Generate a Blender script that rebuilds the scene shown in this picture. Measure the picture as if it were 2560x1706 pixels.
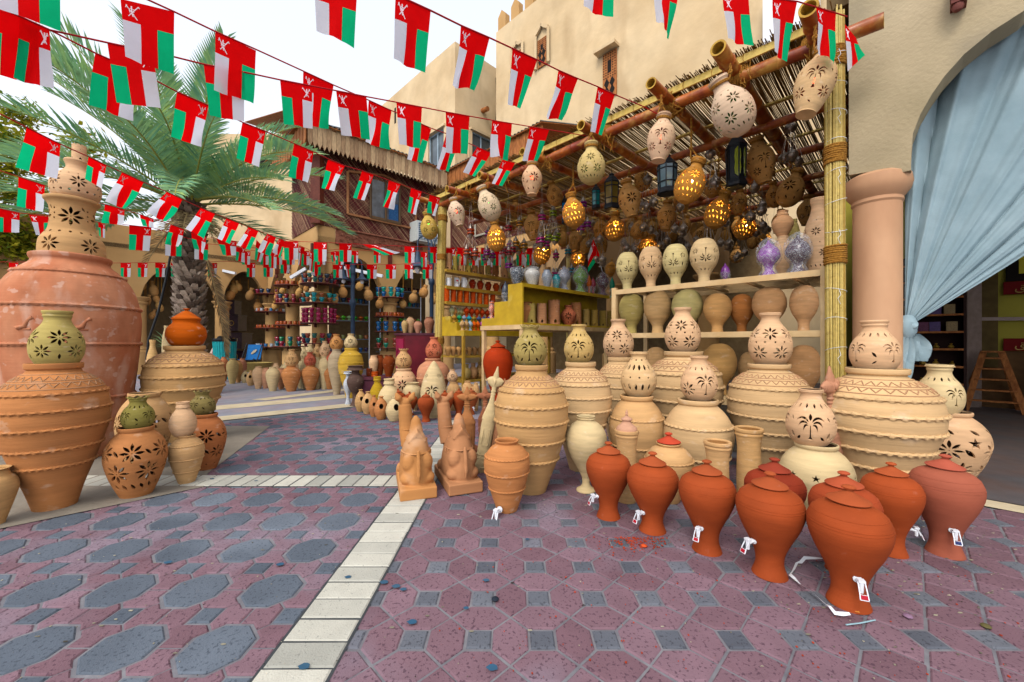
import bpy, bmesh, math, random
from math import sin, cos, pi, radians, sqrt, atan2
from mathutils import Vector, Matrix
from mathutils.geometry import delaunay_2d_cdt
random.seed(7)
rnd = random.Random(11)
sc = bpy.context.scene
for o in list(bpy.data.objects): bpy.data.objects.remove(o)
COL = sc.collection

# ---------------------------------------------------------------- camera, sky, sun, exposure
F, CX, CY, H = 996.0, 1280.0, 853.0, 1.2      # focal length in photo pixels, principal point, eye height in metres
cam = bpy.data.objects.new('camera', bpy.data.cameras.new('camera')); COL.objects.link(cam)
cam.location = (0, 0, H); cam.rotation_euler = (radians(90), 0, 0)
cam.data.sensor_width = 36.0; cam.data.lens = 36.0*F/2560.0
cam.data.clip_start = 0.05; cam.data.clip_end = 600
sc.camera = cam
W = bpy.data.worlds.new("World"); sc.world = W; W.use_nodes = True
nt = W.node_tree; nt.nodes.clear()
sky = nt.nodes.new('ShaderNodeTexSky'); sky.sky_type = 'NISHITA'; sky.sun_disc = False
SUN_EL, SUN_ROT = radians(48), radians(205)
sky.sun_elevation = SUN_EL; sky.sun_rotation = SUN_ROT
sky.air_density = 1.2; sky.dust_density = 4.0; sky.ozone_density = 1.0
hs = nt.nodes.new('ShaderNodeHueSaturation'); hs.inputs['Saturation'].default_value = 0.35; hs.inputs['Value'].default_value = 1.15
bg = nt.nodes.new('ShaderNodeBackground'); bg.inputs['Strength'].default_value = 0.15
wo = nt.nodes.new('ShaderNodeOutputWorld')
nt.links.new(sky.outputs[0], hs.inputs['Color']); hz = nt.nodes.new('ShaderNodeMix'); hz.data_type = 'RGBA'; hz.inputs[0].default_value = .55; hz.inputs[7].default_value = (6.2, 6.6, 7.3, 1)
nt.links.new(hs.outputs[0], hz.inputs[6]); nt.links.new(hz.outputs[2], bg.inputs['Color']); nt.links.new(bg.outputs[0], wo.inputs[0])
sl = bpy.data.lights.new('sun', 'SUN'); sl.energy = 0.9; sl.angle = radians(18); sl.color = (1, 0.95, 0.86)
so = bpy.data.objects.new('sun', sl); COL.objects.link(so)
sd = Vector((sin(SUN_ROT)*cos(SUN_EL), cos(SUN_ROT)*cos(SUN_EL), sin(SUN_EL)))
so.rotation_euler = sd.to_track_quat('Z', 'Y').to_euler(); so.location = (0, 0, 30)
sc.view_settings.view_transform = 'Standard'; sc.view_settings.look = 'None'
sc.view_settings.exposure = 0.5; sc.view_settings.gamma = 1.0
sc.render.engine = 'CYCLES'
sc.cycles.max_bounces = 6; sc.cycles.diffuse_bounces = 1; sc.cycles.glossy_bounces = 2; sc.cycles.transparent_max_bounces = 6
sc.cycles.use_denoising = True

# ---------------------------------------------------------------- helpers
def at(u, v, Y): return Vector(((u-CX)/F*Y, Y, H+(CY-v)/F*Y))
def gr(u, v):
    Y = F*H/(v-CY); return Vector(((u-CX)/F*Y, Y, 0))
U = Vector((-.70710678, .70710678, 0)); N = Vector((.70710678, .70710678, 0)); Z = Vector((0, 0, 1))
O = Vector((2.91, 3.6, 0))
def ST(s, d, z=0): return O + U*s + N*d + Z*z            # stall frame: along its front, into it, up
def onC(u, v, c):                                        # the point seen at u, v on the upright plane x+y=c
    k = (u-CX)/F; return at(u, v, c/(1+k))

class MB:
    def __init__(s): s.v = []; s.f = []; s.m = []; s.t = []
    def add(s, vs, fs, mi=0, t=.5):
        o = len(s.v); s.v += [tuple(v) for v in vs]; s.f += [tuple(i+o for i in f) for f in fs]; s.m += [mi]*len(fs); s.t += [t]*len(fs)
    def box(s, c, d, mi=0, B=(Vector((1, 0, 0)), Vector((0, 1, 0)), Z), t=.5):
        c = Vector(c); e = [B[i]*(d[i]/2) for i in range(3)]
        vs = [c+e[0]*a+e[1]*b+e[2]*g for a in (-1, 1) for b in (-1, 1) for g in (-1, 1)]
        s.add(vs, [(0, 1, 3, 2), (4, 6, 7, 5), (0, 4, 5, 1), (2, 3, 7, 6), (0, 2, 6, 4), (1, 5, 7, 3)], mi, t); return s
    def bx(s, s0, s1, d0, d1, z0, z1, mi=0, t=.5):       # a box in the stall frame
        return s.box(ST((s0+s1)/2, (d0+d1)/2, (z0+z1)/2), (abs(s1-s0), abs(d1-d0), abs(z1-z0)), mi, (U, N, Z), t)
    def beam(s, a, b, w, h, mi=0, t=.5, up=Z):
        a = Vector(a); b = Vector(b); x = (b-a); L = x.length; x.normalize(); y = up.cross(x)
        y = y.normalized() if y.length > 1e-4 else Vector((1, 0, 0)); z = x.cross(y)
        return s.box((a+b)/2, (L, w, h), mi, (x, y, z), t)
    def tube(s, pts, r, seg=8, mi=0, caps=True, t=.5, hollow=0):
        pts = [Vector(p) for p in pts]; n = len(pts); rs = r if isinstance(r, (list, tuple)) else [r]*n
        T = [(pts[min(i+1, n-1)]-pts[max(i-1, 0)]).normalized() for i in range(n)]
        a = Vector((0, 0, 1)) if abs(T[0].z) < .9 else Vector((1, 0, 0)); nn = T[0].cross(a).normalized(); vs = []
        for i in range(n):
            nn = (nn-T[i]*nn.dot(T[i])).normalized(); b = T[i].cross(nn)
            vs += [pts[i]+(nn*cos(2*pi*k/seg)+b*sin(2*pi*k/seg))*rs[i] for k in range(seg)]
        fs = [(i*seg+k, i*seg+(k+1) % seg, (i+1)*seg+(k+1) % seg, (i+1)*seg+k) for i in range(n-1) for k in range(seg)]
        if caps: fs += [tuple(range(seg))[::-1], tuple((n-1)*seg+k for k in range(seg))]
        s.add(vs, fs, mi, t); return s
    def lathe(s, prof, seg=24, mi=0, c=(0, 0, 0), t=.5, ruf=None, sc_=1.0):
        c = Vector(c); n = len(prof); vs = []
        for j, (r, z) in enumerate(prof):
            for k in range(seg):
                a = 2*pi*k/seg; rr, zz = r, z
                if ruf and z > ruf[1]:
                    w = sin(ruf[0]*a)*min(1, (z-ruf[1])/ruf[2]); rr = r*(1+.10*w); zz = z+ruf[3]*w
                vs.append(c+Vector((rr*cos(a), rr*sin(a), zz))*sc_)
        fs = [(j*seg+k, j*seg+(k+1) % seg, (j+1)*seg+(k+1) % seg, (j+1)*seg+k) for j in range(n-1) for k in range(seg)]
        if prof[0][0] > 1e-5: fs.append(tuple(range(seg))[::-1])
        if prof[-1][0] > 1e-5: fs.append(tuple((n-1)*seg+k for k in range(seg)))
        s.add(vs, fs, mi, t); return s
    def prism(s, poly, off, mi=0, t=.5):                # planar outline (3D points) given a thickness vector
        n = len(poly); off = Vector(off); vs = [Vector(p) for p in poly]+[Vector(p)+off for p in poly]
        fs = [tuple(range(n)), tuple(range(2*n-1, n-1, -1))]+[(i, i+n, (i+1) % n+n, (i+1) % n) for i in range(n)]
        s.add(vs, fs, mi, t); return s
    def blob(s, c, r, seg=8, mi=0, t=.5):
        m = max(3, seg//2); s.lathe([(r[0]*sin(pi*j/m) if 0 < j < m else 1e-4, -r[2]*cos(pi*j/m)) for j in range(m+1)], seg, mi, c, t); return s
    def mesh(s, name, mats, smooth=True, angle=38, normals=None, org=(0, 0, 0)):
        me = bpy.data.meshes.new(name); o = Vector(org)
        me.from_pydata([(v[0]-o.x, v[1]-o.y, v[2]-o.z) for v in s.v] if o.length else s.v, [], s.f)
        for m in mats: me.materials.append(m)
        me.polygons.foreach_set('material_index', s.m)
        if any(t != .5 for t in s.t):
            at_ = me.attributes.new('tint', 'FLOAT', 'FACE'); at_.data.foreach_set('value', s.t)
        me.polygons.foreach_set('use_smooth', [smooth]*len(s.f))
        me.update(); me.validate()
        if normals: me.normals_split_custom_set_from_vertices(normals)
        elif smooth: me.set_sharp_from_angle(angle=radians(angle))
        return me

ORG = {}
def link(name, me, parent=None, loc=(0, 0, 0)):
    o = bpy.data.objects.new(name, me); COL.objects.link(o); o.location = loc
    if parent is not None: o.parent = parent
    return o
def build(mb, name, mats, parent=None, org=None, **kw):  # mb in world coordinates
    if not isinstance(mats, (list, tuple)): mats = [mats]
    wo_ = ORG.get(parent.name, Vector()) if parent is not None else Vector(org or (0, 0, 0))
    o = link(name, mb.mesh(name, mats, org=wo_, **kw), parent, (0, 0, 0) if parent is not None else wo_)
    if parent is None: ORG[o.name] = wo_
    else: ORG[o.name] = wo_
    return o
def tag(o, label, cat, group=None, kind=None):
    o['label'] = label; o['category'] = cat
    if group: o['group'] = group
    if kind: o['kind'] = kind
    return o
def struct(o, kind='structure'): o['kind'] = kind; return o
def thing(name, label, cat, loc=(0, 0, 0), group=None):
    o = bpy.data.objects.new(name, None); o.empty_display_size = .1; COL.objects.link(o); o.location = loc
    ORG[o.name] = Vector(loc); return tag(o, label, cat, group)

NTH = 'first second third fourth fifth sixth seventh eighth ninth tenth eleventh twelfth thirteenth fourteenth fifteenth sixteenth seventeenth eighteenth nineteenth twentieth'.split()
NTH += ['twenty '+x for x in NTH[:9]]+['thirtieth']+['thirty '+x for x in NTH[:9]]
# ---------------------------------------------------------------- materials
def lin(h):
    h = h.lstrip('#'); c = [int(h[i:i+2], 16)/255 for i in (0, 2, 4)]
    return tuple((x/12.92 if x <= .04045 else ((x+.055)/1.055)**2.4) for x in c)
def mk(name, c1, c2=None, rough=.8, scale=6, stretch=(1, 1, 1), var=.18, bump=.2, bscale=40, bstretch=None, metal=0, tint=False,
       objcol=False, emit=None, estr=1, transl=0, spec=.3, bdist=.01, stain=None, speck=None):
    m = bpy.data.materials.new(name); m.use_nodes = True; t = m.node_tree; nd = t.nodes; lk = t.links
    b = nd['Principled BSDF']; b.inputs['Roughness'].default_value = rough; b.inputs['Metallic'].default_value = metal
    b.inputs['Specular IOR Level'].default_value = spec
    c1 = lin(c1) if isinstance(c1, str) else c1; c2 = (lin(c2) if isinstance(c2, str) else c2) if c2 else c1
    tc = nd.new('ShaderNodeTexCoord'); oi = nd.new('ShaderNodeObjectInfo')
    def noise(sc_, st, det=4, off=True):
        mp = nd.new('ShaderNodeMapping'); mp.inputs['Scale'].default_value = st; lk.new(tc.outputs['Object'], mp.inputs['Vector'])
        n = nd.new('ShaderNodeTexNoise'); n.noise_dimensions = '4D'; n.inputs['Scale'].default_value = sc_; n.inputs['Detail'].default_value = det
        lk.new(mp.outputs[0], n.inputs['Vector'])
        mu = nd.new('ShaderNodeMath'); mu.operation = 'MULTIPLY'; mu.inputs[1].default_value = 37.0; lk.new(oi.outputs['Random'], mu.inputs[0]); lk.new(mu.outputs[0], n.inputs['W'])
        return n
    def mix(a, b_, f, mode='MIX'):
        x = nd.new('ShaderNodeMix'); x.data_type = 'RGBA'; x.blend_type = mode
        for s_, v in ((0, f), (6, a), (7, b_)):
            if hasattr(v, 'is_linked'): lk.new(v, x.inputs[s_])
            elif s_ == 0: x.inputs[0].default_value = v
            else: x.inputs[s_].default_value = (*v, 1)
        return x.outputs[2]
    n1 = noise(scale, stretch)
    if objcol:
        base = oi.outputs['Color']
    elif tint:
        a = nd.new('ShaderNodeAttribute'); a.attribute_name = 'tint'; base = mix(c1, c2, a.outputs['Fac'])
    else:
        rp = nd.new('ShaderNodeValToRGB'); rp.color_ramp.elements[0].position = .35; rp.color_ramp.elements[1].position = .68
        rp.color_ramp.elements[0].color = (*c1, 1); rp.color_ramp.elements[1].color = (*c2, 1); lk.new(n1.outputs['Fac'], rp.inputs[0]); base = rp.outputs[0]
    if var:
        r2 = nd.new('ShaderNodeMapRange'); r2.inputs[1].default_value = .3; r2.inputs[2].default_value = .7
        r2.inputs[3].default_value = 1-var; r2.inputs[4].default_value = 1+var; r2.clamp = False
        n2 = noise(scale*2.3, stretch, 6) if not objcol else n1; lk.new(n2.outputs['Fac'], r2.inputs[0])
        vm = nd.new('ShaderNodeVectorMath'); vm.operation = 'SCALE'; lk.new(base, vm.inputs[0]); lk.new(r2.outputs[0], vm.inputs['Scale']); base = vm.outputs[0]
    if stain:                                            # (colour, scale, stretch, threshold, amount)
        n3 = noise(stain[1], stain[2], 8); r3 = nd.new('ShaderNodeMapRange'); r3.inputs[1].default_value = stain[3]; r3.inputs[2].default_value = stain[3]+.12
        r3.inputs[4].default_value = stain[4]; lk.new(n3.outputs['Fac'], r3.inputs[0]); base = mix(base, lin(stain[0]), r3.outputs[0])
    if speck:
        n4 = noise(speck[1], (1, 1, 1), 2); r4 = nd.new('ShaderNodeMapRange'); r4.inputs[1].default_value = speck[2]; r4.inputs[2].default_value = speck[2]+.06
        r4.inputs[4].default_value = speck[3]; lk.new(n4.outputs['Fac'], r4.inputs[0]); base = mix(base, lin(speck[0]), r4.outputs[0])
    lk.new(base, b.inputs['Base Color'])
    if bump:
        nb = noise(bscale, bstretch or stretch, 5); bp = nd.new('ShaderNodeBump'); bp.inputs['Strength'].default_value = bump; bp.inputs['Distance'].default_value = bdist
        lk.new(nb.outputs['Fac'], bp.inputs['Height']); lk.new(bp.outputs[0], b.inputs['Normal'])
    if emit:
        b.inputs['Emission Color'].default_value = (*lin(emit), 1); b.inputs['Emission Strength'].default_value = estr
    if transl:
        tr = nd.new('ShaderNodeBsdfTranslucent'); lk.new(base, tr.inputs['Color']); ms = nd.new('ShaderNodeMixShader'); ms.inputs[0].default_value = transl
        out = nd['Material Output']; lk.new(b.outputs[0], ms.inputs[1]); lk.new(tr.outputs[0], ms.inputs[2]); lk.new(ms.outputs[0], out.inputs[0])
    return m
M = {}
M['clay'] = mk('clay', '#c89668', objcol=True, rough=.85, scale=1.6, stretch=(.6, .6, 3.5), var=.14, bump=.13, bscale=2.2, bstretch=(.5, .5, 11), bdist=.03,
               spec=.18, stain=('#e9d3ba', 2.2, (1, 1, 1.6), .60, .30), speck=('#5a4030', 26, .70, .35))
M['clay_lit'] = mk('clay_lit', '#e0bc70', var=.1, bump=0, rough=.9)  # inner clay paled so the lamp glow seen through the holes looks brighter
M['clay_in_shade'] = mk('clay_in_shade', '#4a3220', var=.1, bump=0, rough=.9)  # inner clay darkened so the holes of unlit pots read as shade
M['clay_red'] = mk('clay_red', '#a04424', objcol=True, rough=.8, scale=1.3, stretch=(.8, .8, 1.6), var=.13, bump=.12, bscale=2.4, bstretch=(.4, .4, 9), bdist=.02, spec=.15,
                   stain=('#c9907c', 3.0, (1, 1, .8), .66, .22), speck=('#4a1c10', 30, .70, .3))
M['terra_old'] = mk('terra_old', '#b06a4a', '#c48664', rough=.95, scale=2, stretch=(1, 1, .6), var=.14, bump=.12, bscale=3, bstretch=(.6, .6, 9), bdist=.03,
                    stain=('#d4b09c', 1.9, (1.5, 1.5, .6), .55, .5), speck=('#dcc0b0', 7, .60, .35), spec=.08)
M['rope'] = mk('rope', '#a8762c', '#8a5a1c', rough=.95, scale=60, var=.3, bump=.8, bscale=90)
M['plaster'] = mk('plaster', '#dcc29a', '#cdb086', rough=.95, scale=.5, var=.10, bump=.4, bscale=5, bdist=.03, stain=('#ab8a62', .6, (1.4, 1.4, .45), .54, .4))
M['plaster_warm'] = mk('plaster_warm', '#cfa46c', '#bc905a', rough=.95, scale=.6, var=.08, bump=.3, bscale=6, bdist=.03)
M['wall_near'] = mk('wall_near', '#bfac8c', '#a89878', rough=.95, scale=1.1, var=.08, bump=.6, bscale=34, bdist=.01, stain=('#807868', 1.3, (1, 1, 1.2), .52, .4))
M['pillar'] = mk('pillar', '#cfa07a', '#bb8a66', rough=.7, scale=2.5, stretch=(1, 1, .4), var=.07, bump=.12, bscale=14, stain=('#e0c3b2', 2, (1, 1, .5), .58, .4))
M['dark'] = mk('dark', '#1c1410', var=.1, bump=0, rough=.9)
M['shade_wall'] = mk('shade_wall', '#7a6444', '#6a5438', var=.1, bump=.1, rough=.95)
M['wood_w'] = mk('wood_w', '#6c4630', '#c9ab84', rough=.85, tint=True, scale=5, stretch=(3, 3, .6), var=.3, bump=.4, bscale=20)
M['lattice'] = mk('lattice', '#56161a', '#a68464', rough=.8, tint=True, scale=3, var=.25, bump=0)
M['wood_o'] = mk('wood_o', '#b3703a', '#8f5226', rough=.75, scale=4, stretch=(4, 4, .8), var=.25, bump=.3, bscale=20)
M['wood_red'] = mk('wood_red', '#5a2418', '#6e3222', rough=.6, scale=8, var=.2, bump=.2)
M['roofmetal'] = mk('roofmetal', '#55585a', '#6b6e70', rough=.55, scale=4, var=.15, bump=.1)
M['bamboo_red'] = mk('bamboo_red', '#7c2a0c', '#b8641f', rough=.35, scale=5, stretch=(1, 1, 1), var=.25, bump=.15, bscale=14, spec=.5, stain=('#d09a4c', 6, (1, 1, 1), .54, .75))
M['bamboo_end'] = mk('bamboo_end', '#c9a040', '#a87f2c', rough=.7, scale=10, var=.15)
M['reed'] = mk('reed', '#4e3410', '#9a7434', rough=.6, tint=True, scale=20, stretch=(1, 1, 1), var=.2, bump=.1)
M['reed_post'] = mk('reed_post', '#a07c28', '#d8c070', rough=.5, tint=True, scale=16, var=.16, bump=.15, stain=('#7a5212', 14, (1, 1, 2), .62, .6))
M['batten'] = mk('batten', '#dcc06a', '#c9a850', rough=.6, scale=8, var=.1)
M['rack'] = mk('rack', '#d8b888', '#c9a470', rough=.6, scale=5, var=.08, bump=.1, stain=('#a87c48', 6, (1, 1, 1), .66, .5))
M['yellow'] = mk('yellow', '#c8a424', '#b08c18', rough=.55, scale=3, var=.12, bump=.15, stain=('#e6d67c', 3, (1, 1, 1), .6, .4))
M['yellow2'] = mk('yellow2', '#bd9438', '#a67e28', rough=.6, scale=5, var=.12, bump=.15)
M['mesh_wire'] = mk('mesh_wire', '#b09058', rough=.5, var=.1, bump=0)
M['crimson'] = mk('crimson', '#5e0c1c', '#741224', rough=.45, scale=3, var=.15, bump=.1)
M['pinkpanel'] = mk('pinkpanel', '#9c2048', '#8a183c', rough=.5, scale=3, var=.12, bump=.1)
M['plum'] = mk('plum', '#4a1c2c', '#5c2a38', rough=.6, scale=5, var=.15, bump=.1)
M['metal_dk'] = mk('metal_dk', '#1c1f24', '#2a2d33', rough=.45, metal=.4, var=.15, scale=20, bump=.2)
M['silver'] = mk('silver', '#8f857c', '#b4a89c', rough=.3, metal=.85, var=.2, scale=30, bump=.3, bscale=60)
M['glass_obj'] = mk('glass_obj', '#ffffff', objcol=True, rough=.15, var=.08, bump=0, spec=.6, scale=8)
M['glaze'] = mk('glaze', '#ffffff', objcol=True, rough=.22, var=.12, bump=.05, spec=.6, scale=4)
M['lampblue'] = mk('lampblue', '#27384e', '#31455e', rough=.45, var=.1, bump=.1)
M['white'] = mk('white', '#e8eaf0', rough=.4, var=.03, bump=0)
M['redpl'] = mk('redpl', '#b00824', rough=.35, var=.05, bump=0)
M['bluepl'] = mk('bluepl', '#14245e', rough=.35, var=.05, bump=0)
M['flag_r'] = mk('flag_r', '#f4050a', rough=.8, var=.05, bump=.1, bscale=200, transl=.6, spec=.1)
M['flag_w'] = mk('flag_w', '#e6e8f4', rough=.8, var=.03, bump=.1, bscale=200, transl=.6, spec=.1)
M['flag_g'] = mk('flag_g', '#0cc886', rough=.8, var=.05, bump=.1, bscale=200, transl=.6, spec=.1)
M['emblem'] = mk('emblem', '#fbe3ec', rough=.8, var=0, bump=0)
M['cord'] = mk('cord', '#b00c18', rough=.8, var=.1, bump=0)
M['cloth'] = mk('cloth', '#93abb4', '#a8bec6', rough=.9, scale=3, var=.06, bump=.25, bscale=60, stretch=(1, 1, 1), transl=.15, spec=.1)
M['leaf'] = mk('leaf', '#68a084', '#a8c470', rough=.55, tint=True, scale=3, var=.2, bump=0, transl=.33, spec=.35)
M['leaf2'] = mk('leaf2', '#4a6a1c', '#b5ab22', rough=.6, tint=True, scale=3, var=.2, bump=0, transl=.35)
M['deadleaf'] = mk('deadleaf', '#6c5848', '#c9b07a', rough=.8, tint=True, scale=3, var=.2, bump=0, transl=.1)
M['rachis'] = mk('rachis', '#8a9440', '#a8a04c', rough=.6, var=.1, bump=0)
M['trunk'] = mk('trunk', '#4a3a30', '#c0ab98', rough=.95, tint=True, scale=14, var=.35, bump=.8, bscale=30)
M['pink'] = mk('pink', '#6e5058', '#856872', rough=.85, tint=True, scale=3, var=.1, bump=.7, bscale=160, bdist=.004, stain=('#8f8a98', 1.1, (1, 1, 1), .52, .45), speck=('#3c2434', 70, .57, .6))
M['grey'] = mk('grey', '#4b535e', '#636b76', rough=.85, tint=True, scale=3, var=.1, bump=.7, bscale=160, bdist=.004, stain=('#7f8894', 1.3, (1, 1, 1), .52, .4), speck=('#28303c', 70, .57, .55))
M['grey_sq'] = mk('grey_sq', '#53565f', '#6b6e76', rough=.85, tint=True, scale=3, var=.12, bump=.7, bscale=160, bdist=.004, stain=('#84808a', 1.3, (1, 1, 1), .52, .45), speck=('#2c2c34', 70, .57, .55))
M['white_pav'] = mk('white_pav', '#96958c', '#c4c0b2', rough=.85, tint=True, scale=4, var=.08, bump=.7, bscale=140, bdist=.004, stain=('#8d8c84', 3, (1, 1, 1), .6, .4), speck=('#6a6a66', 90, .63, .5))
M['joint'] = mk('joint', '#6e6c72', '#807e82', rough=.95, scale=9, var=.15, bump=.6, bscale=120, bdist=.004)
M['ground'] = mk('ground', '#6a6c70', '#7c7c7c', rough=.95, scale=.6, var=.12, bump=.4, bscale=30)
M['farpave'] = mk('farpave', '#8a8f9a', '#94828a', rough=.9, scale=1.6, var=.12, bump=.4, bscale=40, stain=('#a8a8a4', .8, (1, 1, 1), .55, .4))
M['beige_pav'] = mk('beige_pav', '#c2b090', '#d4c4a4', rough=.9, scale=3, var=.1, bump=.5, bscale=80, bdist=.004)
M['concrete'] = mk('concrete', '#7d7468', '#8f8678', rough=.95, scale=2, var=.14, bump=.5, bscale=40, stain=('#5c5348', 1.5, (1, 1, 1), .58, .5))
M['shopfloor'] = mk('shopfloor', '#5a5658', '#66544f', rough=.7, scale=3, var=.12, bump=.3)
M['olive'] = mk('olive', '#c4b84c', '#b0a43c', rough=.85, scale=1.2, var=.08, bump=.1)
M['brass'] = mk('brass', '#b8923c', rough=.4, metal=.6, var=.2, bump=0)
M['wrap'] = None
def lampmat(name, col, s):
    m = bpy.data.materials.new(name); m.use_nodes = True; b = m.node_tree.nodes['Principled BSDF']
    b.inputs['Base Color'].default_value = (*lin(col), 1); b.inputs['Emission Color'].default_value = (*lin(col), 1); b.inputs['Emission Strength'].default_value = s; return m
M['bulb'] = lampmat('bulb', '#ffca6c', 300)
M['bulb_r'] = lampmat('bulb_r', '#ff2010', 30)
M['bulb_g'] = lampmat('bulb_g', '#10ff30', 25)
m = bpy.data.materials.new('wrap'); m.use_nodes = True; t_ = m.node_tree; b = t_.nodes['Principled BSDF']
b.inputs['Roughness'].default_value = .12; b.inputs['Base Color'].default_value = (.85, .88, .92, 1); b.inputs['Specular IOR Level'].default_value = .9
nz = t_.nodes.new('ShaderNodeTexNoise'); nz.inputs['Scale'].default_value = 4; nz.inputs['Detail'].default_value = 5; nz.inputs['Distortion'].default_value = 1.5
tco = t_.nodes.new('ShaderNodeTexCoord'); t_.links.new(tco.outputs['Object'], nz.inputs['Vector'])
rp = t_.nodes.new('ShaderNodeMapRange'); rp.inputs[1].default_value = .42; rp.inputs[2].default_value = .72; rp.inputs[3].default_value = .05; rp.inputs[4].default_value = .42
t_.links.new(nz.outputs['Fac'], rp.inputs[0])
tp = t_.nodes.new('ShaderNodeBsdfTransparent'); mx = t_.nodes.new('ShaderNodeMixShader'); t_.links.new(rp.outputs[0], mx.inputs[0])
t_.links.new(tp.outputs[0], mx.inputs[1]); t_.links.new(b.outputs[0], mx.inputs[2]); t_.links.new(mx.outputs[0], t_.nodes['Material Output'].inputs[0])
bp = t_.nodes.new('ShaderNodeBump'); bp.inputs['Strength'].default_value = .6; t_.links.new(nz.outputs['Fac'], bp.inputs['Height']); t_.links.new(bp.outputs[0], b.inputs['Normal'])
M['wrap'] = m
# ---------------------------------------------------------------- ground: one sheet to the horizon, real pavers on it
g = MB(); g.add([(-150, -60, -.02), (150, -60, -.02), (150, 240, -.02), (-150, 240, -.02)], [(0, 1, 2, 3)])
struct(build(g, 'ground', M['ground']))
def paver(mb, poly, z=0, g_=.006, mi=0, t=.5):          # an outline shrunk by its joint, with a chamfered edge
    n = len(poly); jx, jy, ja = rnd.gauss(0, .0013), rnd.gauss(0, .0013), rnd.gauss(0, .006)
    c = Vector((sum(p[0] for p in poly)/n, sum(p[1] for p in poly)/n)); poly = [(c.x+(p[0]-c.x)*cos(ja)-(p[1]-c.y)*sin(ja)+jx, c.y+(p[0]-c.x)*sin(ja)+(p[1]-c.y)*cos(ja)+jy) for p in poly]
    def inset(d):
        out = []
        for i in range(n):
            p0 = Vector(poly[i-1]); p1 = Vector(poly[i]); p2 = Vector(poly[(i+1) % n])
            e1 = (p1-p0).normalized(); e2 = (p2-p1).normalized(); n1 = Vector((-e1.y, e1.x)); n2 = Vector((-e2.y, e2.x))
            b_ = (n1+n2); b_ = b_/max(.3, b_.dot(n1)); out.append(p1+b_*d)
        return out
    a = inset(g_); b_ = inset(g_+.006); dz = rnd.uniform(-.0012, .0012)
    vs = [(p.x, p.y, -.02) for p in a]+[(p.x, p.y, z-.005+dz) for p in a]+[(p.x, p.y, z+dz) for p in b_]
    fs = [tuple(range(2*n, 3*n))]+[(i, (i+1) % n, n+(i+1) % n, n+i) for i in range(n)]+[(n+i, n+(i+1) % n, 2*n+(i+1) % n, 2*n+i) for i in range(n)]
    mb.add(vs, fs, mi, t)
jb = MB(); jb.add([(-9, -1, -.006), (6.2, -1, -.006), (6.2, 9.5, -.006), (-9, 9.5, -.006)], [(0, 1, 2, 3)])
struct(build(jb, 'joint_mortar', M['joint']))
c = .258; a = c*.205; right = MB()
for i in range(-3, 26):
    for j in range(-4, 20):
        x = -.135+i*c; y = 1.606+j*c
        if x+y > 6.25 and x > 1.6: continue
        tt = lambda: min(1, max(0, rnd.gauss(.5, .22)))
        if x > -.66: paver(right, [(x-a, y-a), (x+a, y-a), (x+a, y+a), (x-a, y+a)], mi=1, t=tt(), g_=.005)
        if x+c/2 > -.7: paver(right, [(x+a, y-a), (x+c/2, y-c/2), (x+c-a, y-a), (x+c-a, y+a), (x+c/2, y+c/2), (x+a, y+a)], mi=0, t=tt(), g_=.005)
        if x > -.66: paver(right, [(x-a, y+a), (x+a, y+a), (x+c/2, y+c/2), (x+a, y+c-a), (x-a, y+c-a), (x-c/2, y+c/2)], mi=0, t=tt(), g_=.005)
struct(build(right, 'pink_hexagon_paving', [M['pink'], M['grey_sq']], smooth=False))
c = .3665; left = MB(); w = c*.36; q = w*.4142; s_ = c*.14; h2 = c/2
for i in range(-22, 2):
    for j in range(-6, 16):
        x = -1.157+i*c; y = 1.928+j*c
        tt = lambda: min(1, max(0, rnd.gauss(.5, .22)))
        dd = lambda x, y: (y-x) < 10.2 and x < -.80 and y > -.6
        if dd(x, y): paver(left, [(x-q, y-w), (x+q, y-w), (x+w, y-q), (x+w, y+q), (x+q, y+w), (x-q, y+w), (x-w, y+q), (x-w, y-q)], mi=1, t=tt(), g_=.010)
        if dd(x+h2, y+h2): paver(left, [(x+h2-s_, y+h2-s_), (x+h2+s_, y+h2-s_), (x+h2+s_, y+h2+s_), (x+h2-s_, y+h2+s_)], mi=1, t=tt(), g_=.004)
        # the pink stone round each crossing side, split on the middle of the gap
        for (ax, ay, hor) in ((x, y, 0), (x, y, 1)):
            for sgn in (-1, 1):
                if hor == 0: pl = [(x+c-h2-0, y), (x+c-w, y), (x+c-w, y+sgn*q), (x+h2+(0), y+sgn*(h2-s_))] if False else None
        if dd(x+h2, y):                                   # right of the octagon
            for sg in (-1, 1):
                pl = [(x+w, y), (x+c-w, y), (x+c-w, y+sg*q), (x+c-(w+q)/2, y+sg*(w+q)/2), (x+h2+s_, y+sg*(h2-s_)), (x+h2-s_, y+sg*(h2-s_)), (x+(w+q)/2, y+sg*(w+q)/2), (x+w, y+sg*q)]
                if sg < 0: pl = pl[::-1]
                paver(left, pl, mi=0, t=tt(), g_=.004)
        if dd(x, y+h2):                                   # above the octagon
            for sg in (-1, 1):
                pl = [(x, y+w), (x+sg*q, y+w), (x+sg*(w+q)/2, y+(w+q)/2), (x+sg*(h2-s_), y+h2-s_), (x+sg*(h2-s_), y+h2+s_), (x+sg*(w+q)/2, y+c-(w+q)/2), (x+sg*q, y+c-w), (x, y+c-w)]
                if sg < 0: pl = pl[::-1]
                paver(left, pl, mi=0, t=tt(), g_=.004)
struct(build(left, 'octagon_paving', [M['pink'], M['grey']], smooth=False))
st = MB()
y = -.5
bs = MB(); bs.add([(-.925, -.6, .0015), (-.645, -.6, .0015), (-.645, 6.1, .0015), (-.925, 6.1, .0015)], [(0, 1, 2, 3)])
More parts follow.
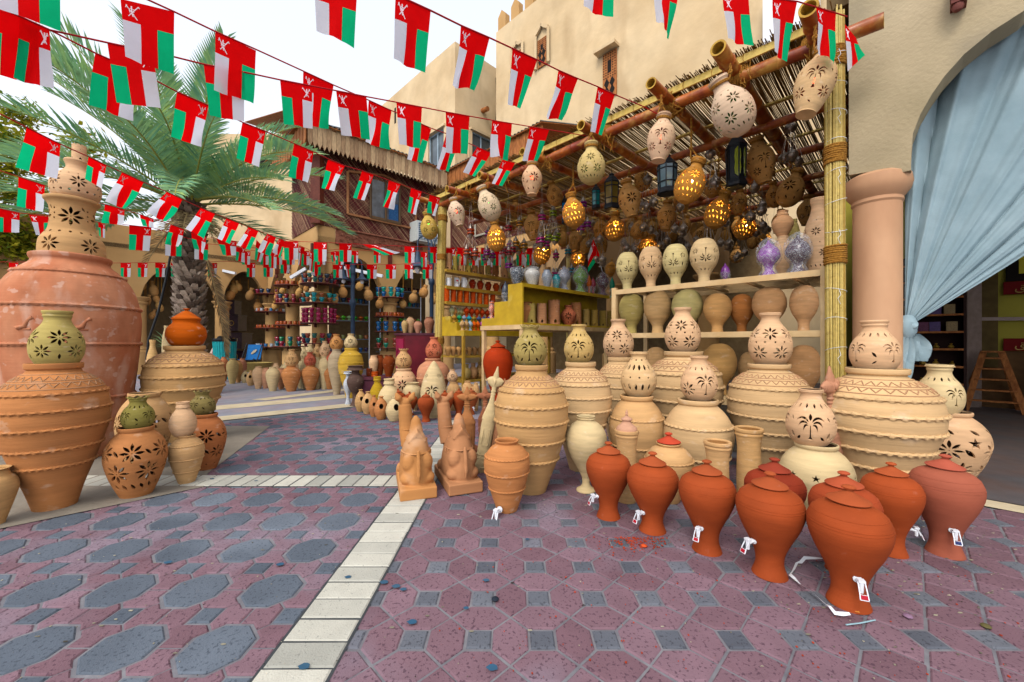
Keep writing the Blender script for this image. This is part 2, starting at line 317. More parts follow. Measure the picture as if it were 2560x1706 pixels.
bs.add([(-4.2, 3.275, .0025), (-.93, 3.275, .0025), (-.93, 3.555, .0025), (-4.2, 3.555, .0025)], [(0, 1, 2, 3)])
struct(build(bs, 'strip_bed', mk('bed', '#3c3f42', var=.2)))
while y < 6:
    if not (3.28 < y+.065 < 3.5) or True: paver(st, [(-.918, y), (-.652, y), (-.652, y+.1305), (-.918, y+.1305)], z=.006, g_=.004, t=min(1, max(0, rnd.gauss(.62, .3))))
    y += .1305
x = -.93
while x > -4.1:
    paver(st, [(x-.1305, 3.283), (x, 3.283), (x, 3.548), (x-.1305, 3.548)], z=.0065, g_=.004, t=min(1, max(0, rnd.gauss(.62, .3)))); x -= .1305
struct(build(st, 'white_paver_strip', M['white_pav'], smooth=False))
# farther paving beyond the diagonal bands
def sheet(name, pts, z, m):
    s = MB(); s.add([(p[0], p[1], z) for p in pts], [tuple(range(len(pts)))]); return struct(build(s, name, m))
# band direction is about 41 degrees
q0 = Vector((-4.34, 6.0)); q1 = Vector((-2.99, 7.18)); d_ = (q1-q0).normalized(); nn_ = Vector((-d_.y, d_.x))
def bandpt(t, w): p = q0+d_*t+nn_*w; return (p.x, p.y)
sheet('far_paving', [bandpt(-7, .1), bandpt(2.4, .1), (-.7, 8.0), (-.7, 6.1), (7, 6.1), (30, 6.1), (30, 60), (-60, 60), (-60, -3)], .003, M['farpave'])
sheet('beige_band', [bandpt(-7, 0), bandpt(6, 0), bandpt(6, .42), bandpt(-7, .42)], .007, M['beige_pav'])
sheet('beige_band', [bandpt(-7, 1.2), bandpt(6, 1.2), bandpt(6, 1.75), bandpt(-7, 1.75)], .007, M['beige_pav'])
sheet('beige_band', [(-5.3, 8.1), (-4.95, 8.0), (-3.9, 9.75), (-4.25, 9.9)], .010, M['beige_pav'])
sheet('concrete_apron', [(-2.35, 3.262), (-5.9, 3.262), (-5.9, -.5), (-6.1, -.5)], .004, M['concrete']) if False else None
sheet('concrete_apron', [(-5.8-.5, -.5), (-2.53, 3.27), (-2.75, 3.6), (-3.4, 5.6), (-7.5, 5.6), (-9, -.5)], .005, M['concrete'])
sheet('beige_band_shop', [(6.3-3.4+.0, 3.4), (6.35-.2, .2), (6.58-.2, .2), (6.58-3.4, 3.4)], .006, M['beige_pav'])
sheet('shop_floor', [(3.2, 3.42), (6.5, .12), (14, 7), (8, 14), (4.5, 9.2)], .004, M['shopfloor'])
sheet('stall_floor', [tuple(ST(6.6, .15))[:2], tuple(ST(-.3, .15))[:2], tuple(ST(-.3, 5.4))[:2], tuple(ST(6.6, 5.4))[:2]], .0045, mk('shade_floor', '#4c463e', '#5c544a', var=.15))  # floor colour darkened to deepen the shade under the stall
# litter and crumbs of clay near the jars
cr = MB()
for i in range(420):
    if i < 230: p = gr(1592+rnd.gauss(0, 42), 1352+abs(rnd.gauss(0, 16))-8)
    else: p = Vector((rnd.uniform(-.3, 2.4), rnd.uniform(1.35, 2.3), 0))
    r = rnd.uniform(.0015, .006) if i < 230 else rnd.uniform(.001, .004)
    a0 = rnd.uniform(0, 6.3); k = rnd.choice((3, 4, 5))
    cr.prism([(p.x+r*cos(a0+6.283*j/k)*rnd.uniform(.6, 1.4), p.y+r*1.3*sin(a0+6.283*j/k), .0022) for j in range(k)], (0, 0, .003))
o = build(cr, 'clay_crumbs', mk('crumb', '#b8401c', '#8f3014', var=.2, bump=0), smooth=False); tag(o, 'orange clay crumbs scattered on the pink paving by the jars', 'clay crumbs', kind='stuff')
gt = MB()
for i in range(1500):
    x, y = rnd.uniform(-3, 3.2), rnd.uniform(1.2, 3.4) if rnd.random() < .6 else rnd.uniform(1.3, 5.5)
    if rnd.random() < .5: x = rnd.uniform(1.2, 3.2)
    if x+y > 6.2: continue
    r = rnd.choice((.0012, .002, .003, .0045)); a0 = rnd.uniform(0, 6.3); k = rnd.choice((3, 4, 5)); st_ = rnd.choice((1, 1, 2.5)); gt.prism([(x+r*st_*cos(a0+6.283*j/k), y+r*sin(a0+6.283*j/k), .0025) for j in range(k)], (0, 0, .002), t=rnd.random())
o = build(gt, 'paving_grit', mk('grit', '#2a2620', '#b0a890', tint=True, var=.2, bump=0), smooth=False); tag(o, 'grit, straw bits and dust specks strewn over the paving', 'grit', kind='stuff')
sp = MB()
for (u, v, r) in ((1215, 1455, .016), (1318, 1352, .012), (760, 1672, .02), (990, 1470, .02), (1008, 1478, .016), (700, 1415, .02), (1230, 1675, .02), (1030, 1560, .02), (870, 1447, .016), (960, 1460, .02), (1165, 1525, .012), (530, 1200, .018), (640, 1205, .015), (420, 1410, .02)):
    p = gr(u, v); sp.add([(p.x+r*(1+.3*sin(3*k))*cos(k*.6283), p.y+r*.8*sin(k*.6283), .0095) for k in range(10)], [tuple(range(10))])
tag(build(sp, 'paint_spots', mk('spot', '#25506c', '#3a5a70', var=.2, bump=0)), 'dark blue paint spots dried on the pavers', 'paint spots', kind='stuff')

# ---------------------------------------------------------------- arcade building round the square
PB = Vector((-6.33, 13.0, 0)); INN = Vector((-10.6, 17.3, 0)); Q = Vector((-2.53, 16.8, 0)); R_ = -U
ab = thing('arcade_building', 'plaster arcade with dark red lattice upper floor and pointed arches behind the square', 'building', PB)
def arch_z(x): return (max(0, 1-abs(x)**1.75))**.62
def arcade(P0, D, bays, L, zs, za, zt, th, back, mats, name='arcade_wall'):
    mb = MB(); D = Vector(D).normalized(); B = Vector(back)
    def pt(s, z, b=0): return P0+D*s+B*(b*th)+Z*z
    edges = [0]
    for (s0, s1) in bays: edges += [s0, s1]
    edges.append(L)
    for i in range(0, len(edges), 2):                   # solid stretches from the spring line up
        a_, b_ = edges[i], edges[i+1]
        if b_-a_ < .01: continue
        P = [pt(a_, zs), pt(b_, zs), pt(b_, zt), pt(a_, zt)]; mb.prism(P, B*th)
    for (s0, s1) in bays:
        m_ = (s0+s1)/2; h_ = (s1-s0)/2; n = 20; xs = [-1+2*i/n for i in range(n+1)]
        f = [pt(m_+x*h_, zs+(za-zs)*arch_z(x)) for x in xs]; tp_ = [pt(m_+x*h_, zt) for x in xs]
        vs = f+tp_+[p+B*th for p in f]+[p+B*th for p in tp_]; k = n+1; fs = []
        for i in range(n): fs += [(i, i+1, k+i+1, k+i), (2*k+i, 3*k+i, 3*k+i+1, 2*k+i+1), (i, 2*k+i, 2*k+i+1, i+1), (k+i, k+i+1, 3*k+i+1, 3*k+i)]
        mb.add(vs, fs)
    return build(mb, name, mats, ab, smooth=False)
def column(P, zs=2.8, r=.24, plinth=1.0, capmat=None, name='column', parent=None, m=None):
    mb = MB(); p = Vector(P)
    if plinth: mb.lathe([(r*1.5, 0), (r*1.5, plinth*.82), (r*1.25, plinth*.86), (r*1.25, plinth*.92), (r, plinth)], 16, c=p)
    z0 = plinth if plinth else 0
    mb.lathe([(r, z0), (r*.98, zs-.28), (r*1.15, zs-.25), (r*1.2, zs-.2), (r*1.02, zs-.16), (r*1.2, zs-.1), (r*1.45, zs-.04), (r*1.45, zs)], 20, c=p)
    return build(mb, name, m or M['plaster_warm'], parent or ab, angle=30)
bB = [(.2, 2.3), (2.7, 4.8), ]; arcade(PB, N, bB, 5.0, 2.8, 4.12, 4.5, .35, U, M['plaster_warm'])
bA = [(.2, 2.6), (3.0, 5.8)]; arcade(PB, U, bA, 6.0, 2.8, 4.12, 4.5, .35, N, M['plaster_warm'])
arcade(INN, -N, [(-.0+.08, 1.6), (1.8, 4.05), (4.4, 7.1)], 8.5, 2.8, 4.12, 4.5, .35, U, M['plaster_warm'])
arcade(Q, R_, [(.25, 2.3), (2.8, 4.9), (5.4, 7.5), (8.0, 10.1)], 10.6, 2.8, 4.12, 4.5, .35, N, mk('plaster_shaded', '#a5835c', '#8f6f4a', rough=.95, scale=.6, var=.1, bump=.3))  # this wing's plaster is coloured darker to carry the shade behind the stall
for p, pl in ((PB+N*0+U*.0, 1), (PB+U*2.8, 1), (INN-U*.3, 1), (PB+N*2.5, 1), (PB+N*5, 1), (INN-N*1.7, 1), (INN-N*4.2, 1), (INN-N*7.3, 1), (Q+R_*2.55, 1), (Q+R_*5.15, 1), (Q+R_*7.75, 1), (Q+R_*10.3, 1)):
    column(p+Vector((0, .12, 0)), plinth=1.0)
# gallery: ceiling slab, back walls, and a far dark passage
gl = MB()
gl.prism([PB+Z*4.45, PB+N*5+Z*4.45, PB+N*5+U*3+Z*4.45, PB+U*3.0+N*3+Z*4.45, INN+U*3+Z*4.45, INN-N*8.5+U*3+Z*4.45, INN-N*8.5+Z*4.45, INN+Z*4.45], (0, 0, .2))
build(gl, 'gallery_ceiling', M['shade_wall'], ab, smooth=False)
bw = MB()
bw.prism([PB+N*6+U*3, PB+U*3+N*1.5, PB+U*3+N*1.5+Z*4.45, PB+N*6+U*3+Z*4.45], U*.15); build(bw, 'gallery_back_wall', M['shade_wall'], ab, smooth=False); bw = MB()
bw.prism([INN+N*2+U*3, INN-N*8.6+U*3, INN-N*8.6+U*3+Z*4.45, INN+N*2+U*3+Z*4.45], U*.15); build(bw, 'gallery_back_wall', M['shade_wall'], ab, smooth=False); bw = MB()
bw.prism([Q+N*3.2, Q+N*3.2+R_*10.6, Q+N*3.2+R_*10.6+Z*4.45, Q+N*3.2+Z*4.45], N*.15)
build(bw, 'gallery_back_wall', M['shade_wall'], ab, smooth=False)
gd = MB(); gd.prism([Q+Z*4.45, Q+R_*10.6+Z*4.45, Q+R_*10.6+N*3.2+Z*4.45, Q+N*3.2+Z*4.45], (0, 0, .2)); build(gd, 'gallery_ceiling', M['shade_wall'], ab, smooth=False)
# upper floor: lattice walls, carved band, eave boards, tin roof
def lattice(P0, D, L, z0, z1, outn, sp_=.10, panels=None):
    D = D.normalized(); mb = MB(); b_ = MB()
    b_.prism([P0+Z*z0, P0+D*L+Z*z0, P0+D*L+Z*z1, P0+Z*z1], -outn*.12, mi=0)
    ht = z1-z0
    for lay, sg in ((0, 1), (1, -1)):
        k = -ht
        while k < L+ht:
            # a diagonal strip clipped to the panel
            if sg > 0: s0, t0 = max(0, k), max(0, -k); s1 = min(L, k+ht); t1 = s1-k
            else: s0, t0 = max(0, k), min(ht, ht+k); s1 = min(L, k+ht); t1 = ht-(s1-k)
            if s1-s0 > .03:
                p = P0+D*s0+Z*(z0+t0)+outn*(.015+.014*lay); q_ = P0+D*s1+Z*(z0+t1)+outn*(.015+.014*lay)
                x = (q_-p).normalized(); mb.box((p+q_)/2, ((q_-p).length, .042, .013), 0, (x, outn.cross(x), outn), min(1, max(0, rnd.gauss(.32 if k/L < .6 else .15, .28))))
            k += sp_
    wb = build(b_, 'lattice_backing', M['dark'], ab, smooth=False)
    return build(mb, 'lattice_screen', M['lattice'], wb if False else ab, smooth=False)
def eave(P0, D, L, z0, z1, outn, over=.55, m=M['wood_w'], tt=(.35, 1)):
    D = D.normalized(); mb = MB(); p0 = P0+outn*over; s = 0; i = 0
    while s < L:
        w_ = .145
        top = z1-(0 if i % 2 else -.10); a_ = p0+D*s; b_ = p0+D*(s+w_-.008); mid = (a_+b_)/2; f_ = outn*(.012 if i % 2 == 0 else 0)
        t = rnd.uniform(*tt)
        if i % 2 == 0: pl = [a_+Z*z0, mid+Z*(z0-.17), b_+Z*z0, b_+Z*(top-.05), mid+Z*top, a_+Z*(top-.05)]
        else: pl = [a_+Z*z0, mid+Z*(z0-.17), b_+Z*z0, b_+Z*z1, a_+Z*z1]
        mb.prism([p+f_ for p in pl], outn*.02, t=t); s += w_; i += 1
    return build(mb, 'eave_boards', m, ab, smooth=False)
def tin(P0, D, L, z, outn, over=.68, depth=5, rise=1.6, lift=0, hip=(0, 0)):
    D = D.normalized(); n = int(L/.16); mb = MB()
    for i in range(n):
        s0 = L*i/n; s1 = L*(i+1)/n; f = lambda s, b_, e: P0+D*s+outn*(over-b_)+Z*(z+b_*rise/depth+e)
        ks = [(s0, 0), (s0+(s1-s0)*.55, 0), (s0+(s1-s0)*.65, .035), (s0+(s1-s0)*.9, .035), (s1, 0)]
        for a_, b_ in zip(ks, ks[1:]):
            m0 = depth-max(0, hip[0]-a_[0])*1.4; mb.add([f(a_[0], 0, a_[1]), f(b_[0], 0, b_[1]), f(b_[0], depth, b_[1]), f(a_[0], depth, a_[1])], [(0, 1, 2, 3)])
    lo = MB(); lo.prism([P0+D*(-over)+outn*over+Z*(z-.04), P0+D*L+outn*over+Z*(z-.04), P0+D*L-outn*(depth-over)+Z*(z-.04+rise), P0+D*(-over)-outn*(depth-over)+Z*(z-.04+rise)], (0, 0, .02))
    build(lo, 'roof_boards', M['wood_o'], ab, smooth=False)
    return build(mb, 'tin_roof', M['roofmetal'], ab, smooth=False)
lattice(PB+U*0, N, 4.55, 5.0, 7.55, -U); lattice(PB+U*2.6, -U, 2.6, 5.0, 7.55, -N, sp_=.12)
lattice(Q, R_, 5.6, 4.95, 7.45, -N)
eave(PB-N*.0-N*.5, N, 5.1, 7.38, 7.92, -U); eave(PB+U*3-U*0, -U, 3.5, 7.38, 7.92, -N, m=M['wood_o'], tt=(.3, .6)); eave(Q-N*0+U*0, R_, 5.5, 7.42, 7.98, -N, m=M['wood_o'])
tin(PB-N*.5, N, 5.0, 8.0, -U); tin(PB-U*.5+U*3.5, -U, 3.5, 8.0, -N, depth=2.4, rise=.3); tin(Q, R_, 5.55, 8.05, -N)
cb = MB(); cb.prism([PB+N*.55-U*.01+Z*4.46, PB+N*3.9-U*.01+Z*4.46, PB+N*3.9-U*.01+Z*4.97, PB+N*.55-U*.01+Z*4.97], -U*.06)
for i in range(120):
    s = rnd.uniform(.65, 3.8); z = rnd.uniform(4.52, 4.9); r = rnd.uniform(.04, .09); a0 = rnd.uniform(0, 3)
    k = 8; cb.prism([PB+N*(s+r*(1 if j % 2 else .5)*cos(a0+j*pi/4))-U*.07+Z*(z+r*(1 if j % 2 else .5)*sin(a0+j*pi/4)) for j in range(k)], -U*.03)
cb.beam(PB+N*.5-U*.1+Z*4.99, PB+N*3.95-U*.1+Z*4.99, .08, .05)
build(cb, 'carved_panel', mk('carved', '#7c4634', '#94604a', var=.25, scale=10, bump=.4), ab, smooth=False)
pw = MB(); pw.prism([PB+Z*4.45, PB+N*.55+Z*4.45, PB+N*.55+Z*5.0, PB+Z*5.0], U*.1); build(pw, 'upper_plaster', M['plaster_warm'], ab, smooth=False); pw = MB(); pw.prism([PB+N*3.95+Z*4.45, PB+N*5+Z*4.45, PB+N*5+Z*7.6, PB+N*4.55+Z*7.6, PB+N*4.55+Z*5, PB+N*3.95+Z*5.0], U*.1)
pw.prism([Q+Z*4.45, Q+R_*10.6+Z*4.45, Q+R_*10.6+Z*4.95, Q+Z*4.95], N*.1); pw.prism([PB+Z*4.5, PB+U*6+Z*4.5, PB+U*6+Z*5, PB+Z*5], N*.1)
pw.prism([INN-N*0+Z*4.45, INN-N*8.5+Z*4.45, INN-N*8.5+Z*5.3, INN+Z*5.3], U*.2)
build(pw, 'upper_plaster', M['plaster_warm'], ab, smooth=False)
cp = MB(); cp.beam(PB-U*.03-N*.03+Z*5.0, PB-U*.03-N*.03+Z*7.5, .3, .3); build(cp, 'corner_post', M['wood_red'], ab, smooth=False); cp = MB(); cp.beam(Q+N*.0+Z*4.95, Q+Z*7.5, .12, .12); build(cp, 'corner_post', M['wood_red'], ab, smooth=False)
# windows in the lattice
def win(P0, D, outn, s0, s1, z0, z1, frame, glass, arch=True):
    fm = MB(); e = outn*.07; D = D.normalized(); pt = lambda s, z: P0+D*s+Z*z+e
    for (a_, b_) in (((s0, z0), (s1, z0)), ((s0, z0), (s0, z1)), ((s1, z0), (s1, z1))): fm.beam(pt(*a_), pt(*b_), .07, .07)
    if arch: fm.beam(pt(s0, z1), pt((s0+s1)/2, z1+.25), .07, .07); fm.beam(pt((s0+s1)/2, z1+.25), pt(s1, z1), .07, .07)
    else: fm.beam(pt(s0, z1), pt(s1, z1), .07, .07)
    f = build(fm, 'window_frame', frame, ab, smooth=False); return f
tanw = mk('tanw', '#a8764a', '#8f5c3c', var=.2)
f_ = win(PB, N, -U, .95, 3.6, 5.55, 7.0, tanw, None)
gm = MB(); gm.prism([PB+N*1.75-U*.06+Z*5.65, PB+N*2.9-U*.06+Z*5.65, PB+N*2.9-U*.06+Z*7.0, PB+N*1.75-U*.06+Z*7.0], -U*.02)
build(gm, 'window_pane', mk('pane', '#39404a', '#5c6a78', rough=.2, var=.3, scale=2, bump=0, spec=.7), f_, smooth=False)
gm = MB()
for s in (1.75, 2.33, 2.9): gm.beam(PB+N*s-U*.1+Z*5.62, PB+N*s-U*.1+Z*7.02, .06, .08)
gm.beam(PB+N*1.72-U*.1+Z*5.62, PB+N*2.93-U*.1+Z*5.62, .05, .1); build(gm, 'window_mullion', mk('mull', '#5c4630', var=.1), f_, smooth=False)
gm = MB(); gm.prism([PB+N*2.45-U*.085+Z*5.68, PB+N*2.82-U*.085+Z*5.68, PB+N*2.82-U*.085+Z*6.3, PB+N*2.45-U*.085+Z*6.3], -U*.01)
build(gm, 'window_sticker', mk('stick', '#1c4474', '#2c6090', var=.4, scale=30), f_, smooth=False)
win(PB, N, -U, 4.0, 4.5, 5.4, 6.8, tanw, None)
win(Q, R_, -N, 1.6, 3.1, 5.3, 6.6, mk('gw', '#a8a090', var=.2), None)
# wooden corbels under the upper floor
for p, dn in [(PB+N*s, -U) for s in (.15, 2.5, 4.9)]+[(PB+U*s, -N) for s in (.2, 2.8, 4.3)]+[(Q+R_*s, -N) for s in (2.55, 5.15)]:
    cm = MB(); cm.box(p+dn*.09+Z*4.15, (.1, .12, .5), 0, (U, N, Z)); cm.lathe([(.001, -.2), (.05, -.16), (.06, -.1), (.03, -.04), (.05, 0)], 10, c=p+dn*.09+Z*3.9)
    build(cm, 'corbel', M['wood_red'], ab)

# ---------------------------------------------------------------- plaster buildings behind
def prismwall(pts, z0, z1, th=None):
    mb = MB(); return mb.prism([Vector((p[0], p[1], z0)) for p in pts], (0, 0, z1-z0))
MC = Vector((-3.0, 21, 0)); TC = Vector((-.83, 20.8, 0))
pm = thing('plaster_house', 'sand coloured plaster house with corner windows between the lattice floor and the tower', 'building', MC)
mb = MB()
e1 = MC+U*14; e2 = MC+N*3.2
mb.prism([MC, e1, e1+N*6, e2+U*6, e2], (0, 0, 17.0)); build(mb, 'wall', M['plaster'], pm, smooth=False)
mb = MB(); mb.prism([MC+U*1.6+Z*17, MC+U*2.6+Z*17, MC+U*2.6+Z*17.02, MC+U*1.6+Z*17.02], N*.3); build(mb, 'parapet', M['plaster'], pm, smooth=False)
def recess(P0, D, outn, s0, s1, z0, z1, par, hood=True, wood=False):
    D = D.normalized(); pt = lambda s, z, e=0: P0+D*s+Z*z+outn*e
    fr = MB(); mat = M['wood_o'] if wood else mk('alu', '#8ca0ae', '#a4b6c2', rough=.4, var=.05, bump=0)
    for (a_, b_) in (((s0, z0), (s1, z0)), ((s0, z1), (s1, z1)), ((s0, z0), (s0, z1)), ((s1, z0), (s1, z1)), (((s0+s1)/2, z0), ((s0+s1)/2, z1))):
        fr.beam(pt(*a_, .03), pt(*b_, .03), .07, .09)
    f = build(fr, 'window', mat, par, smooth=False)
    g_ = MB(); g_.prism([pt(s0, z0, .005), pt(s1, z0, .005), pt(s1, z1, .005), pt(s0, z1, .005)], outn*.012)
    build(g_, 'pane', mk('gl', '#3c4850', '#59656c', rough=.15, var=.2, spec=.8, bump=0, scale=1), f, smooth=False)
    if hood:
        h_ = MB()
        h_.beam(pt(s0-.12, z1+.1, .14), pt(s1+.12, z1+.1, .14), .28, .14); h_.beam(pt(s0-.1, z0, .12), pt(s0-.1, z1, .12), .12, .24, up=D); h_.beam(pt(s1+.1, z0, .12), pt(s1+.1, z1, .12), .12, .24, up=D)
        build(h_, 'window_hood', M['plaster'], f, smooth=False)
recess(MC, U, -N, .75, 2.3, 10.2, 12.7, pm); recess(MC, N, -U, 1.0, 2.5, 10.2, 12.6, pm)
for (s, z) in ((6.2, 15.1), (7.2, 14.6), (8.3, 14.1)):
    q_ = MB(); q_.prism([MC+U*s-N*.003+Z*z, MC+U*(s+.22)-N*.003+Z*z, MC+U*(s+.22)-N*.003+Z*(z+1), MC+U*s-N*.003+Z*(z+1)], N*.001); build(q_, 'slit_window', M['dark'], pm, smooth=False)
cbl = MB(); cbl.tube([MC+N*2.9-U*.04+Z*16.4, MC+N*3.0-U*.03+Z*15, MC+N*2.8-U*.05+Z*13, MC+N*2.95-U*.04+Z*10.5, MC+N*2.7-U*.05+Z*8.5], .03, 5); build(cbl, 'wall_cable', M['dark'], pm)
q_ = MB(); q_.tube([MC+N*1.9+Z*14.1, MC+N*1.9-U*.45+Z*14.05], .13, 12); build(q_, 'drain_spout', M['wood_o'], pm)
tw = thing('plaster_tower', 'tall beige plaster building with battlements and carved wooden windows above the reed roof', 'building', TC)
mb = MB(); mb.prism([TC, TC+R_*24, TC+R_*24+N*8, TC+N*8], (0, 0, 17.3)); build(mb, 'wall', M['plaster'], tw, smooth=False)
mb = MB()
for i in range(14):
    s = .15+i*.95; c0 = TC+R_*s
    mb.prism([c0+Z*17.3, c0+R_*.55+Z*17.3, c0+R_*.55+Z*17.95, c0+R_*.27+Z*18.25, c0+Z*17.95], N*.3)
build(mb, 'battlement', M['plaster_warm'], tw, smooth=False)
def carved(s0, s1, z0, z1, arched, nm='carved_window'):
    P0 = TC; e = lambda s, z, o: P0+R_*s+Z*z-N*o; w = s1-s0
    fr = MB(); zt = z1-(z1-z0)*.3 if arched else z1
    fr.prism([e(s0, z0, .02), e(s1, z0, .02), e(s1, zt, .02), e(s0, zt, .02)], -N*.05)
    f = build(fr, nm, M['wood_o'], tw, smooth=False)
    hl = MB(); nx = 6; nz = int((zt-z0)*.6/(w/nx)); d = w/nx
    for i in range(nx):
        for j in range(nz):
            if 1 < i < 4 and 2 < j < nz-2: continue
            cx = s0+d*(i+.5); cz = zt-d*(j+.6); hl.prism([e(cx+d*.28*cos(k*pi/3), cz+d*.28*sin(k*pi/3), .073) for k in range(6)], -N*.002)
    hl.prism([e(s0+w*.36, zt-d*(nz-2), .073), e(s0+w*.64, zt-d*(nz-2), .073), e(s0+w*.64, zt-d*3.1, .073), e(s0+w*.36, zt-d*3.1, .073)], -N*.002)
    for k in range(4):
        cx = s0+w*(.3 if k % 2 else .7); cz = z0+(.18+.22*(k//2))*(z1-z0)*.8; hl.prism([e(cx, cz-.22, .073), e(cx+.12, cz, .073), e(cx, cz+.22, .073), e(cx-.12, cz, .073)], -N*.002)
    build(hl, 'fretwork_opening', M['dark'], f, smooth=False)
    h_ = MB()
    if arched:
        pts = [e(s0-.12, z0, .09), e(s0-.12, zt+.3, .09), e(s0+w*.2, z1-.1, .09), e((s0+s1)/2, z1+.1, .09), e(s1-w*.2, z1-.1, .09), e(s1+.12, zt+.3, .09), e(s1+.12, z0, .09)]
        for a_, b_ in zip(pts, pts[1:]): h_.beam(a_, b_, .12, .14)
    else: h_.beam(e(s0-.25, z1+.1, .18), e(s1+.1, z1+.1, .18), .4, .12)
    build(h_, 'window_surround', M['plaster'], f, smooth=False)
def sT(u): k = (u-CX)/F; return (TC.y*k-TC.x)/(.7071*(1+k))
def zT(u, v): k = (u-CX)/F; return H+(CY-v)/F*((TC.x+TC.y)/(1+k))
carved(sT(1346), sT(1368), zT(1357, 168), zT(1357, 68), True)
carved(sT(1286), sT(1304), zT(1295, 175), zT(1295, 112), True)
carved(sT(1509), sT(1543), zT(1526, 245), zT(1526, 132), False)
q_ = MB(); q_.box(TC+R_*sT(2010)*.98-N*.3+Z*zT(2010, 30), (1.3, .5, 1.6), 0, (R_, N, Z)); o = build(q_, 'wall_air_conditioner', M['white'], org=TC+R_*sT(2010)-N*.3+Z*zT(2010, 40), smooth=False)
tag(o, 'white box air conditioner high on the tall wall behind the stall roof corner', 'air conditioner')
lw = thing('low_house', 'low flat roofed plaster house far behind the palm fronds', 'building', (-16, 30, 0))
mb = MB(); mb.prism([Vector((-24, 30, 0)), Vector((-9, 30, 0)), Vector((-9, 36, 0)), Vector((-24, 36, 0))], (0, 0, 16.8)); build(mb, 'wall', M['plaster'], lw, smooth=False)
mb = MB()
for i in range(3): mb = MB(); mb.prism([Vector((-19+i*3.6, 29.98, 13.5)), Vector((-18.2+i*3.6, 29.98, 13.5)), Vector((-18.2+i*3.6, 29.98, 15)), Vector((-19+i*3.6, 29.98, 15))], (0, -.03, 0)); build(mb, 'window', M['dark'], lw, smooth=False)
lw2 = thing('garden_wall', 'plain plaster wall behind the giant jar at the left edge', 'wall', (-14, 12, 0))
mb = MB(); mb.prism([Vector((-22, 15.5, 0)), Vector((-15.2, 12.6, 0)), Vector((-15.2, 12.6, 4.3)), Vector((-22, 15.5, 4.3))], (0, .3, 0)); build(mb, 'wall', M['plaster_warm'], lw2, smooth=False)
mb = MB(); mb.prism([Vector((-22, 15.4, 4.3)), Vector((-15.1, 12.5, 4.3)), Vector((-15.1, 12.9, 4.3)), Vector((-22, 15.9, 4.3))], (0, 0, .12)); build(mb, 'coping', M['plaster_warm'], lw2, smooth=False)

# ---------------------------------------------------------------- near shop front on the right
SC_ = 7.0; W0 = onC(2122, 853, SC_); W0.z = 0
sf = thing('shop_front', 'rough plaster wall with one wide arch on a round pink column at the right', 'building', W0)
curve = [(2278, 420), (2278, 383), (2282, 335), (2301, 286), (2329, 237), (2361, 191), (2410, 136), (2479, 79), (2560, 27)]
cpts = [(((p.x-W0.x)*1.41421), p.z) for p in (onC(u, v, SC_) for u, v in curve)]
cpts[0] = (cpts[1][0], 2.70)
s_end, z_end = cpts[-1]
half = [(x, z) for x, z in cpts]+[(s_end+.35, z_end+.33), (s_end+.75, z_end+.56), (s_end+1.2, z_end+.7)]
mid_s = s_end+1.6; full = half+[(mid_s, z_end+.82)]+[(2*mid_s-x, z) for x, z in half[::-1]]
outer = [(0, 2.74), (cpts[0][0], 2.74)]
mb = MB(); pt = lambda s, z, b=0: W0+R_*s+N*b+Z*z; zt = 6.2; th = .28
n = len(full); vs = [pt(x, z) for x, z in full]+[pt(x, zt) for x, z in full]+[pt(x, z, th) for x, z in full]+[pt(x, zt, th) for x, z in full]; fs = []
for i in range(n-1): fs += [(i, i+1, n+i+1, n+i), (2*n+i, 3*n+i, 3*n+i+1, 2*n+i+1), (i, 2*n+i, 2*n+i+1, i+1), (n+i, n+i+1, 3*n+i+1, 3*n+i)]
mb.add(vs, fs)
sL = cpts[0][0]; mb.prism([pt(0, 2.78), pt(sL*.55, 2.76), pt(sL*.62, 2.70), pt(sL, 2.70), pt(sL, zt), pt(0, zt)], N*th)
Lr = 2*mid_s-sL; mb.prism([pt(Lr, 2.7), pt(Lr+.6, 2.7), pt(Lr+.6, zt), pt(Lr, zt)], N*th)
build(mb, 'wall', M['wall_near'], sf, smooth=False)
mb = MB(); mb.prism([pt(0, 2.6, .28), pt(Lr+.6, 2.6, .28), pt(Lr+.6, 6.2, .28), pt(0, 6.2, .28)], (0, 0, .001)) if False else None
for i, s in enumerate((.19, Lr+.3)):
    p = W0+R_*s+N*.17; cm = MB()
    cm.lathe([(.24, 0), (.24, .1), (.2, .16), (.178, .2), (.178, 2.48), (.19, 2.5), (.185, 2.53), (.2, 2.55), (.235, 2.6), (.25, 2.66), (.24, 2.73), (.2, 2.76)], 40, c=p)
    build(cm, 'column', M['pillar'], sf, angle=30)
mb = MB(); mb.box(onC(2395, 0, SC_)-N*.06+Z*.02, (.09, .16, .22), 0, (U, N, Z)); pp = onC(2392, 48, SC_)-N*.1
mb.lathe([(.002, 0), (.025, .012), (.037, .04), (.03, .075), (.018, .1), (.04, .115), (.035, .135)], 16, c=pp); mb.box(pp+Z*.19, (.08, .14, .12), 0, (U, N, Z))
build(mb, 'wooden_corbel', mk('corb', '#6e3a34', '#7d4a40', var=.15), sf)
mb = MB()
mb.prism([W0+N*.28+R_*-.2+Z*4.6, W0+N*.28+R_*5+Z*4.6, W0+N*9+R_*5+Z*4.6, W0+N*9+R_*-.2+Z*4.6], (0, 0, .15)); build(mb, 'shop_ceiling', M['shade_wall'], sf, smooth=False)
BW = 15.9; mb = MB(); b0 = Vector((BW/2-.2-.6, BW/2+.2+.6, 0)); mb.prism([b0, b0+R_*9.5, b0+R_*9.5+Z*4.6, b0+Z*4.6], N*.2)
build(mb, 'shop_back_wall', M['olive'], sf, smooth=False)
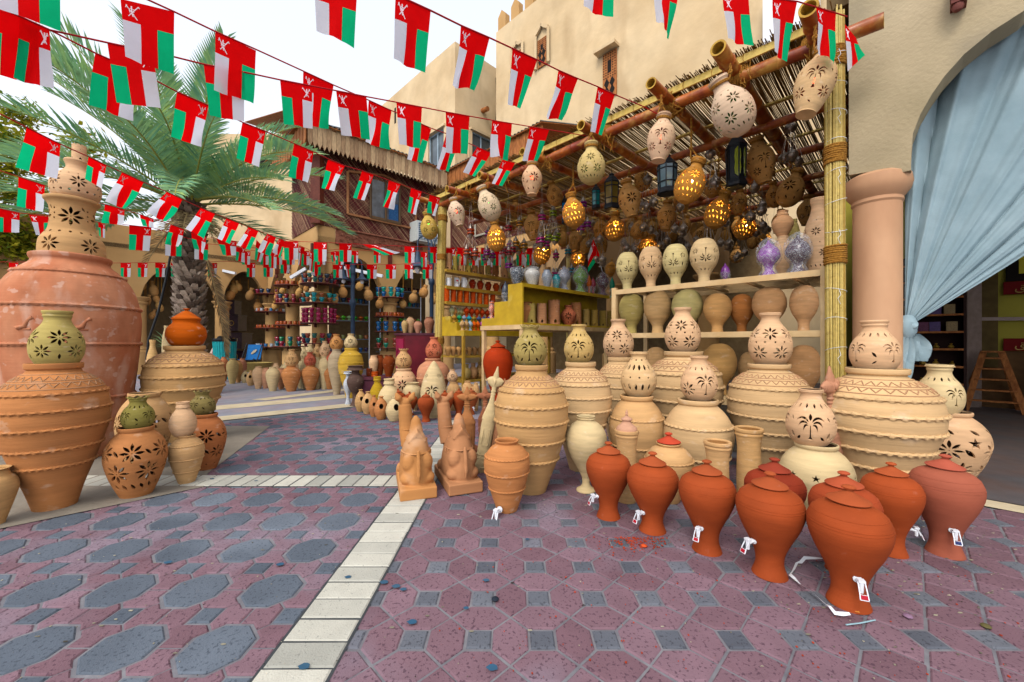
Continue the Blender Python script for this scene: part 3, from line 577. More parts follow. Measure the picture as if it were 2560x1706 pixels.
mb = MB(); mb.prism([b0+R_*9.5, W0+R_*5.2+N*.3, W0+R_*5.2+N*.3+Z*4.6, b0+R_*9.5+Z*4.6], R_*.2); mb.prism([W0+N*.5-R_*.1, b0-R_*.1, b0-R_*.1+Z*4.6, W0+N*.5-R_*.1+Z*4.6], -R_*.1)
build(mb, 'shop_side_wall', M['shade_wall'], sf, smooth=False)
mb = MB(); p1 = onC(2470, 0, BW-.05); p1.z = 0
mb.prism([b0-N*.02, b0+R_*9.4-N*.02, b0+R_*9.4-N*.02+Z*1.02, b0-N*.02+Z*1.02], -N*.02); build(mb, 'shop_dado', mk('dado', '#6b4c2c', var=.15), sf, smooth=False)
mb = MB(); a_ = onC(2436, 798, BW-.12); b_ = onC(2640, 797, BW-.12); mb.beam(a_, b_, .05, .06); p = onC(2427, 850, BW-.3); mb.beam(Vector((p.x, p.y, 0)), Vector((p.x, p.y, 4.5)), .26, .12)
build(mb, 'metal_door_frame', mk('dfr', '#a08c84', var=.15, metal=.2, rough=.5), sf, smooth=False)
# lettered sign board on the shop wall
mb = MB(); A = onC(2446, 700, BW-.1); B_ = onC(2446, 918, BW-.1)
mb.prism([Vector((A.x-.16, A.y+.16, B_.z)), Vector((A.x+.16, A.y-.16, B_.z)), Vector((A.x+.16, A.y-.16, 4.3)), Vector((A.x-.16, A.y+.16, 4.3))], -N*.03)
sgn = build(mb, 'vertical_sign_board', mk('sgb', '#6e5a30', '#5e4c28', var=.12), org=(A.x, A.y, 0), smooth=False); tag(sgn, 'narrow brown board with vertical dark red letters at the back of the shop', 'sign')
FONT_AR = None
def text(s, loc, xdir, up, size, m, name, parent=None, font=None, ext=.004, align='CENTER'):
    cu = bpy.data.curves.new(name, 'FONT'); cu.body = s; cu.size = size; cu.align_x = align; cu.align_y = 'CENTER'; cu.extrude = ext
    to = bpy.data.objects.new(name, cu); COL.objects.link(to); bpy.context.view_layer.update()
    dg = bpy.context.evaluated_depsgraph_get(); me = bpy.data.meshes.new_from_object(to.evaluated_get(dg)); bpy.data.objects.remove(to)
    me.materials.clear(); me.materials.append(m); x = Vector(xdir).normalized(); y = Vector(up).normalized(); zz = x.cross(y)
    Mx = Matrix((x, y, zz)).transposed().to_4x4(); Mx.translation = Vector(loc)-(ORG.get(parent.name, Vector()) if parent else Vector())
    me.transform(Mx); o = link(name, me, parent); return o
mr = mk('letters', '#3c0c0c', var=0, bump=0)
for ch, v in (('S', 742), ('E', 750), ('R', 765), ('E', 772), ('L', 789), ('I', 800), ('F', 807), ('E', 827), ('E', 839), ('X', 846), ('T', 853), ('C', 866), ('U', 872), ('I', 880), ('S', 887), ('N', 895), ('E', 904)):
    text(ch, onC(2446, v, BW-.16), R_, Z, .115, mr, 'letter', sgn)
for (v, txt, nm, side) in ((722, '\uFEE1\uFEEE\uFEE7 \uFED6\uFEF3\uFEAE\uFEA4\uFEDF\uFE8D'[::1], 'upper', 0), (862, '\u0621\uFE8E\uFED4\uFEDF \uFED6\uFEF3\uFEAE\uFEA4\uFEDF\uFE8D', 'lower', 1)):
    c0 = onC(2508, v, BW-.1); mb = MB(); mb.prism([c0-Z*.11, c0+R_*2.2-Z*.11, c0+R_*2.2+Z*.11, c0+Z*.11], -N*.03)
    s_o = build(mb, 'red_sign', mk('rs', '#7a0c0c', var=.1), org=c0, smooth=False); tag(s_o, 'red sign with yellow Arabic lettering, %s of two on the olive wall' % nm, 'sign')
    # words are laid right to left
    body = '\uFED6\uFEF3\uFEAE\uFEA4\uFEDF\uFE8D ' + ('\uFEE1\uFEEE\uFEE7' if side == 0 else '\u0621\uFE8E\uFED4\uFEC3')
    text(body, c0-N*.05+R_*.12, R_, Z, .16, mk('ly', '#c9a860', var=0, bump=0), 'lettering', s_o, align='LEFT')
c0 = onC(2514, 705, BW-.08); fr = MB()
fr.prism([c0, c0+R_*1.5, c0+R_*1.5+Z*1.3, c0+Z*1.3], -N*.06); pf = build(fr, 'picture_frame', M['dark'], org=c0, smooth=False); tag(pf, 'dark framed picture with yellow mount on the olive shop wall', 'picture')
fr = MB(); fr.prism([c0+R_*.14+Z*.12-N*.06, c0+R_*1.36+Z*.12-N*.06, c0+R_*1.36+Z*1.18-N*.06, c0+R_*.14+Z*1.18-N*.06], -N*.008); build(fr, 'mount', mk('mt', '#d8c83c', var=.05), pf, smooth=False)
fr = MB(); fr.prism([c0+R_*.3+Z*.28-N*.069, c0+R_*1.2+Z*.28-N*.069, c0+R_*1.2+Z*1.02-N*.069, c0+R_*.3+Z*1.02-N*.069], -N*.008); build(fr, 'print', mk('mt2', '#20242c', '#50584c', var=.3, scale=3), pf, smooth=False)
# the goods cabinet behind the curtain
cbk = thing('display_cabinet', 'dark display cabinet with brass trinkets behind the tied blue curtain', 'cabinet', onC(2255, 853, 13)*Vector((1, 1, 0)).length*0+Vector((6.35, 6.65, 0)))
P0 = Vector((6.2, 6.8, 0)); L = 1.0
mb = MB(); mb.prism([P0+N*.3, P0+R_*L+N*.3, P0+R_*L+N*.3+Z*2.6, P0+N*.3+Z*2.6], N*.05); mb.prism([P0, P0+N*.3, P0+N*.3+Z*2.6, P0+Z*2.6], R_*.03); mb.prism([P0+R_*L, P0+R_*L+N*.3, P0+R_*L+N*.3+Z*2.6, P0+R_*L+Z*2.6], R_*.03)
build(mb, 'carcase', mk('cc', '#2c1510', var=.1, bump=0), cbk, smooth=False)
for i in range(9):
    z = .25+i*.27; mb = MB(); mb.prism([P0+Z*z, P0+R_*L+Z*z, P0+R_*L+N*.3+Z*z, P0+N*.3+Z*z], (0, 0, .02)); mb.beam(P0+Z*(z+.01)-N*.005, P0+R_*L+Z*(z+.01)-N*.005, .01, .03, mi=1); build(mb, 'shelf', [mk('cc2', '#3c1c12', var=.1, bump=0), M['wood_o']], cbk, smooth=False)
k = 0
for i in range(1, 8):
    for j in range(6):
        p = P0+R_*(.1+j*.155+rnd.uniform(-.02, .02))+N*.1+Z*(.27+i*.27); mb = MB(); r = rnd.uniform(.03, .06)
        if i in (4, 5): mb.box(p+Z*.08, (.12, .1, .15), 0, (U, N, Z))
        else: mb.lathe([(r*.6, 0), (r, r*.6), (r*.7, r*1.3), (r*.3, r*1.7), (r*.5, r*2.2)], 10, c=p)
        o = build(mb, 'trinket', M['brass'] if i not in (4, 5) else mk('tr%d' % (k % 3), ('#6a3050', '#503870', '#8a7040')[k % 3], rough=.3, var=.3, scale=30), org=p); k += 1
        tag(o, ('small wrapped box' if i in (4, 5) else 'small brass ornament')+', %s from left on %s shelf of dark cabinet' % (NTH[j], NTH[i]), 'trinket', 'wrapped boxes in the dark cabinet' if i in (4, 5) else 'brass ornaments in the dark cabinet')
# step ladder leaning in the shop, and part of another
def ladder(u0, w0, lbl):
    base = onC(u0, 853, BW-1.2); base.z = 0; t = thing('wooden_ladder', lbl, 'ladder', base); mb = MB()
    for sg in (-1, 1):
        mb = MB(); mb.beam(base+R_*sg*.42*w0, base+R_*sg*.13*w0+N*.35+Z*1.62, .1, .05, up=N); build(mb, 'stile', M['wood_o'], t, smooth=False)
        mb = MB(); mb.beam(base+R_*sg*.42*w0+N*.85, base+R_*sg*.13*w0+N*.4+Z*1.6, .07, .05, up=N); build(mb, 'rear_leg', M['wood_o'], t, smooth=False)
    for i in range(5):
        z = .3+i*.29; h_ = .42-(.29*z/1.62); mb = MB(); mb.beam(base-R_*h_*w0+N*(.35*z/1.62)+Z*z, base+R_*h_*w0+N*(.35*z/1.62)+Z*z, .14, .04); build(mb, 'rung', M['wood_o'], t, smooth=False)
    mb = MB(); mb.box(base+N*.37+Z*1.64, (.32, .25, .04), 0, (R_, N, Z)); build(mb, 'top_step', M['wood_o'], t, smooth=False); t.scale = (.82, .82, .62)
ladder(2487, .95, 'brown wooden step ladder standing whole by the olive shop wall'); ladder(2665, 1, 'second wooden step ladder, cut off by the right edge of the photo')
# tied back curtain: a folded cloth fan gathered at a knot
K = onC(2262, 822, SC_+.35)
def fan(tt, row):                                       # tt 0..1 across the cloth, row 0 top .. 1 knot
    s = .36+tt*3.0; top = Vector(pt(s, 0, .42)); top.z = 4.55
    e = row; drop = Vector(top); k_ = Vector(K)
    # the cloth hangs from above and swings in to the knot, the right edge most
    sag = sin(pi*e)*(.05+.42*tt)
    p = drop.lerp(k_, e**(1.05)); p.z -= sag*.55
    if tt < .3: p.z += 0; p += (k_-drop)*0
    fold = (abs(sin(tt*17+1.3*sin(tt*7)+e*.8))**.6-.6)*.22*(1-e)**.3*(.65+.35*sin(tt*11+1))+sin(tt*61+3*sin(tt*5)+e*5)*.024*(1-e)**.5+sin(tt*139+e*9)*.006+.012*sin(e*31+tt*23)*(1-e)
    return p-N*fold*(1-.75*e)+R_*.02*cos(tt*44)*(1-e)
nx, ny = 220, 46; mb = MB(); vs = []
for j in range(ny+1):
    e = j/ny
    for i in range(nx+1): vs.append(fan(i/nx, e))
mb.add(vs, [(j*(nx+1)+i, j*(nx+1)+i+1, (j+1)*(nx+1)+i+1, (j+1)*(nx+1)+i) for j in range(ny) for i in range(nx)])
cur = thing('curtain', 'pale blue cloth curtain tied back in a knot beside the pink column', 'curtain', (K.x, K.y, 0)); build(mb, 'drape', M['cloth'], cur, angle=80)
mb = MB(); mb.tube([K+Vector((.02, 0, .1)), K+Vector((.0, -.03, .04)), K+Vector((-.01, -.03, -.03)), K+Vector((0, 0, -.1))], [.05, .07, .065, .04], 14)
mb.tube([K+Vector((-.05, -.03, .05)), K+Vector((0, -.09, .02)), K+Vector((.06, -.03, -.02)), K+Vector((0, .03, 0))], .028, 10)
build(mb, 'knot', M['cloth'], cur)
mb = MB()
for (dx, L_, w_) in ((-.03, .48, .07), (.04, .25, .1)):
    vs = []; nl = 12
    for j in range(nl+1):
        e = j/nl; ww = w_*(.35+1.0*sin(pi*min(1, e*1.05)*.8))
        for i in range(9): x = i/8-.5; vs.append(K+Vector((dx+x*ww*2*.75+dx*e*1.2, -.04-x*ww*.7+.02*sin(i*2.1+e*4), -.05-e*L_)))
    mb.add(vs, [(j*9+i, j*9+i+1, (j+1)*9+i+1, (j+1)*9+i) for j in range(nl) for i in range(8)])
build(mb, 'loose_end', M['cloth'], cur, angle=80)
# ---------------------------------------------------------------- pottery
def smoothprof(pts, sub=4):
    out = []; n = len(pts)
    for i in range(n-1):
        p0 = pts[max(i-1, 0)]; p1 = pts[i]; p2 = pts[i+1]; p3 = pts[min(i+2, n-1)]
        for k in range(sub):
            t = k/sub; f = lambda a, b, c, d: .5*((2*b)+(-a+c)*t+(2*a-5*b+4*c-d)*t*t+(-a+3*b-3*c+d)*t**3)
            out.append((max(0.0, f(p0[0], p1[0], p2[0], p3[0])), f(p0[1], p1[1], p2[1], p3[1])))
    out.append(pts[-1]); return out
# radius (1 = widest) and height (1 = full height) of each kind
PROF = {
 'ali': [(.40, 0), (.53, .11), (.69, .23), (.83, .36), (.96, .50), (1, .63), (.965, .72), (.86, .80), (.69, .86), (.50, .905), (.405, .935), (.40, .95), (.445, .965), (.45, .995), (.42, 1)],
 'belly': [(.38, 0), (.52, .15), (.71, .31), (.86, .45), (.985, .58), (1, .70), (.93, .80), (.80, .865), (.62, .91), (.48, .94), (.455, .955), (.50, .965), (.505, .998), (.47, 1)],
 'globe': [(.62, 0), (.82, .10), (.97, .24), (1, .37), (.94, .51), (.77, .65), (.54, .77), (.43, .85), (.415, .90), (.46, .94), (.50, .96), (.48, .975), (.50, .985), (.49, 1), (.44, 1)],
 'squat': [(.76, 0), (.93, .13), (1, .28), (.97, .45), (.82, .60), (.60, .72), (.50, .80), (.485, .86), (.53, .90), (.51, .93), (.555, .96), (.56, 1), (.50, 1)],
 'urn': [(.50, 0), (.66, .13), (.84, .3), (.97, .48), (1, .6), (.93, .73), (.77, .84), (.6, .91), (.54, .935), (.58, .955), (.585, .995), (.54, 1)],
 'water': [(.53, 0), (.50, .03), (.43, .10), (.41, .17), (.46, .27), (.62, .40), (.82, .54), (.96, .67), (1, .76), (.965, .84), (.86, .91), (.70, .955), (.53, .98), (.47, 1), (.40, 1)],
 'egg': [(.42, 0), (.39, .10), (.41, .18), (.56, .27), (.80, .38), (.965, .52), (1, .62), (.95, .75), (.78, .88), (.5, .965), (.22, .995), (0, 1)],
 'cutegg': [(.42, 0), (.39, .12), (.43, .2), (.62, .31), (.86, .43), (.99, .57), (1, .67), (.9, .82), (.7, .94), (.52, .99), (.45, 1.0), (.42, .99)],
 'hang': [(.50, 0), (.47, .02), (.56, .07), (.72, .18), (.92, .34), (1, .48), (.94, .60), (.76, .71), (.56, .79), (.43, .85), (.40, .90), (.46, .94), (.52, .96), (.49, .98), (.52, .995), (.47, 1)],
 'ball': [(.30, 0), (.36, .01), (.66, .08), (.90, .2), (1, .36), (.97, .5), (.82, .63), (.58, .74), (.42, .81), (.39, .88), (.43, .94), (.50, .97), (.48, .985), (.50, 1), (.44, 1)],
 'foot': [(.47, 0), (.45, .02), (.28, .05), (.19, .09), (.185, .14), (.24, .2), (.46, .32), (.76, .46), (.96, .6), (1, .7), (.92, .8), (.7, .88), (.45, .93), (.40, .96), (.43, .985), (.45, 1), (.38, 1)],
 'jar': [(.44, 0), (.60, .15), (.82, .38), (.97, .58), (1, .68), (.94, .78), (.74, .88), (.54, .93), (.46, .955), (.50, .975), (.52, 1), (.45, 1)],
 'bird': [(.55, 0), (.62, .03), (.86, .2), (1, .38), (.95, .55), (.75, .72), (.48, .84), (.30, .9), (.24, .94), (.33, .96), (.36, .99), (.28, 1)],
 'eggtall': [(.55, 0), (.75, .1), (.93, .25), (1, .4), (.93, .55), (.76, .7), (.5, .84), (.25, .94), (.1, .985), (0, 1)],
 'cyl': [(.80, 0), (.84, .05), (.86, .3), (.82, .55), (.80, .75), (.88, .88), (.96, .92), (.92, .945), (1, .96), (.98, 1), (.80, 1)],
 'vase': [(.50, 0), (.52, .05), (.75, .3), (.98, .58), (1, .7), (.88, .82), (.62, .9), (.55, .94), (.68, .98), (.74, 1), (.62, 1)],
 'potlid': [(.62, 0), (.80, .06), (.98, .22), (1, .34), (.93, .47), (.72, .58), (.66, .62), (.68, .68), (.72, .70), (.71, .735), (.66, .75), (.40, .84), (.2, .91), (.1, .93), (.1, .955), (.17, .97), (.16, .99), (0, 1)],
 'bell': [(1, 0), (1, .1), (.96, .24), (.83, .34), (.72, .42), (.68, .52), (.66, .66), (.67, .78), (.74, .86), (.83, .90), (.84, .93), (.80, .95), (.5, .97)],
 'topv': [(.8, 0), (.94, .1), (1, .27), (.96, .42), (.82, .55), (.58, .67), (.43, .75), (.38, .82), (.40, .88), (.45, .94), (.47, .96), (.455, .985), (.44, 1), (.4, 1)],
 'giant': [(.62, 0), (.74, .1), (.86, .24), (.93, .4), (.975, .54), (1, .66), (.985, .72), (.93, .80), (.82, .87), (.66, .925), (.56, .95), (.53, .965), (.555, .98), (.555, .995), (.50, 1)],
 'ornate': [(.75, 0), (.55, .06), (.36, .18), (.40, .3), (.75, .42), (1, .56), (.98, .66), (.72, .75), (.5, .8), (.46, .88), (.7, .96), (.97, 1), (.85, 1)],
 'mug': [(.62, 0), (.9, .02), (.95, .3), (.95, .98), (1, 1), (.85, 1)],
 'cupw': [(.55, 0), (.5, .1), (.62, .3), (.8, .55), (.66, .7), (.6, .75), (.75, .95), (1, 1), (.85, 1)],
 'burner': [(.8, 0), (.6, .08), (.35, .2), (.45, .32), (.9, .48), (1, .58), (.8, .74), (.4, .86), (.15, .93), (.12, .97), (0, 1)],
}
SOLID = {'egg', 'eggtall', 'potlid', 'burner', 'bell'}
def almond(cx, cy, a, r0, r1, w, n=5):
    up = [(r0+(r1-r0)*i/n, w*1.12*sin(pi*i/n)**.8) for i in range(n+1)]; pl = up+[(x, -y) for x, y in up[-2:0:-1]]
    return [(cx+x*cos(a)-y*sin(a), cy+x*sin(a)+y*cos(a)) for x, y in pl]
def flower(R, n=8, w=.13, a0=0):
    return [almond(0, 0, a0+2*pi*i/n+pi/n*0, .2*R, R, w*R) for i in range(n)]+[almond(0, 0, 0, -.05*R, .05*R, .05*R, 3)]
def crescent(p0, c, p1, w, n=7):
    q = lambda t: ((1-t)**2*p0[0]+2*(1-t)*t*c[0]+t*t*p1[0], (1-t)**2*p0[1]+2*(1-t)*t*c[1]+t*t*p1[1])
    up = []; dn = []
    for i in range(n+1):
        t = i/n; x, y = q(t); x2, y2 = q(min(1, t+.02)); x1, y1 = q(max(0, t-.02)); dx, dy = x2-x1, y2-y1; l = sqrt(dx*dx+dy*dy) or 1
        k = w*sin(pi*t**.8)**.9; up.append((x-dy/l*k*.55, y+dx/l*k*.55)); dn.append((x+dy/l*k*.45, y-dx/l*k*.45))
    return up+dn[-2:0:-1]
def palm(R):
    s = []
    for sg in (-1, 1):
        for p0, c, p1, w in (((.10, .34), (.42, .98), (.86, .42), .17), ((.14, .22), (.52, .62), (.74, .0), .16), ((.12, .10), (.38, .30), (.42, -.32), .14)):
            s.append(crescent((sg*p0[0]*R, p0[1]*R), (sg*c[0]*R, c[1]*R), (sg*p1[0]*R, p1[1]*R), w*R*sg if sg > 0 else w*R))
    s.append([(-.02*R, .12*R), (.02*R, .12*R), (.045*R, -.72*R), (.16*R, -.98*R), (-.16*R, -.98*R), (-.045*R, -.72*R)][::-1])
    s.append(almond(0, .72*R, pi/2, -.26*R, .26*R, .09*R)); return s
def star(R): return [[(R*(1 if i % 2 == 0 else .4)*cos(pi/2+i*pi/5), R*(1 if i % 2 == 0 else .4)*sin(pi/2+i*pi/5)) for i in range(10)]]
def motifs(spec, A):                                    # rows of cut shapes -> [(polygon, azimuth, height)]
    out = []
    for row in spec:
        k, n, zf, R, ph = row[:5]
        for i in range(n):
            a = pi+ph*2*pi/n+2*pi*i/n; a = a % (2*pi)
            if k == 'F': sh = flower(R, a0=.2 if row[5:] else 0)
            elif k == 'P': sh = palm(R)
            elif k == 'Q': sh = [[(x, -y) for x, y in q] for q in palm(R)]
            elif k == 'D': sh = [[(R*cos(j*pi/3.5), R*sin(j*pi/3.5)) for j in range(7)]]
            elif k == 'S': sh = [almond(0, 0, pi/2+(row[5] if row[5:] else 0), -R, R, R*.32)]
            elif k == 'T': sh = star(R)
            elif k == 'O': sh = [[(R*cos(j*pi/6), R*1.25*sin(j*pi/6)) for j in range(12)]]
            elif k == 'A': sh = [[(-R, -R*1.3), (R, -R*1.3), (R, R*.3), (R*.6, R*1.0), (0, R*1.5), (-R*.6, R*1.0), (-R, R*.3)]]
            elif k == 'W': sh = [[(-R*.4, -R), (R*.4, -R), (R*.4, R), (-R*.4, R)]]
            out += [(s, a, zf*A) for s in sh]
    return out
def area(p): return sum(p[i-1][0]*p[i][1]-p[i][0]*p[i-1][1] for i in range(len(p)))
def pierced(prof, mots, thick=.075, nphi=60):
    L = [0]
    for a_, b_ in zip(prof, prof[1:]): L.append(L[-1]+math.dist(a_, b_))
    T = L[-1]
    def on(s):
        s = min(max(s, 0), T); lo, hi = 0, len(L)-1
        while hi-lo > 1:
            m_ = (lo+hi)//2
            if L[m_] <= s: lo = m_
            else: hi = m_
        f = (s-L[lo])/max(1e-9, L[hi]-L[lo]); a_, b_ = prof[lo], prof[hi]; return a_[0]+(b_[0]-a_[0])*f, a_[1]+(b_[1]-a_[1])*f
    def nrm(s):
        r0, z0 = on(s-.03); r1, z1 = on(s+.03); dr, dz = r1-r0, z1-z0; l = sqrt(dr*dr+dz*dz) or 1; return dz/l, -dr/l
    def s_at(z):
        for i in range(len(prof)-1):
            if prof[i][1] <= z <= prof[i+1][1]+1e-9: return L[i]+(L[i+1]-L[i])*(z-prof[i][1])/max(1e-9, prof[i+1][1]-prof[i][1])
        return T*.5
    polys = []
    for pl, a_, z in mots:
        s0 = s_at(z); pts = []
        for dx, dy in pl: s = s0+dy; r = max(.25, on(s)[0]); pts.append((a_+dx/r, s))
        xs = [p[0] for p in pts]; ys = [p[1] for p in pts]
        if min(xs) < .03 or max(xs) > 2*pi-.03 or min(ys) < .03 or max(ys) > T-.12: continue
        if area(pts) < 0: pts = pts[::-1]
        bb = (min(xs), max(xs), min(ys), max(ys))
        if any(not (bb[1]+.01 < q[1][0] or q[1][1] < bb[0]-.01 or bb[3]+.01 < q[1][2] or q[1][3] < bb[2]-.01) and overlap(pts, q[0]) for q in polys): continue
        polys.append((pts, bb))
    V = []; E = []
    ns = len(prof)
    rows = [L[i] for i in range(ns)]
    for j, s in enumerate(rows):
        for i in range(nphi+1): V.append((2*pi*i/nphi, s))
    for i in range(nphi): E.append((i, i+1)); E.append(((ns-1)*(nphi+1)+i, (ns-1)*(nphi+1)+i+1))
    for j in range(ns-1): E.append((j*(nphi+1), (j+1)*(nphi+1))); E.append((j*(nphi+1)+nphi, (j+1)*(nphi+1)+nphi))
    for pts, bb in polys:
        o = len(V); V += pts; E += [(o+i, o+(i+1) % len(pts)) for i in range(len(pts))]
    r = delaunay_2d_cdt([Vector(v) for v in V], E, [], 0, 1e-6); vv = r[0]; tris = r[2]
    cells = {}
    for k, (pts, bb) in enumerate(polys):
        for i in range(int(bb[0]*4), int(bb[1]*4)+1):
            for j in range(int(bb[2]*4), int(bb[3]*4)+1): cells.setdefault((i, j), []).append(k)
    def inside(x, y):
        for k in cells.get((int(x*4), int(y*4)), ()):
            pts, bb = polys[k]
            if bb[0] <= x <= bb[1] and bb[2] <= y <= bb[3]:
                c_ = False; n = len(pts)
                for i in range(n):
                    x1, y1 = pts[i-1]; x2, y2 = pts[i]
                    if (y1 > y) != (y2 > y) and x < (x2-x1)*(y-y1)/(y2-y1)+x1: c_ = not c_
                if c_: return True
        return False
    keep = [t for t in tris if not inside(sum(vv[i].x for i in t)/3, sum(vv[i].y for i in t)/3)]
    cnt = {}
    for t in keep:
        for i in range(3): e = (t[i], t[(i+1) % 3]); cnt[e] = cnt.get(e, 0)+1
    rim = [e for e in cnt if (e[1], e[0]) not in cnt]
    mb = MB(); vo = []; vi = []; no = []
    for v in vv:
        s = v.y; r_, z_ = on(s); nr, nz_ = nrm(s); c_, s_ = cos(v.x), sin(v.x)
        n3 = (nr*c_, nr*s_, nz_); vo.append((r_*c_, r_*s_, z_)); no.append(n3)
        ri = max(.01, r_-nr*thick); vi.append((ri*c_, ri*s_, max(z_-nz_*thick, .01)))
    n = len(vv); NN = list(no)+[(-a_, -b_, -c_) for a_, b_, c_ in no]
    mb.add(vo+vi, [], 0); mb.f += [tuple(t) for t in keep]+[tuple(n+i for i in t[::-1]) for t in keep]; mb.m += [0]*len(keep)+[1]*len(keep); mb.t += [.5]*2*len(keep)
    for a_, b_ in rim:
        if abs(vv[a_].x-vv[b_].x) < 1e-5 and (vv[a_].x < 1e-4 or vv[a_].x > 2*pi-1e-4): continue
        A_, B_, C_, D_ = Vector(vo[b_]), Vector(vo[a_]), Vector(vi[a_]), Vector(vi[b_]); nf = (B_-A_).cross(D_-A_); nf = nf.normalized() if nf.length > 1e-9 else Vector((0, 0, 1))
        mb.add([A_, B_, C_, D_], [(0, 1, 2, 3)], 0); NN += [tuple(nf)]*4
    r0 = prof[0][0]; k = 24
    if r0 > .02: mb.add([(r0*cos(2*pi*i/k), r0*sin(2*pi*i/k), .004) for i in range(k)], [tuple(range(k))[::-1]], 0); NN += [(0, 0, -1)]*k
    return mb, NN
def overlap(a_, b_):
    def pin(p, pl):
        c_ = False
        for i in range(len(pl)):
            x1, y1 = pl[i-1]; x2, y2 = pl[i]
            if (y1 > p[1]) != (y2 > p[1]) and p[0] < (x2-x1)*(p[1]-y1)/(y2-y1)+x1: c_ = not c_
        return c_
    if any(pin(p, b_) for p in a_) or any(pin(p, a_) for p in b_): return True
    def cr(p, q, r): return (q[0]-p[0])*(r[1]-p[1])-(q[1]-p[1])*(r[0]-p[0])
    for i in range(len(a_)):
        for j in range(len(b_)):
            p1, p2, p3, p4 = a_[i-1], a_[i], b_[j-1], b_[j]
            if cr(p1, p2, p3)*cr(p1, p2, p4) < 0 and cr(p3, p4, p1)*cr(p3, p4, p2) < 0: return True
    return False
PAT = {
 'palm4': [('S', 14, .72, .13, .5), ('P', 4, .36, .64, 0), ('S', 4, .50, .12, .5, .4), ('S', 4, .20, .20, .5), ('S', 4, .15, .17, .66, -.7), ('S', 4, .15, .17, .34, .7)],
 'palm3': [('S', 12, .72, .13, .5), ('P', 3, .37, .66, .2), ('F', 3, .26, .46, .7), ('S', 6, .55, .13, 0, .5)],
 'flow2': [('F', 6, .60, .37, 0), ('D', 14, .435, .055, .5), ('F', 6, .23, .40, .5)],
 'flow1': [('F', 5, .50, .46, 0), ('F', 5, .20, .34, .5), ('D', 5, .66, .05, .5)],
 'slits': [('D', 9, .82, .055, .5), ('S', 16, .66, .20, 0), ('D', 12, .44, .055, 0), ('S', 16, .22, .22, .5)],
 'squatf': [('F', 5, .50, .44, .0), ('F', 5, .24, .36, .5), ('S', 5, .14, .16, 0)],
 'sqpalm': [('S', 14, .70, .13, .5), ('P', 4, .36, .52, .5), ('S', 4, .30, .16, 0, .6), ('S', 4, .14, .13, 0, -.8)],
 'lit': [('D', 12, .70, .05, .5), ('F', 6, .55, .40, 0), ('S', 6, .56, .13, .5), ('S', 18, .33, .16, 0, .3), ('S', 18, .19, .15, .5, .3), ('S', 14, .08, .09, 0, .3)],
 'hpalm': [('S', 12, .76, .12, .5), ('P', 4, .42, .62, 0), ('F', 4, .24, .34, .5), ('S', 4, .52, .13, .5, .3), ('S', 4, .11, .1, .0, .8)],
 'hflow': [('D', 12, .70, .045, 0), ('F', 6, .55, .34, 0), ('D', 12, .405, .045, .5), ('F', 6, .27, .34, .5), ('S', 18, .11, .12, 0, .3)],
 'hflow2': [('D', 10, .72, .05, 0), ('F', 4, .44, .52, 0), ('S', 8, .14, .16, 0, .4), ('S', 4, .60, .15, .5, .5), ('S', 4, .32, .17, .5, -.5)],
 'stars': [('T', 10, .62, .12, 0), ('T', 10, .44, .12, .5), ('T', 9, .26, .11, 0)],
 'urnf': [('F', 6, .68, .40, 0), ('F', 6, .40, .42, .5), ('S', 6, .68, .16, .5, .7), ('S', 18, .19, .15, 0, .4)],
 'urn2': [('F', 5, .64, .42, 0), ('S', 5, .64, .22, .5, .9), ('F', 5, .34, .40, .5), ('D', 10, .12, .05, 0), ('S', 5, .36, .2, 0, .6)],
 'shf': [('D', 12, .8, .045, 0), ('F', 5, .6, .42, 0), ('P', 5, .28, .42, .5)],
 'eggp': [('P', 3, .44, .66, 0), ('F', 4, .74, .20, .5), ('F', 3, .30, .28, .5), ('D', 6, .15, .05, 0)],
 'invp': [('Q', 4, .60, .55, 0), ('F', 4, .70, .26, .5), ('S', 4, .5, .2, .5), ('S', 14, .30, .12, 0)],
 'bellp': [('D', 16, .36, .05, 0), ('F', 4, .62, .40, 0), ('D', 4, .74, .04, .5), ('D', 4, .66, .04, .5), ('D', 4, .58, .04, .5), ('F', 5, .15, .34, .5), ('S', 4, .76, .1, .35, .6)],
 'topp': [('D', 18, .15, .06, 0), ('F', 6, .38, .36, 0), ('D', 14, .58, .04, 0)],
 'moon': [('S', 9, .76, .15, 0, .9), ('T', 5, .62, .2, .5), ('F', 5, .50, .36, 0), ('F', 7, .22, .34, .4), ('S', 5, .48, .2, .4, .8)],
 'hole': [('O', 1, .60, .33, .0)],
}
MESH = {}
def ropering(mb, r, z, k=.022, n=120, seg=6, tw=34, slope=0):
    vs = []
    for i in range(n):
        a = 2*pi*i/n
        for j in range(seg):
            b_ = 2*pi*j/seg; rr = k*(1+.30*cos(2*(b_)-tw*a)); vs.append(((r+rr*cos(b_))*cos(a), (r+rr*cos(b_))*sin(a), z+rr*sin(b_)))
    mb.add(vs, [(i*seg+j, ((i+1) % n)*seg+j, ((i+1) % n)*seg+(j+1) % seg, i*seg+(j+1) % seg) for i in range(n) for j in range(seg)], 0)
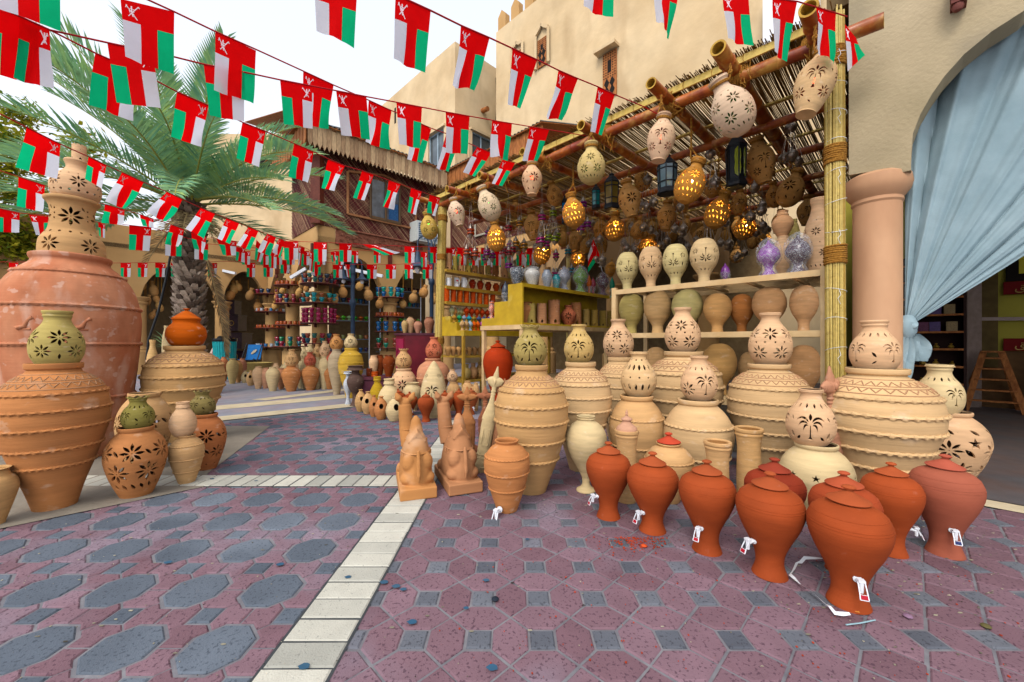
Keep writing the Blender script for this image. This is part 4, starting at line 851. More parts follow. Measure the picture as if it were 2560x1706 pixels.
def potmesh(kind, A, pat=None, seg=32, ropes=(), zig=(), ruf=None, twist=False, grooves=(), mat='clay'):
    A = round(A, 1); key = (mat, kind, A, pat, seg, tuple(ropes), tuple(zig), ruf, twist, tuple(grooves))
    if key in MESH: return MESH[key]
    pr = [(r, z*A) for r, z in smoothprof(PROF[kind], 4 if seg > 20 else 2)]
    if pat:
        mb, NN = pierced(pr, motifs(PAT[pat], A), nphi=72 if seg > 20 else 40)
        if ruf: pass
        if twist: ropering(mb, pr[-6][0]*1.0, A*.965, .03, 90, 6, 26); NN += [(cos(2*pi*i/90)*cos(2*pi*j/6), sin(2*pi*i/90)*cos(2*pi*j/6), sin(2*pi*j/6)) for i in range(90) for j in range(6)]
        for zr in ropes:
            r_ = min(pr, key=lambda p: abs(p[1]-zr*A))[0]; ropering(mb, r_, zr*A, .02); NN += [(cos(2*pi*i/120)*cos(2*pi*j/6), sin(2*pi*i/120)*cos(2*pi*j/6), sin(2*pi*j/6)) for i in range(120) for j in range(6)]
        if ruf:                                          # a frilled rim wave bent into the top of the neck
            z0 = A*.93
            for i, v in enumerate(mb.v):
                if v[2] > z0:
                    a = atan2(v[1], v[0]); f = (v[2]-z0)/(A-z0); w = sin(ruf*a); mb.v[i] = (v[0]*(1+.1*f*w+.14*f), v[1]*(1+.1*f*w+.14*f), v[2]+.055*f*w)
        me = mb.mesh(kind, [M['clay'], M['clay_lit'] if pat == 'lit' else M['clay_in_shade']], normals=NN)
    else:
        mb = MB(); p2 = list(pr)
        if kind not in SOLID:                            # the inside of an open mouth
            r = p2[-1][0]; z = p2[-1][1]; p2 += [(r*.94, z-.03), (r*.92, z-.10), (r*1.1, z-.30), (r*1.2, z-.5 if A > .8 else z-.3), (1e-4, z-.5 if A > .8 else z-.3)]
        for g_ in grooves:
            for i, (r, z) in enumerate(p2[:len(pr)]):
                pass
        mb.lathe(p2, seg, ruf=(ruf, A*.9, A*.1, .04) if ruf else None)
        for zr in ropes:
            r_ = radat(pr, zr*A); ropering(mb, r_, zr*A, .042 if kind != 'giant' else .036, 150 if seg > 24 else 60, 6 if seg > 24 else 4, 36 if kind != 'giant' else 60)
        for g_ in grooves:
            r_ = radat(pr, g_*A); mb.lathe([(r_-.01, g_*A-.016), (r_+.007, g_*A-.01), (r_+.007, g_*A+.006), (r_-.01, g_*A+.012)], seg)
        for (za, zb, nz_) in zig:
            pts = []
            for i in range(nz_*2+1):
                a = pi*i/nz_; z = (za if i % 2 else zb)*A; r_ = radat(pr, z)+.004; pts.append((r_*cos(a), r_*sin(a), z))
            mid = []
            for p_, q_ in zip(pts, pts[1:]):
                mid.append(p_); m_ = (Vector(p_)+Vector(q_))/2; r_ = radat(pr, m_.z)+.004; l = sqrt(m_.x**2+m_.y**2); mid.append((m_.x*r_/l, m_.y*r_/l, m_.z))
            mb.tube(mid+[pts[-1]], .013, 5, mi=1)
            for zz in (za-.012, zb+.012):
                r_ = radat(pr, zz*A)+.002; mb.tube([(r_*cos(2*pi*i/60), r_*sin(2*pi*i/60), zz*A) for i in range(61)], .012, 5, mi=1)
        me = mb.mesh(kind, [M[mat], M['clay_z']])
    MESH[key] = me; return me
def radat(pr, z):
    for a_, b_ in zip(pr, pr[1:]):
        if min(a_[1], b_[1]) <= z <= max(a_[1], b_[1]) and abs(b_[1]-a_[1]) > 1e-9: return a_[0]+(b_[0]-a_[0])*(z-a_[1])/(b_[1]-a_[1])
    return min(pr, key=lambda p: abs(p[1]-z))[0]
M['clay_z'] = mk('clay_z', '#b08460', var=.1, bump=0)
def hexc(h):                                            # fired clay hues, a little deeper than the swatches
    c = lin(h); l = .3*c[0]+.59*c[1]+.11*c[2]; return tuple(max(0.0, (l+(x-l)*1.10)*.92) for x in c)+(1,)
C = dict(tan='#cca274', pale='#d8b488', pink='#c88468', orange='#bc8054', green='#b5a266', yel='#caa070', red='#9c4a2c', red2='#a83c1c', brown='#7a3a20', cream='#d8c095', lt='#dcb48e', choc='#5c3020', gr='#6c5e58', oran='#bc5c24')
def place(kind, label, cat, u, vb, vt, w, col, Y=None, z0=None, name=None, group=None, tilt=None, jit=.2, rot=None, **kw):
    """a pot whose silhouette in the photo spans width w round u between vb and vt; Y is taken from its foot when it stands on the paving"""
    th_ = sqrt(1+((u-CX)/F)**2); ground = Y is None
    if Y is None:
        Y0 = F*H/(vb-CY); r = w/2*Y0/th_/F; Y = Y0+r*PROF[kind][0][0]*.85
    r = w/2*Y/th_/F; x = (u-CX)/F*Y
    zb = z0 if z0 is not None else (0 if ground else H+(CY-vb)/F*Y)
    zt = H+(CY-vt)/F*Y; h = zt-zb
    me = potmesh(kind, h/r, **kw); A = round(h/r, 1)
    o = link(name or kind, me, None, (x, Y, zb)); o.scale = (r, r, h/A)
    o.rotation_euler = (0, 0, (rot if rot is not None else atan2(-Y, -x)-pi+rnd.uniform(-jit, jit)))
    o.rotation_euler = (rnd.uniform(-.008, .008), rnd.uniform(-.008, .008), o.rotation_euler.z)
    v = 1+rnd.uniform(-.05, .05); c_ = hexc(C.get(col, col)); o.color = (c_[0]*v, c_[1]*v, c_[2]*v, 1)
    ORG[o.name] = Vector((x, Y, zb)); o['_r'] = r
    tag(o, label, cat, group); return o, (x, Y, zt, r)
# white plastic tap of a water jar: nozzle, valve, lever
def tapmesh():
    mb = MB(); mb.tube([(0, 0, 0), (.008, 0, 0)], .021, 14); mb.tube([(.005, 0, 0), (.05, 0, -.012)], .0115, 12)
    mb.tube([(.05, 0, .008), (.05, 0, -.05)], [.014, .011], 12); mb.box((.05, 0, .014), (.03, .032, .012))
    a_ = mb.mesh('tap', [M['white']])
    mb = MB(); mb.beam((.052, -.016, .008), (.074, -.017, -.03), .005, .005); mb.beam((.052, .016, .008), (.074, .017, -.03), .005, .005)
    mb.beam((.075, -.017, -.03), (.090, -.019, -.068), .005, .005); mb.beam((.075, .017, -.03), (.090, .019, -.068), .005, .005); mb.beam((.0905, -.020, -.069), (.0905, .020, -.069), .005, .005)
    mb.prism([(.0825, -.018, -.045), (.0825, .018, -.045), (.0915, .019, -.069), (.0915, -.019, -.069)], (-.004, 0, -.0015))
    l_ = mb.mesh('lever', [M['white']], smooth=False)
    mb = MB(); mb.prism([(.083, -.015, -.047), (.083, .015, -.047), (.0905, .016, -.067), (.0905, -.016, -.067)], (.0035, 0, .0015))
    return a_, l_, mb
TAP = tapmesh(); PADR = TAP[2].mesh('lever_pad', [M['redpl']], smooth=False); PADB = TAP[2].mesh('lever_pad', [M['bluepl']], smooth=False)
LIDM = MB().lathe([(.01, .02), (.45, .02), (.46, .04), (.53, .045), (.545, .07), (.52, .10), (.42, .15), (.28, .225), (.16, .30), (.10, .35), (.095, .39), (.17, .42), (.18, .455), (.14, .49), (.08, .51), (1e-4, .52)], 40).mesh('lid', [M['clay_red']])
def waterjar(label, u, vb, vt, w, col='red', tapdir=None, Y=None, pad='r', lidcol=None, group='orange water jars with lids', kind='water', tapz=.34, bodyfrac=.83, scale=1, name='water_jar', lid_r=1.0, **kw):
    th_ = sqrt(1+((u-CX)/F)**2)
    if Y is None: Y0 = F*H/(vb-CY); r = w/2*Y0/th_/F; Y = Y0+r*.45
    r = w/2*Y/th_/F; x = (u-CX)/F*Y; z0 = kw.pop('z0', 0); zt = H+(CY-vt)/F*Y
    rl = r*lid_r; hl = .52*rl; hb = zt-z0-hl; A = hb/r
    t = thing(name, label, 'water jar', (x, Y, z0), group)
    b_ = link('jar_body', potmesh(kind, A, seg=48, grooves=kw.pop('grooves', (.80, .825, .90)), mat='clay_red' if kind == 'water' else 'clay', **kw), t); b_.scale = (r, r, hb/round(A, 1)); b_.rotation_euler.z = rnd.uniform(0, 6)
    v = 1+rnd.uniform(-.06, .06); c_ = hexc(C.get(col, col)); c_ = (c_[0]*v, c_[1]*v, c_[2]*v, 1); b_.color = c_
    l = link('lid', LIDM, t, (0, 0, hb*.996)); l.scale = (rl*.98,)*3; l.color = hexc(C.get(lidcol, lidcol)) if lidcol else (c_[0]*1.12, c_[1]*1.3, c_[2]*1.7, 1); l.rotation_euler = (rnd.uniform(-.03, .03), rnd.uniform(-.03, .03), 0)
    if tapdir is not None:
        a = radians(tapdir); zz = tapz*hb; rr = radat([(p[0], p[1]) for p in smoothprof(PROF[kind])], tapz)*r
        k = min(1.0, max(.45, r/.2))*scale
        tp_ = link('tap', TAP[0], t, (rr*cos(a)*.97, rr*sin(a)*.97, zz)); tp_.rotation_euler = (0, 0, a); tp_.scale = (k,)*3
        lv = link('lever', TAP[1], tp_); pd = link('lever_pad', PADR if pad == 'r' else PADB, tp_)
    return t
# ---------------------------------------------------------------- front row of water jars (tap directions in world degrees, -90 is to the viewer)
wj = waterjar
wj('orange water jar at the left end of the lidded row, tap pointing left', 1521, 1302, 1103, 113, tapdir=195)
wj('orange water jar second from the left, red clay dust on the paving by its foot', 1631, 1338, 1128, 131, tapdir=205, tapz=.30)
wj('orange water jar third from the left with a pale scratch on its belly', 1767, 1390, 1148, 146, tapdir=222)
wj('orange water jar with its tap on the left, next to the white strap', 1924, 1454, 1177, 178, tapdir=192, tapz=.40)
wj('largest orange water jar nearest the viewer with a white strap round its foot', 2121, 1532, 1210, 224, tapdir=-110)
wj('dark red lidded jar behind, its pot half hidden by the jar with the strap', 1936, None, 1143, 158, tapdir=None, Y=2.42, col='#8e3a28')
wj('orange lidded jar peeping over the shoulder of the nearest jar', 2110, None, 1176, 190, tapdir=None, Y=2.08, col='#a04a30')
wj('orange water jar with its tap on the right, behind the nearest jar', 2228, 1396, 1154, 168, tapdir=-25)
wj('dusty pink red water jar at the right end with a blue tap pad', 2362, 1399, 1134, 200, tapdir=-118, pad='b', col='#a8604c', lidcol='#ac5a48')
b = place('jar', 'small orange rope banded jar with a white tap beside the camels', 'jar', 1268, 1283, 1100, 115, 'orange', ropes=(.78, .56, .33), name='rope_banded_jar', seg=48)
a0 = radians(-118); tp_ = link('tap', TAP[0], b[0], (.62*cos(a0), .62*sin(a0), .34)); tp_.rotation_euler = (0, 0, a0-b[0].rotation_euler.z); tp_.location = Matrix.Rotation(-b[0].rotation_euler.z, 3, 'Z') @ Vector((.63*cos(a0), .63*sin(a0), .24)); tp_.scale = (1/b[1][3],)*3
link('lever', TAP[1], tp_); link('lever_pad', PADR, tp_)
# the medium jar with a red lid behind
wj('tan jar with a red lid behind the second and third orange jars', 1672, 1215, 1080, 124, Y=3.0, col='tan', lidcol='#c0503c', kind='jar', tapdir=None, grooves=(), lid_r=.92, name='lidded_jar', group=None, ropes=(.72,))
# ---------------------------------------------------------------- tall jars with pierced pots on top, right hand side
ZG = ((.885, .915, 26), (.845, .875, 26))
def stack(lab1, lab2, kind, u, vb, vrim, w, col, top, ut, vtt, wt, col2, pat, Y=None, ropes=(.80, .69, .57, .44, .31), zig=ZG, ruf=None, twist=False, toprot=.1, seg=56, n1='storage_jar', n2='pierced_pot', g1=None, g2=None, pat1=None, cat1='jar'):
    a_, (x, Yc, zt, r) = place(kind, lab1, cat1, u, vb, vrim, w, col, Y=Y, z0=0, ropes=ropes if not pat1 else (), zig=zig if not pat1 else (), seg=seg, name=n1, group=g1, pat=pat1)
    b_, t2 = place(top, lab2, 'pot', ut, None, vtt, wt, col2, Y=Yc, z0=zt-.004, pat=pat, ruf=ruf, twist=twist, name=n2, group=g2, rot=None, jit=toprot)
    return a_, b_, t2
stack('tallest slim storage jar with five rope bands, beside the camels', 'olive green pierced pot with palms and a frilled rim on the slim tall jar', 'ali', 1328, 1237, 912, 183, 'yel', 'globe', 1326, 815, 84, '#a6925c', 'palm4', ruf=8, ropes=(.80, .69, .565, .42, .27))
stack('rope banded storage jar behind the stemmed vase', 'yellowish pierced pot with palms and a twisted rim, second from the left on the jars', 'belly', 1452, None, 905, 152, 'pale', 'globe', 1447, 812, 75, '#cfae74', 'palm4', Y=3.75, twist=True)
stack('storage jar with two zigzag lines behind the pot of slits', 'pinkish pierced pot with flowers and dots above a tan storage jar', 'belly', 1550, None, 893, 118, 'pale', 'globe', 1546, 799, 77, 'lt', 'flow2', Y=4.4)
stack('wide storage jar with pink ropes in the middle of the back row', 'tallest pierced pot of flowers and dots, in the middle of the back row', 'belly', 1708, None, 879, 195, 'pale', 'globe', 1706, 770, 91, 'lt', 'flow2', Y=4.0)
stack('wide storage jar with a plain shoulder in the centre of the group', 'pierced pot with a palm and a large flower on the plain shouldered jar', 'urn', 1745, None, 998, 178, 'pale', 'globe', 1747, 890, 94, 'lt', 'palm3', Y=3.35, zig=(), ropes=(.70, .35))
stack('storage jar with white specks and two ropes behind the finial jar', 'pierced pot with rows of slits and dots', 'urn', 1592, None, 988, 142, 'tan', 'globe', 1596, 880, 90, 'pale', 'slits', Y=3.6, zig=(), ropes=(.72, .38))
stack('broad storage jar with zigzags and stamped bands in front of the rack post', 'large pierced pot with flowers above a row of dots on the broad jar', 'belly', 1922, None, 910, 218, 'pale', 'globe', 1925, 783, 113, 'lt', 'flow2', Y=3.45)
stack('largest storage jar on the right, wide and banded with ropes', 'round pierced pot with palms in front of the pink column', 'belly', 2190, None, 921, 330, 'pale', 'squat', 2187, 802, 134, 'lt', 'sqpalm', Y=2.95)
stack('big bellied jar pierced with moons, stars and flowers at the right end', 'pierced pot with palms and a scalloped rim on the jar of moons', 'urn', 2372, None, 1028, 215, 'lt', 'squat', 2348, 912, 131, 'cream', 'sqpalm', Y=3.45, pat1='moon', cat1='pierced jar', n1='pierced_jar', twist=True)
stack('yellowish jar pierced with stars among the orange jars', 'pierced pot with two palms on the jar of stars', 'urn', 2040, None, 1108, 196, 'cream', 'globe', 2026, 973, 130, 'lt', 'palm4', Y=2.72, pat1='stars', cat1='pierced jar', n1='pierced_jar')
place('foot', 'pale vase on a tall stem foot between the slim jar and the orange jars', 'vase', 1465, 1234, 1040, 104, 'cream', name='stemmed_vase', seg=48, ropes=(.965,))
place('cyl', 'open cylindrical jar with a small figure on its side', 'jar', 1793, None, 1103, 72, 'tan', Y=2.75, z0=0, name='cylinder_jar', seg=40)
place('cyl', 'open cylindrical jar leaning taller behind, between the wide jars', 'jar', 1873, None, 1070, 76, 'yel', Y=3.0, z0=0, name='cylinder_jar', seg=40)
a_, (x, Yc, zt, r) = place('cyl', 'cylindrical jar that carries a finial lid, behind the orange jars', 'jar', 1566, None, 1075, 62, 'tan', Y=3.0, z0=0, name='cylinder_jar', seg=40)
mb = MB().lathe([(1, 0), (1.0, .15), (.85, .35), (.62, .55), (.45, .75), (.42, .9), (.55, 1.0), (.55, 1.1), (.3, 1.25), (.12, 1.4), (.1, 1.5), (.2, 1.55), (.1, 1.65), (.14, 1.7), (.04, 1.95), (0.001, 2.1)], 32)
o = link('finial_lid', mb.mesh('finial_lid', [M['clay']]), a_, (0, 0, 1)); o.location = (0, 0, (zt-.0)/a_.scale[2]-0); o.scale = (.85, .85, .85*a_.scale[0]/a_.scale[2]); o.color = hexc('#c89a80')
# ---------------------------------------------------------------- left foreground jars
stack('huge orange brown jar with six rope bands in the left foreground', 'yellow green pierced pot with flowers on the huge banded jar', 'belly', 138, 1280, 908, 306, 'orange', 'squat', 143, 778, 147, 'green', 'squatf', ropes=(.80, .69, .57, .43, .31), seg=72)
gj, (gx, gY, gz, g_r) = place('giant', 'giant weathered terracotta jar with rope bands and clay daggers behind the left jars', 'giant jar', 177, None, 640, 386, 'orange', Y=4.15, z0=0, ropes=(.90, .74, .56, .30), name='giant_jar', seg=80)
gj.data = gj.data.copy(); gj.data.materials[0] = M['terra_old']
for a in (205, 245, 285, 325):                          # small clay daggers in relief
    mb = MB(); a_ = radians(a)-gj.rotation_euler.z; R0 = .985; e = Vector((cos(a_), sin(a_), 0)); tg = Vector((-sin(a_), cos(a_), 0)); zc = 3.42*(gz/g_r)/ (gz/g_r) if False else .655*(gz/g_r)
    mb.tube([e*(R0-.01)+tg*(-.14)+Z*(zc-.06), e*R0+tg*(-.09)+Z*(zc-.08), e*R0+Z*(zc-.05), e*R0+tg*.05+Z*(zc+.06), e*(R0-.0)+tg*.11+Z*(zc+.11)], [.015, .04, .042, .025, .035], 10)
    mb.tube([e*R0+tg*(-.02)+Z*(zc-.1), e*R0+tg*.08+Z*(zc-.1)], .022, 8)
    link('relief_dagger', mb.mesh('relief_dagger', [M['terra_old']]), gj)
bl, (bx, bY, bz, br) = place('bell', 'waisted clay stand with flowers on the giant jar', 'stand', 182, None, 493, 176, 'tan', Y=gY, z0=gz-.01, pat='bellp', name='pierced_stand')
tv, t3 = place('topv', 'narrow necked pierced vase near the top of the giant stack', 'vase', 190, None, 402, 136, 'lt', Y=gY, z0=bz-.035, pat='topp', name='pierced_vase')
def tower(label, u, vb, vt, w, col, Y, z0=None, group=None, seg=24, name='clay_tower', flare=False, n=10):
    th_ = sqrt(1+((u-CX)/F)**2); r = w/2*Y/th_/F; x = (u-CX)/F*Y; zb = H+(CY-vb)/F*Y if z0 is None else z0; h = H+(CY-vt)/F*Y-zb
    A = round(h*.94/r, 1); key = ('tw', A, n)
    if key not in MESH:
        mb, NN = pierced([(1, 0), (.985, A*.03), (.97, A*.3), (.95, A*.6), (.93, A*.85), (.93, A)], motifs([('A', 5, .14, .15*min(1.4, A/2.5), 0), ('W', 5, .72, .09, 0)], A), thick=.08, nphi=30)
        for i in range(n):
            a_ = 2*pi*(i+.12)/n; b_ = 2*pi*(i+.88)/n; m_ = (a_+b_)/2; R0, R1 = .93, .85; z = A; hh = A*.065; o = len(mb.v)
            P = [(R0*cos(t), R0*sin(t), zz) for t, zz in ((a_, z), (b_, z), (b_, z+hh*.6), (m_, z+hh), (a_, z+hh*.6))]
            Pi = [(R1*cos(t), R1*sin(t), zz) for t, zz in ((a_, z), (b_, z), (b_, z+hh*.6), (m_, z+hh), (a_, z+hh*.6))]
            mb.add(P+Pi, [(0, 1, 2, 3, 4), (9, 8, 7, 6, 5)]+[(k, k+5, (k+1) % 5+5, (k+1) % 5) for k in range(5)]); NN += [(cos(m_), sin(m_), 0)]*10
        for zr in (.32, .62):
            mb.lathe([(.97, A*zr), (.985, A*zr+.015), (.985, A*zr+.03), (.96, A*zr+.045)], 30); NN += [(cos(2*pi*k/30), sin(2*pi*k/30), 0) for j in range(4) for k in range(30)]
        MESH[key] = mb.mesh('clay_tower', [M['clay'], M['clay_in_shade']], normals=NN)
    o = link(name, MESH[key], None, (x, Y, zb)); o.scale = (r, r, h*.94/A); o.rotation_euler.z = atan2(-Y, -x)-pi+rnd.uniform(-.3, .3); o.color = hexc(C.get(col, col))
    ORG[o.name] = Vector((x, Y, zb)); return tag(o, label, 'clay tower', group)
tower('little clay fort tower crowning the giant stack', 198, 401, 364, 41, 'lt', t3[1], z0=t3[2]-.02)
stack('round shouldered banded jar beside the palm trunk', 'bright orange lidded cooking pot on the banded jar by the palm', 'belly', 463, None, 865, 212, 'yel', 'potlid', 466, 771, 106, 'oran', None, Y=4.8, n2='cooking_pot')
stack('clay urn pierced all over with large flowers in the left foreground', 'olive green pierced pot with a frilled rim on the flower urn', 'urn', 341, 1247, 1066, 166, 'orange', 'squat', 345, 993, 89, '#887e46', 'sqpalm', ruf=8, pat1='urnf', cat1='pierced jar', n1='pierced_urn')
place('urn', 'wide pierced clay urn hidden behind the flower urn', 'pierced jar', 361, 1190, 982, 148, 'tan', Y=3.75, z0=0, pat='urn2', name='pierced_urn')
stack('small rope banded jar, second from the right in the left group', 'plain round pot on the small rope banded jar of the left group', 'jar', 467, 1212, 1088, 95, 'tan', 'globe', 458, 1005, 72, 'lt', None, ropes=(.8, .52, .26), zig=(), seg=40, n2='round_pot')
stack('reddish pierced urn at the right end of the left group', 'dark olive pierced pot with a frilled rim at the right end of the left group', 'urn', 515, 1183, 1034, 108, '#b8744c', 'squat', 506, 978, 70, '#85764a', 'sqpalm', Y=3.75, ruf=8, pat1='urn2', cat1='pierced jar', n1='pierced_urn')
place('vase', 'plain ochre pot cut off by the left edge of the photo', 'pot', -22, 1322, 1172, 150, 'yel', name='round_pot', seg=48)
# ---------------------------------------------------------------- middle ground
for i, (u, vb, vt, w, c_, l) in enumerate(((902, 1030, 974, 30, 'yel', 'farthest left bird house pot with a round hole'), (920, 1036, 979, 33, 'tan', 'second bird house pot from the left'), (935, 1043, 988, 26, 'orange', 'third and smallest bird house pot of the row'),
        (953, 1050, 991, 35, 'orange', 'fourth bird house pot of the row, orange'), (986, 1054, 992, 44, 'cream', 'largest bird house pot, greenish, at the right end of the row'))):
    place('bird', l, 'bird pot', u, vb, vt, w, c_, pat='hole', name='bird_pot', group='bird house pots in a row', jit=.3)
for (u, vb, vt, w, Y, l) in ((995, 1030, 972, 38, 6.7, 'small red lidded jar at the left end, half hidden behind the bird pots'), (1024, 1035, 979, 42, 6.45, 'small red lidded jar second from the left behind the camels'), (1065, 1052, 981, 43, 5.95, 'small red lidded jar standing in front of the palm pierced egg'),
        (1112, 1046, 976, 44, 6.2, 'small red lidded jar behind the head of the right camel'), (1147, 1042, 972, 37, 6.35, 'small red lidded jar behind the clay dagger'), (1178, 1035, 970, 36, 6.5, 'brown lidded jar at the right end of the small jars')):
    wj(l, u, vb, vt, w, Y=Y, tapdir=-60 if u in (1024, 1112, 1178) else None, col='red' if u < 1170 else '#9c5434', group='small red lidded jars behind the camels', grooves=())
place('eggtall', 'cream pointed clay egg with a pierced palm', 'pierced egg', 1084, 1045, 902, 66, 'cream', Y=6.3, z0=0, pat='eggp', name='pierced_egg')
stack('tall jar with small holes behind the pointed egg', 'pink pierced pot on the jar behind the pointed egg', 'belly', 1084, None, 896, 82, '#cc9070', 'globe', 1085, 843, 43, '#c87458', 'flow2', Y=7.2, zig=(), ropes=(.6,), seg=32)
stack('pierced jar with flowers beside the crimson counter', 'frilled pierced pot on the flower jar by the crimson counter', 'urn', 1010, None, 921, 66, 'lt', 'globe', 1009, 873, 41, 'tan', 'palm4', Y=7.3, ruf=8, pat1='shf', n1='pierced_jar', cat1='pierced jar', seg=24)
stack('small zigzag jar in front of the left stall post', 'small pierced globe pot in front of the left stall post', 'urn', 1134, None, 954, 36, 'tan', 'globe', 1131, 923, 27, 'lt', 'flow1', Y=6.9, zig=(), ropes=(), seg=20)
place('ball', 'yellow round pot left of the pale round pot', 'pot', 943, 987, 942, 39, '#b8963a', Y=6.9, z0=0, name='round_pot')
place('ball', 'large pale round pot above the bird house pots', 'pot', 973, 1005, 947, 56, 'cream', Y=6.7, z0=0, name='round_pot')
place('vase', 'squat cream pot with a wide banded neck', 'pot', 1031, 1000, 957, 47, 'cream', Y=6.9, z0=0, name='wide_pot')
for i, (u, vt, w) in enumerate(((1168, 953, 30), (1190, 957, 18), (1178, 962, 22))): place('jar', 'small tan pot under the yellow shelves, number %s from the left' % ('one', 'two', 'three')[i], 'pot', u, None, vt, w, 'tan', Y=6.8, z0=0, name='small_pot', seg=20)
place('ornate', 'white and blue baluster vase standing on the pavement edge', 'vase', 870, 1012, 929, 24, '#c8ccd4', Y=7.55, z0=0, name='painted_vase', seg=24)
b, t_ = place('ornate', 'tall grey brown vase with flared mouth and dragon relief', 'vase', 889, 1016, 915, 43, '#5c4840', Y=7.4, z0=0, name='relief_vase', seg=32)
mb = MB()
for i in range(16):
    a = 3.6+i*.13; z = .9+i*.17; mb.blob((.98*cos(a)*(.5+.45*sin(z*.9)), .98*sin(a)*(.5+.45*sin(z*.9)), z), (.16, .16, .14), 8)
o = link('relief', mb.mesh('relief', [M['clay']]), b); o.color = hexc('#7a7068'); o.scale = (1, 1, .8)
bn = MB(); p = at(940, 945, 7.7); p.z = 0; bn.box(p+Z*.24, (.66, .55, .48)); bn.box(p+Z*.5, (.72, .6, .05)); o = build(bn, 'low_bench', M['plum'], org=p, smooth=False); tag(o, 'dark plum coloured low bench that holds the brown vases', 'bench')
for (u, vt, w, c_, k, l, Y) in ((972, 888, 32, 'choc2', 'vase', 'dark brown vase at the right end of the plum bench', 7.6), (950, 888, 24, 'choc2', 'vase', 'dark brown vase in the middle of the plum bench', 7.9), (934, 889, 24, 'lt', 'vase', 'tan vase with small cuts on the plum bench', 7.8)):
    place(k, l, 'vase', u, None, vt, w, '#7c3a1c' if c_ == 'choc2' else c_, Y=Y, z0=.525, name='tall_vase', seg=28)
place('mug', 'small orange open burner on the plum bench', 'burner', 937, None, 930, 18, '#b8501c', Y=7.55, z0=.525, name='incense_burner', ruf=4, seg=20)
place('mug', 'brown open burner on the left corner of the plum bench', 'burner', 923, None, 922, 16, '#6a2c14', Y=7.65, z0=.525, name='incense_burner', ruf=4, seg=20)
stack('big ochre banded jar behind the grey vase', 'small pierced globe on the big ochre jar', 'belly', 877, None, 870, 64, '#c8a24c', 'globe', 877, 835, 34, 'cream', 'flow1', Y=8.4, zig=(), ropes=(.85, .7, .5, .35), seg=32)
stack('greyish banded jar left of the big ochre jar', 'orange pierced globe on the greyish banded jar', 'belly', 842, None, 873, 44, '#b8a488', 'globe', 841, 836, 34, '#c8905c', 'flow1', Y=8.9, zig=(), ropes=(.8, .6, .4), seg=32)
for (u, vb, vr, w, ug, vg, wg, c2, pt_, l) in ((728, 980, 915, 50, 729, 874, 34, 'tan', 'palm4', 'left'), (776, 977, 914, 48, 775, 881, 31, '#b8604c', 'palm4', 'middle'), (826, 974, 912, 45, 825, 879, 27, '#c06450', 'flow1', 'right')):
    stack('%s jar of the orange trio before the ring shelves' % l, 'pierced globe on the %s jar of the orange trio' % l, 'jar', u, vb, vr, w, 'orange', 'globe', ug, vg, wg, c2, pt_, zig=(), ropes=(.82, .6, .35), seg=28, g1='trio of orange jars', g2='globes on the orange trio', ruf=7 if l != 'left' else None)
small = ((682, 979, 918, 37, 'cream', 'tan jar standing nearest at the left end of the far jars'), (646, 973, 917, 32, 'lt', 'pale jar second at the left end of the far jars'), (665, 972, 920, 30, '#cf9a7c', 'pinkish jar between the two tan jars at the far left'), (627, 965, 926, 24, 'tan', 'bird pot lying row, nearest the band'), (613, 958, 927, 22, 'cream', 'bird pot at the far left end of the far row'),
         (703, 974, 921, 28, '#c48a68', 'brownish jar tucked left of the orange trio'), (752, 972, 925, 26, 'cream', 'cream jar between the left and middle jars of the orange trio'), (801, 970, 917, 22, 'cream', 'cream slim jar between the middle and right jars of the orange trio'))
for (u, vb, vt, w, c_, l) in small: place('jar' if w > 25 else 'bird', l, 'jar', u, vb, vt, w, c_, name='plain_jar' if w > 25 else 'bird_pot', seg=24, pat='hole' if w < 25 and u < 640 else None)
for i, (u, vt, w, c_) in enumerate(((716, 903, 22, 'cream'), (738, 905, 22, 'lt'), (690, 908, 20, 'lt'), (752, 903, 20, 'cream'), (770, 900, 20, 'cream'), (792, 905, 20, 'cream'), (708, 912, 22, 'cream'))):
    place('jar', '%s small cream jar from the left behind the orange trio' % NTH[(2, 3, 0, 4, 5, 6, 1)[i]], 'jar', u, None, vt, w, c_, Y=10.2+.1*i, z0=0, name='plain_jar', seg=20, group='cream jars behind the orange trio')
for i, (u, vr, w, vg, wg) in enumerate(((775, 895, 30, 862, 20), (793, 893, 30, 861, 22), (812, 891, 34, 853, 27), (760, 897, 26, 868, 18))):
    stack('%s pale banded jar from the left in the back row below ring shelves' % NTH[(1, 2, 3, 0)[i]], '%s pierced globe from the left in the back row below the ring shelves' % NTH[(1, 2, 3, 0)[i]], 'jar', u, None, vr, w, 'cream', 'globe', u, vg, wg, ('cream', 'tan', 'lt', 'cream')[i], 'flow1', Y=9.9, zig=(), ropes=(.7,), seg=20, g1='pale jars below the ring shelves', g2='globes below the ring shelves')
for i, (u, vt, w, c_, Y, l) in enumerate(((581, 897, 32, '#b8a070', 11.2, 'grey green jar in front of the turquoise basket'), (596, 902, 24, '#c09060', 11.5, 'ochre jar right of the grey green jar by the basket'), (606, 896, 24, '#a87058', 11.9, 'reddish jar farthest right of the three by the basket'), (560, 893, 26, '#c07c58', 11.9, 'reddish jar left of the grey green jar by the basket'), (548, 900, 20, '#b06c48', 11.6, 'red jar at the left below the basket'))):
    place('jar', l, 'jar', u, None, vt, w, c_, Y=Y, z0=0, name='plain_jar', seg=24, ropes=(.5,) if i == 0 else ())
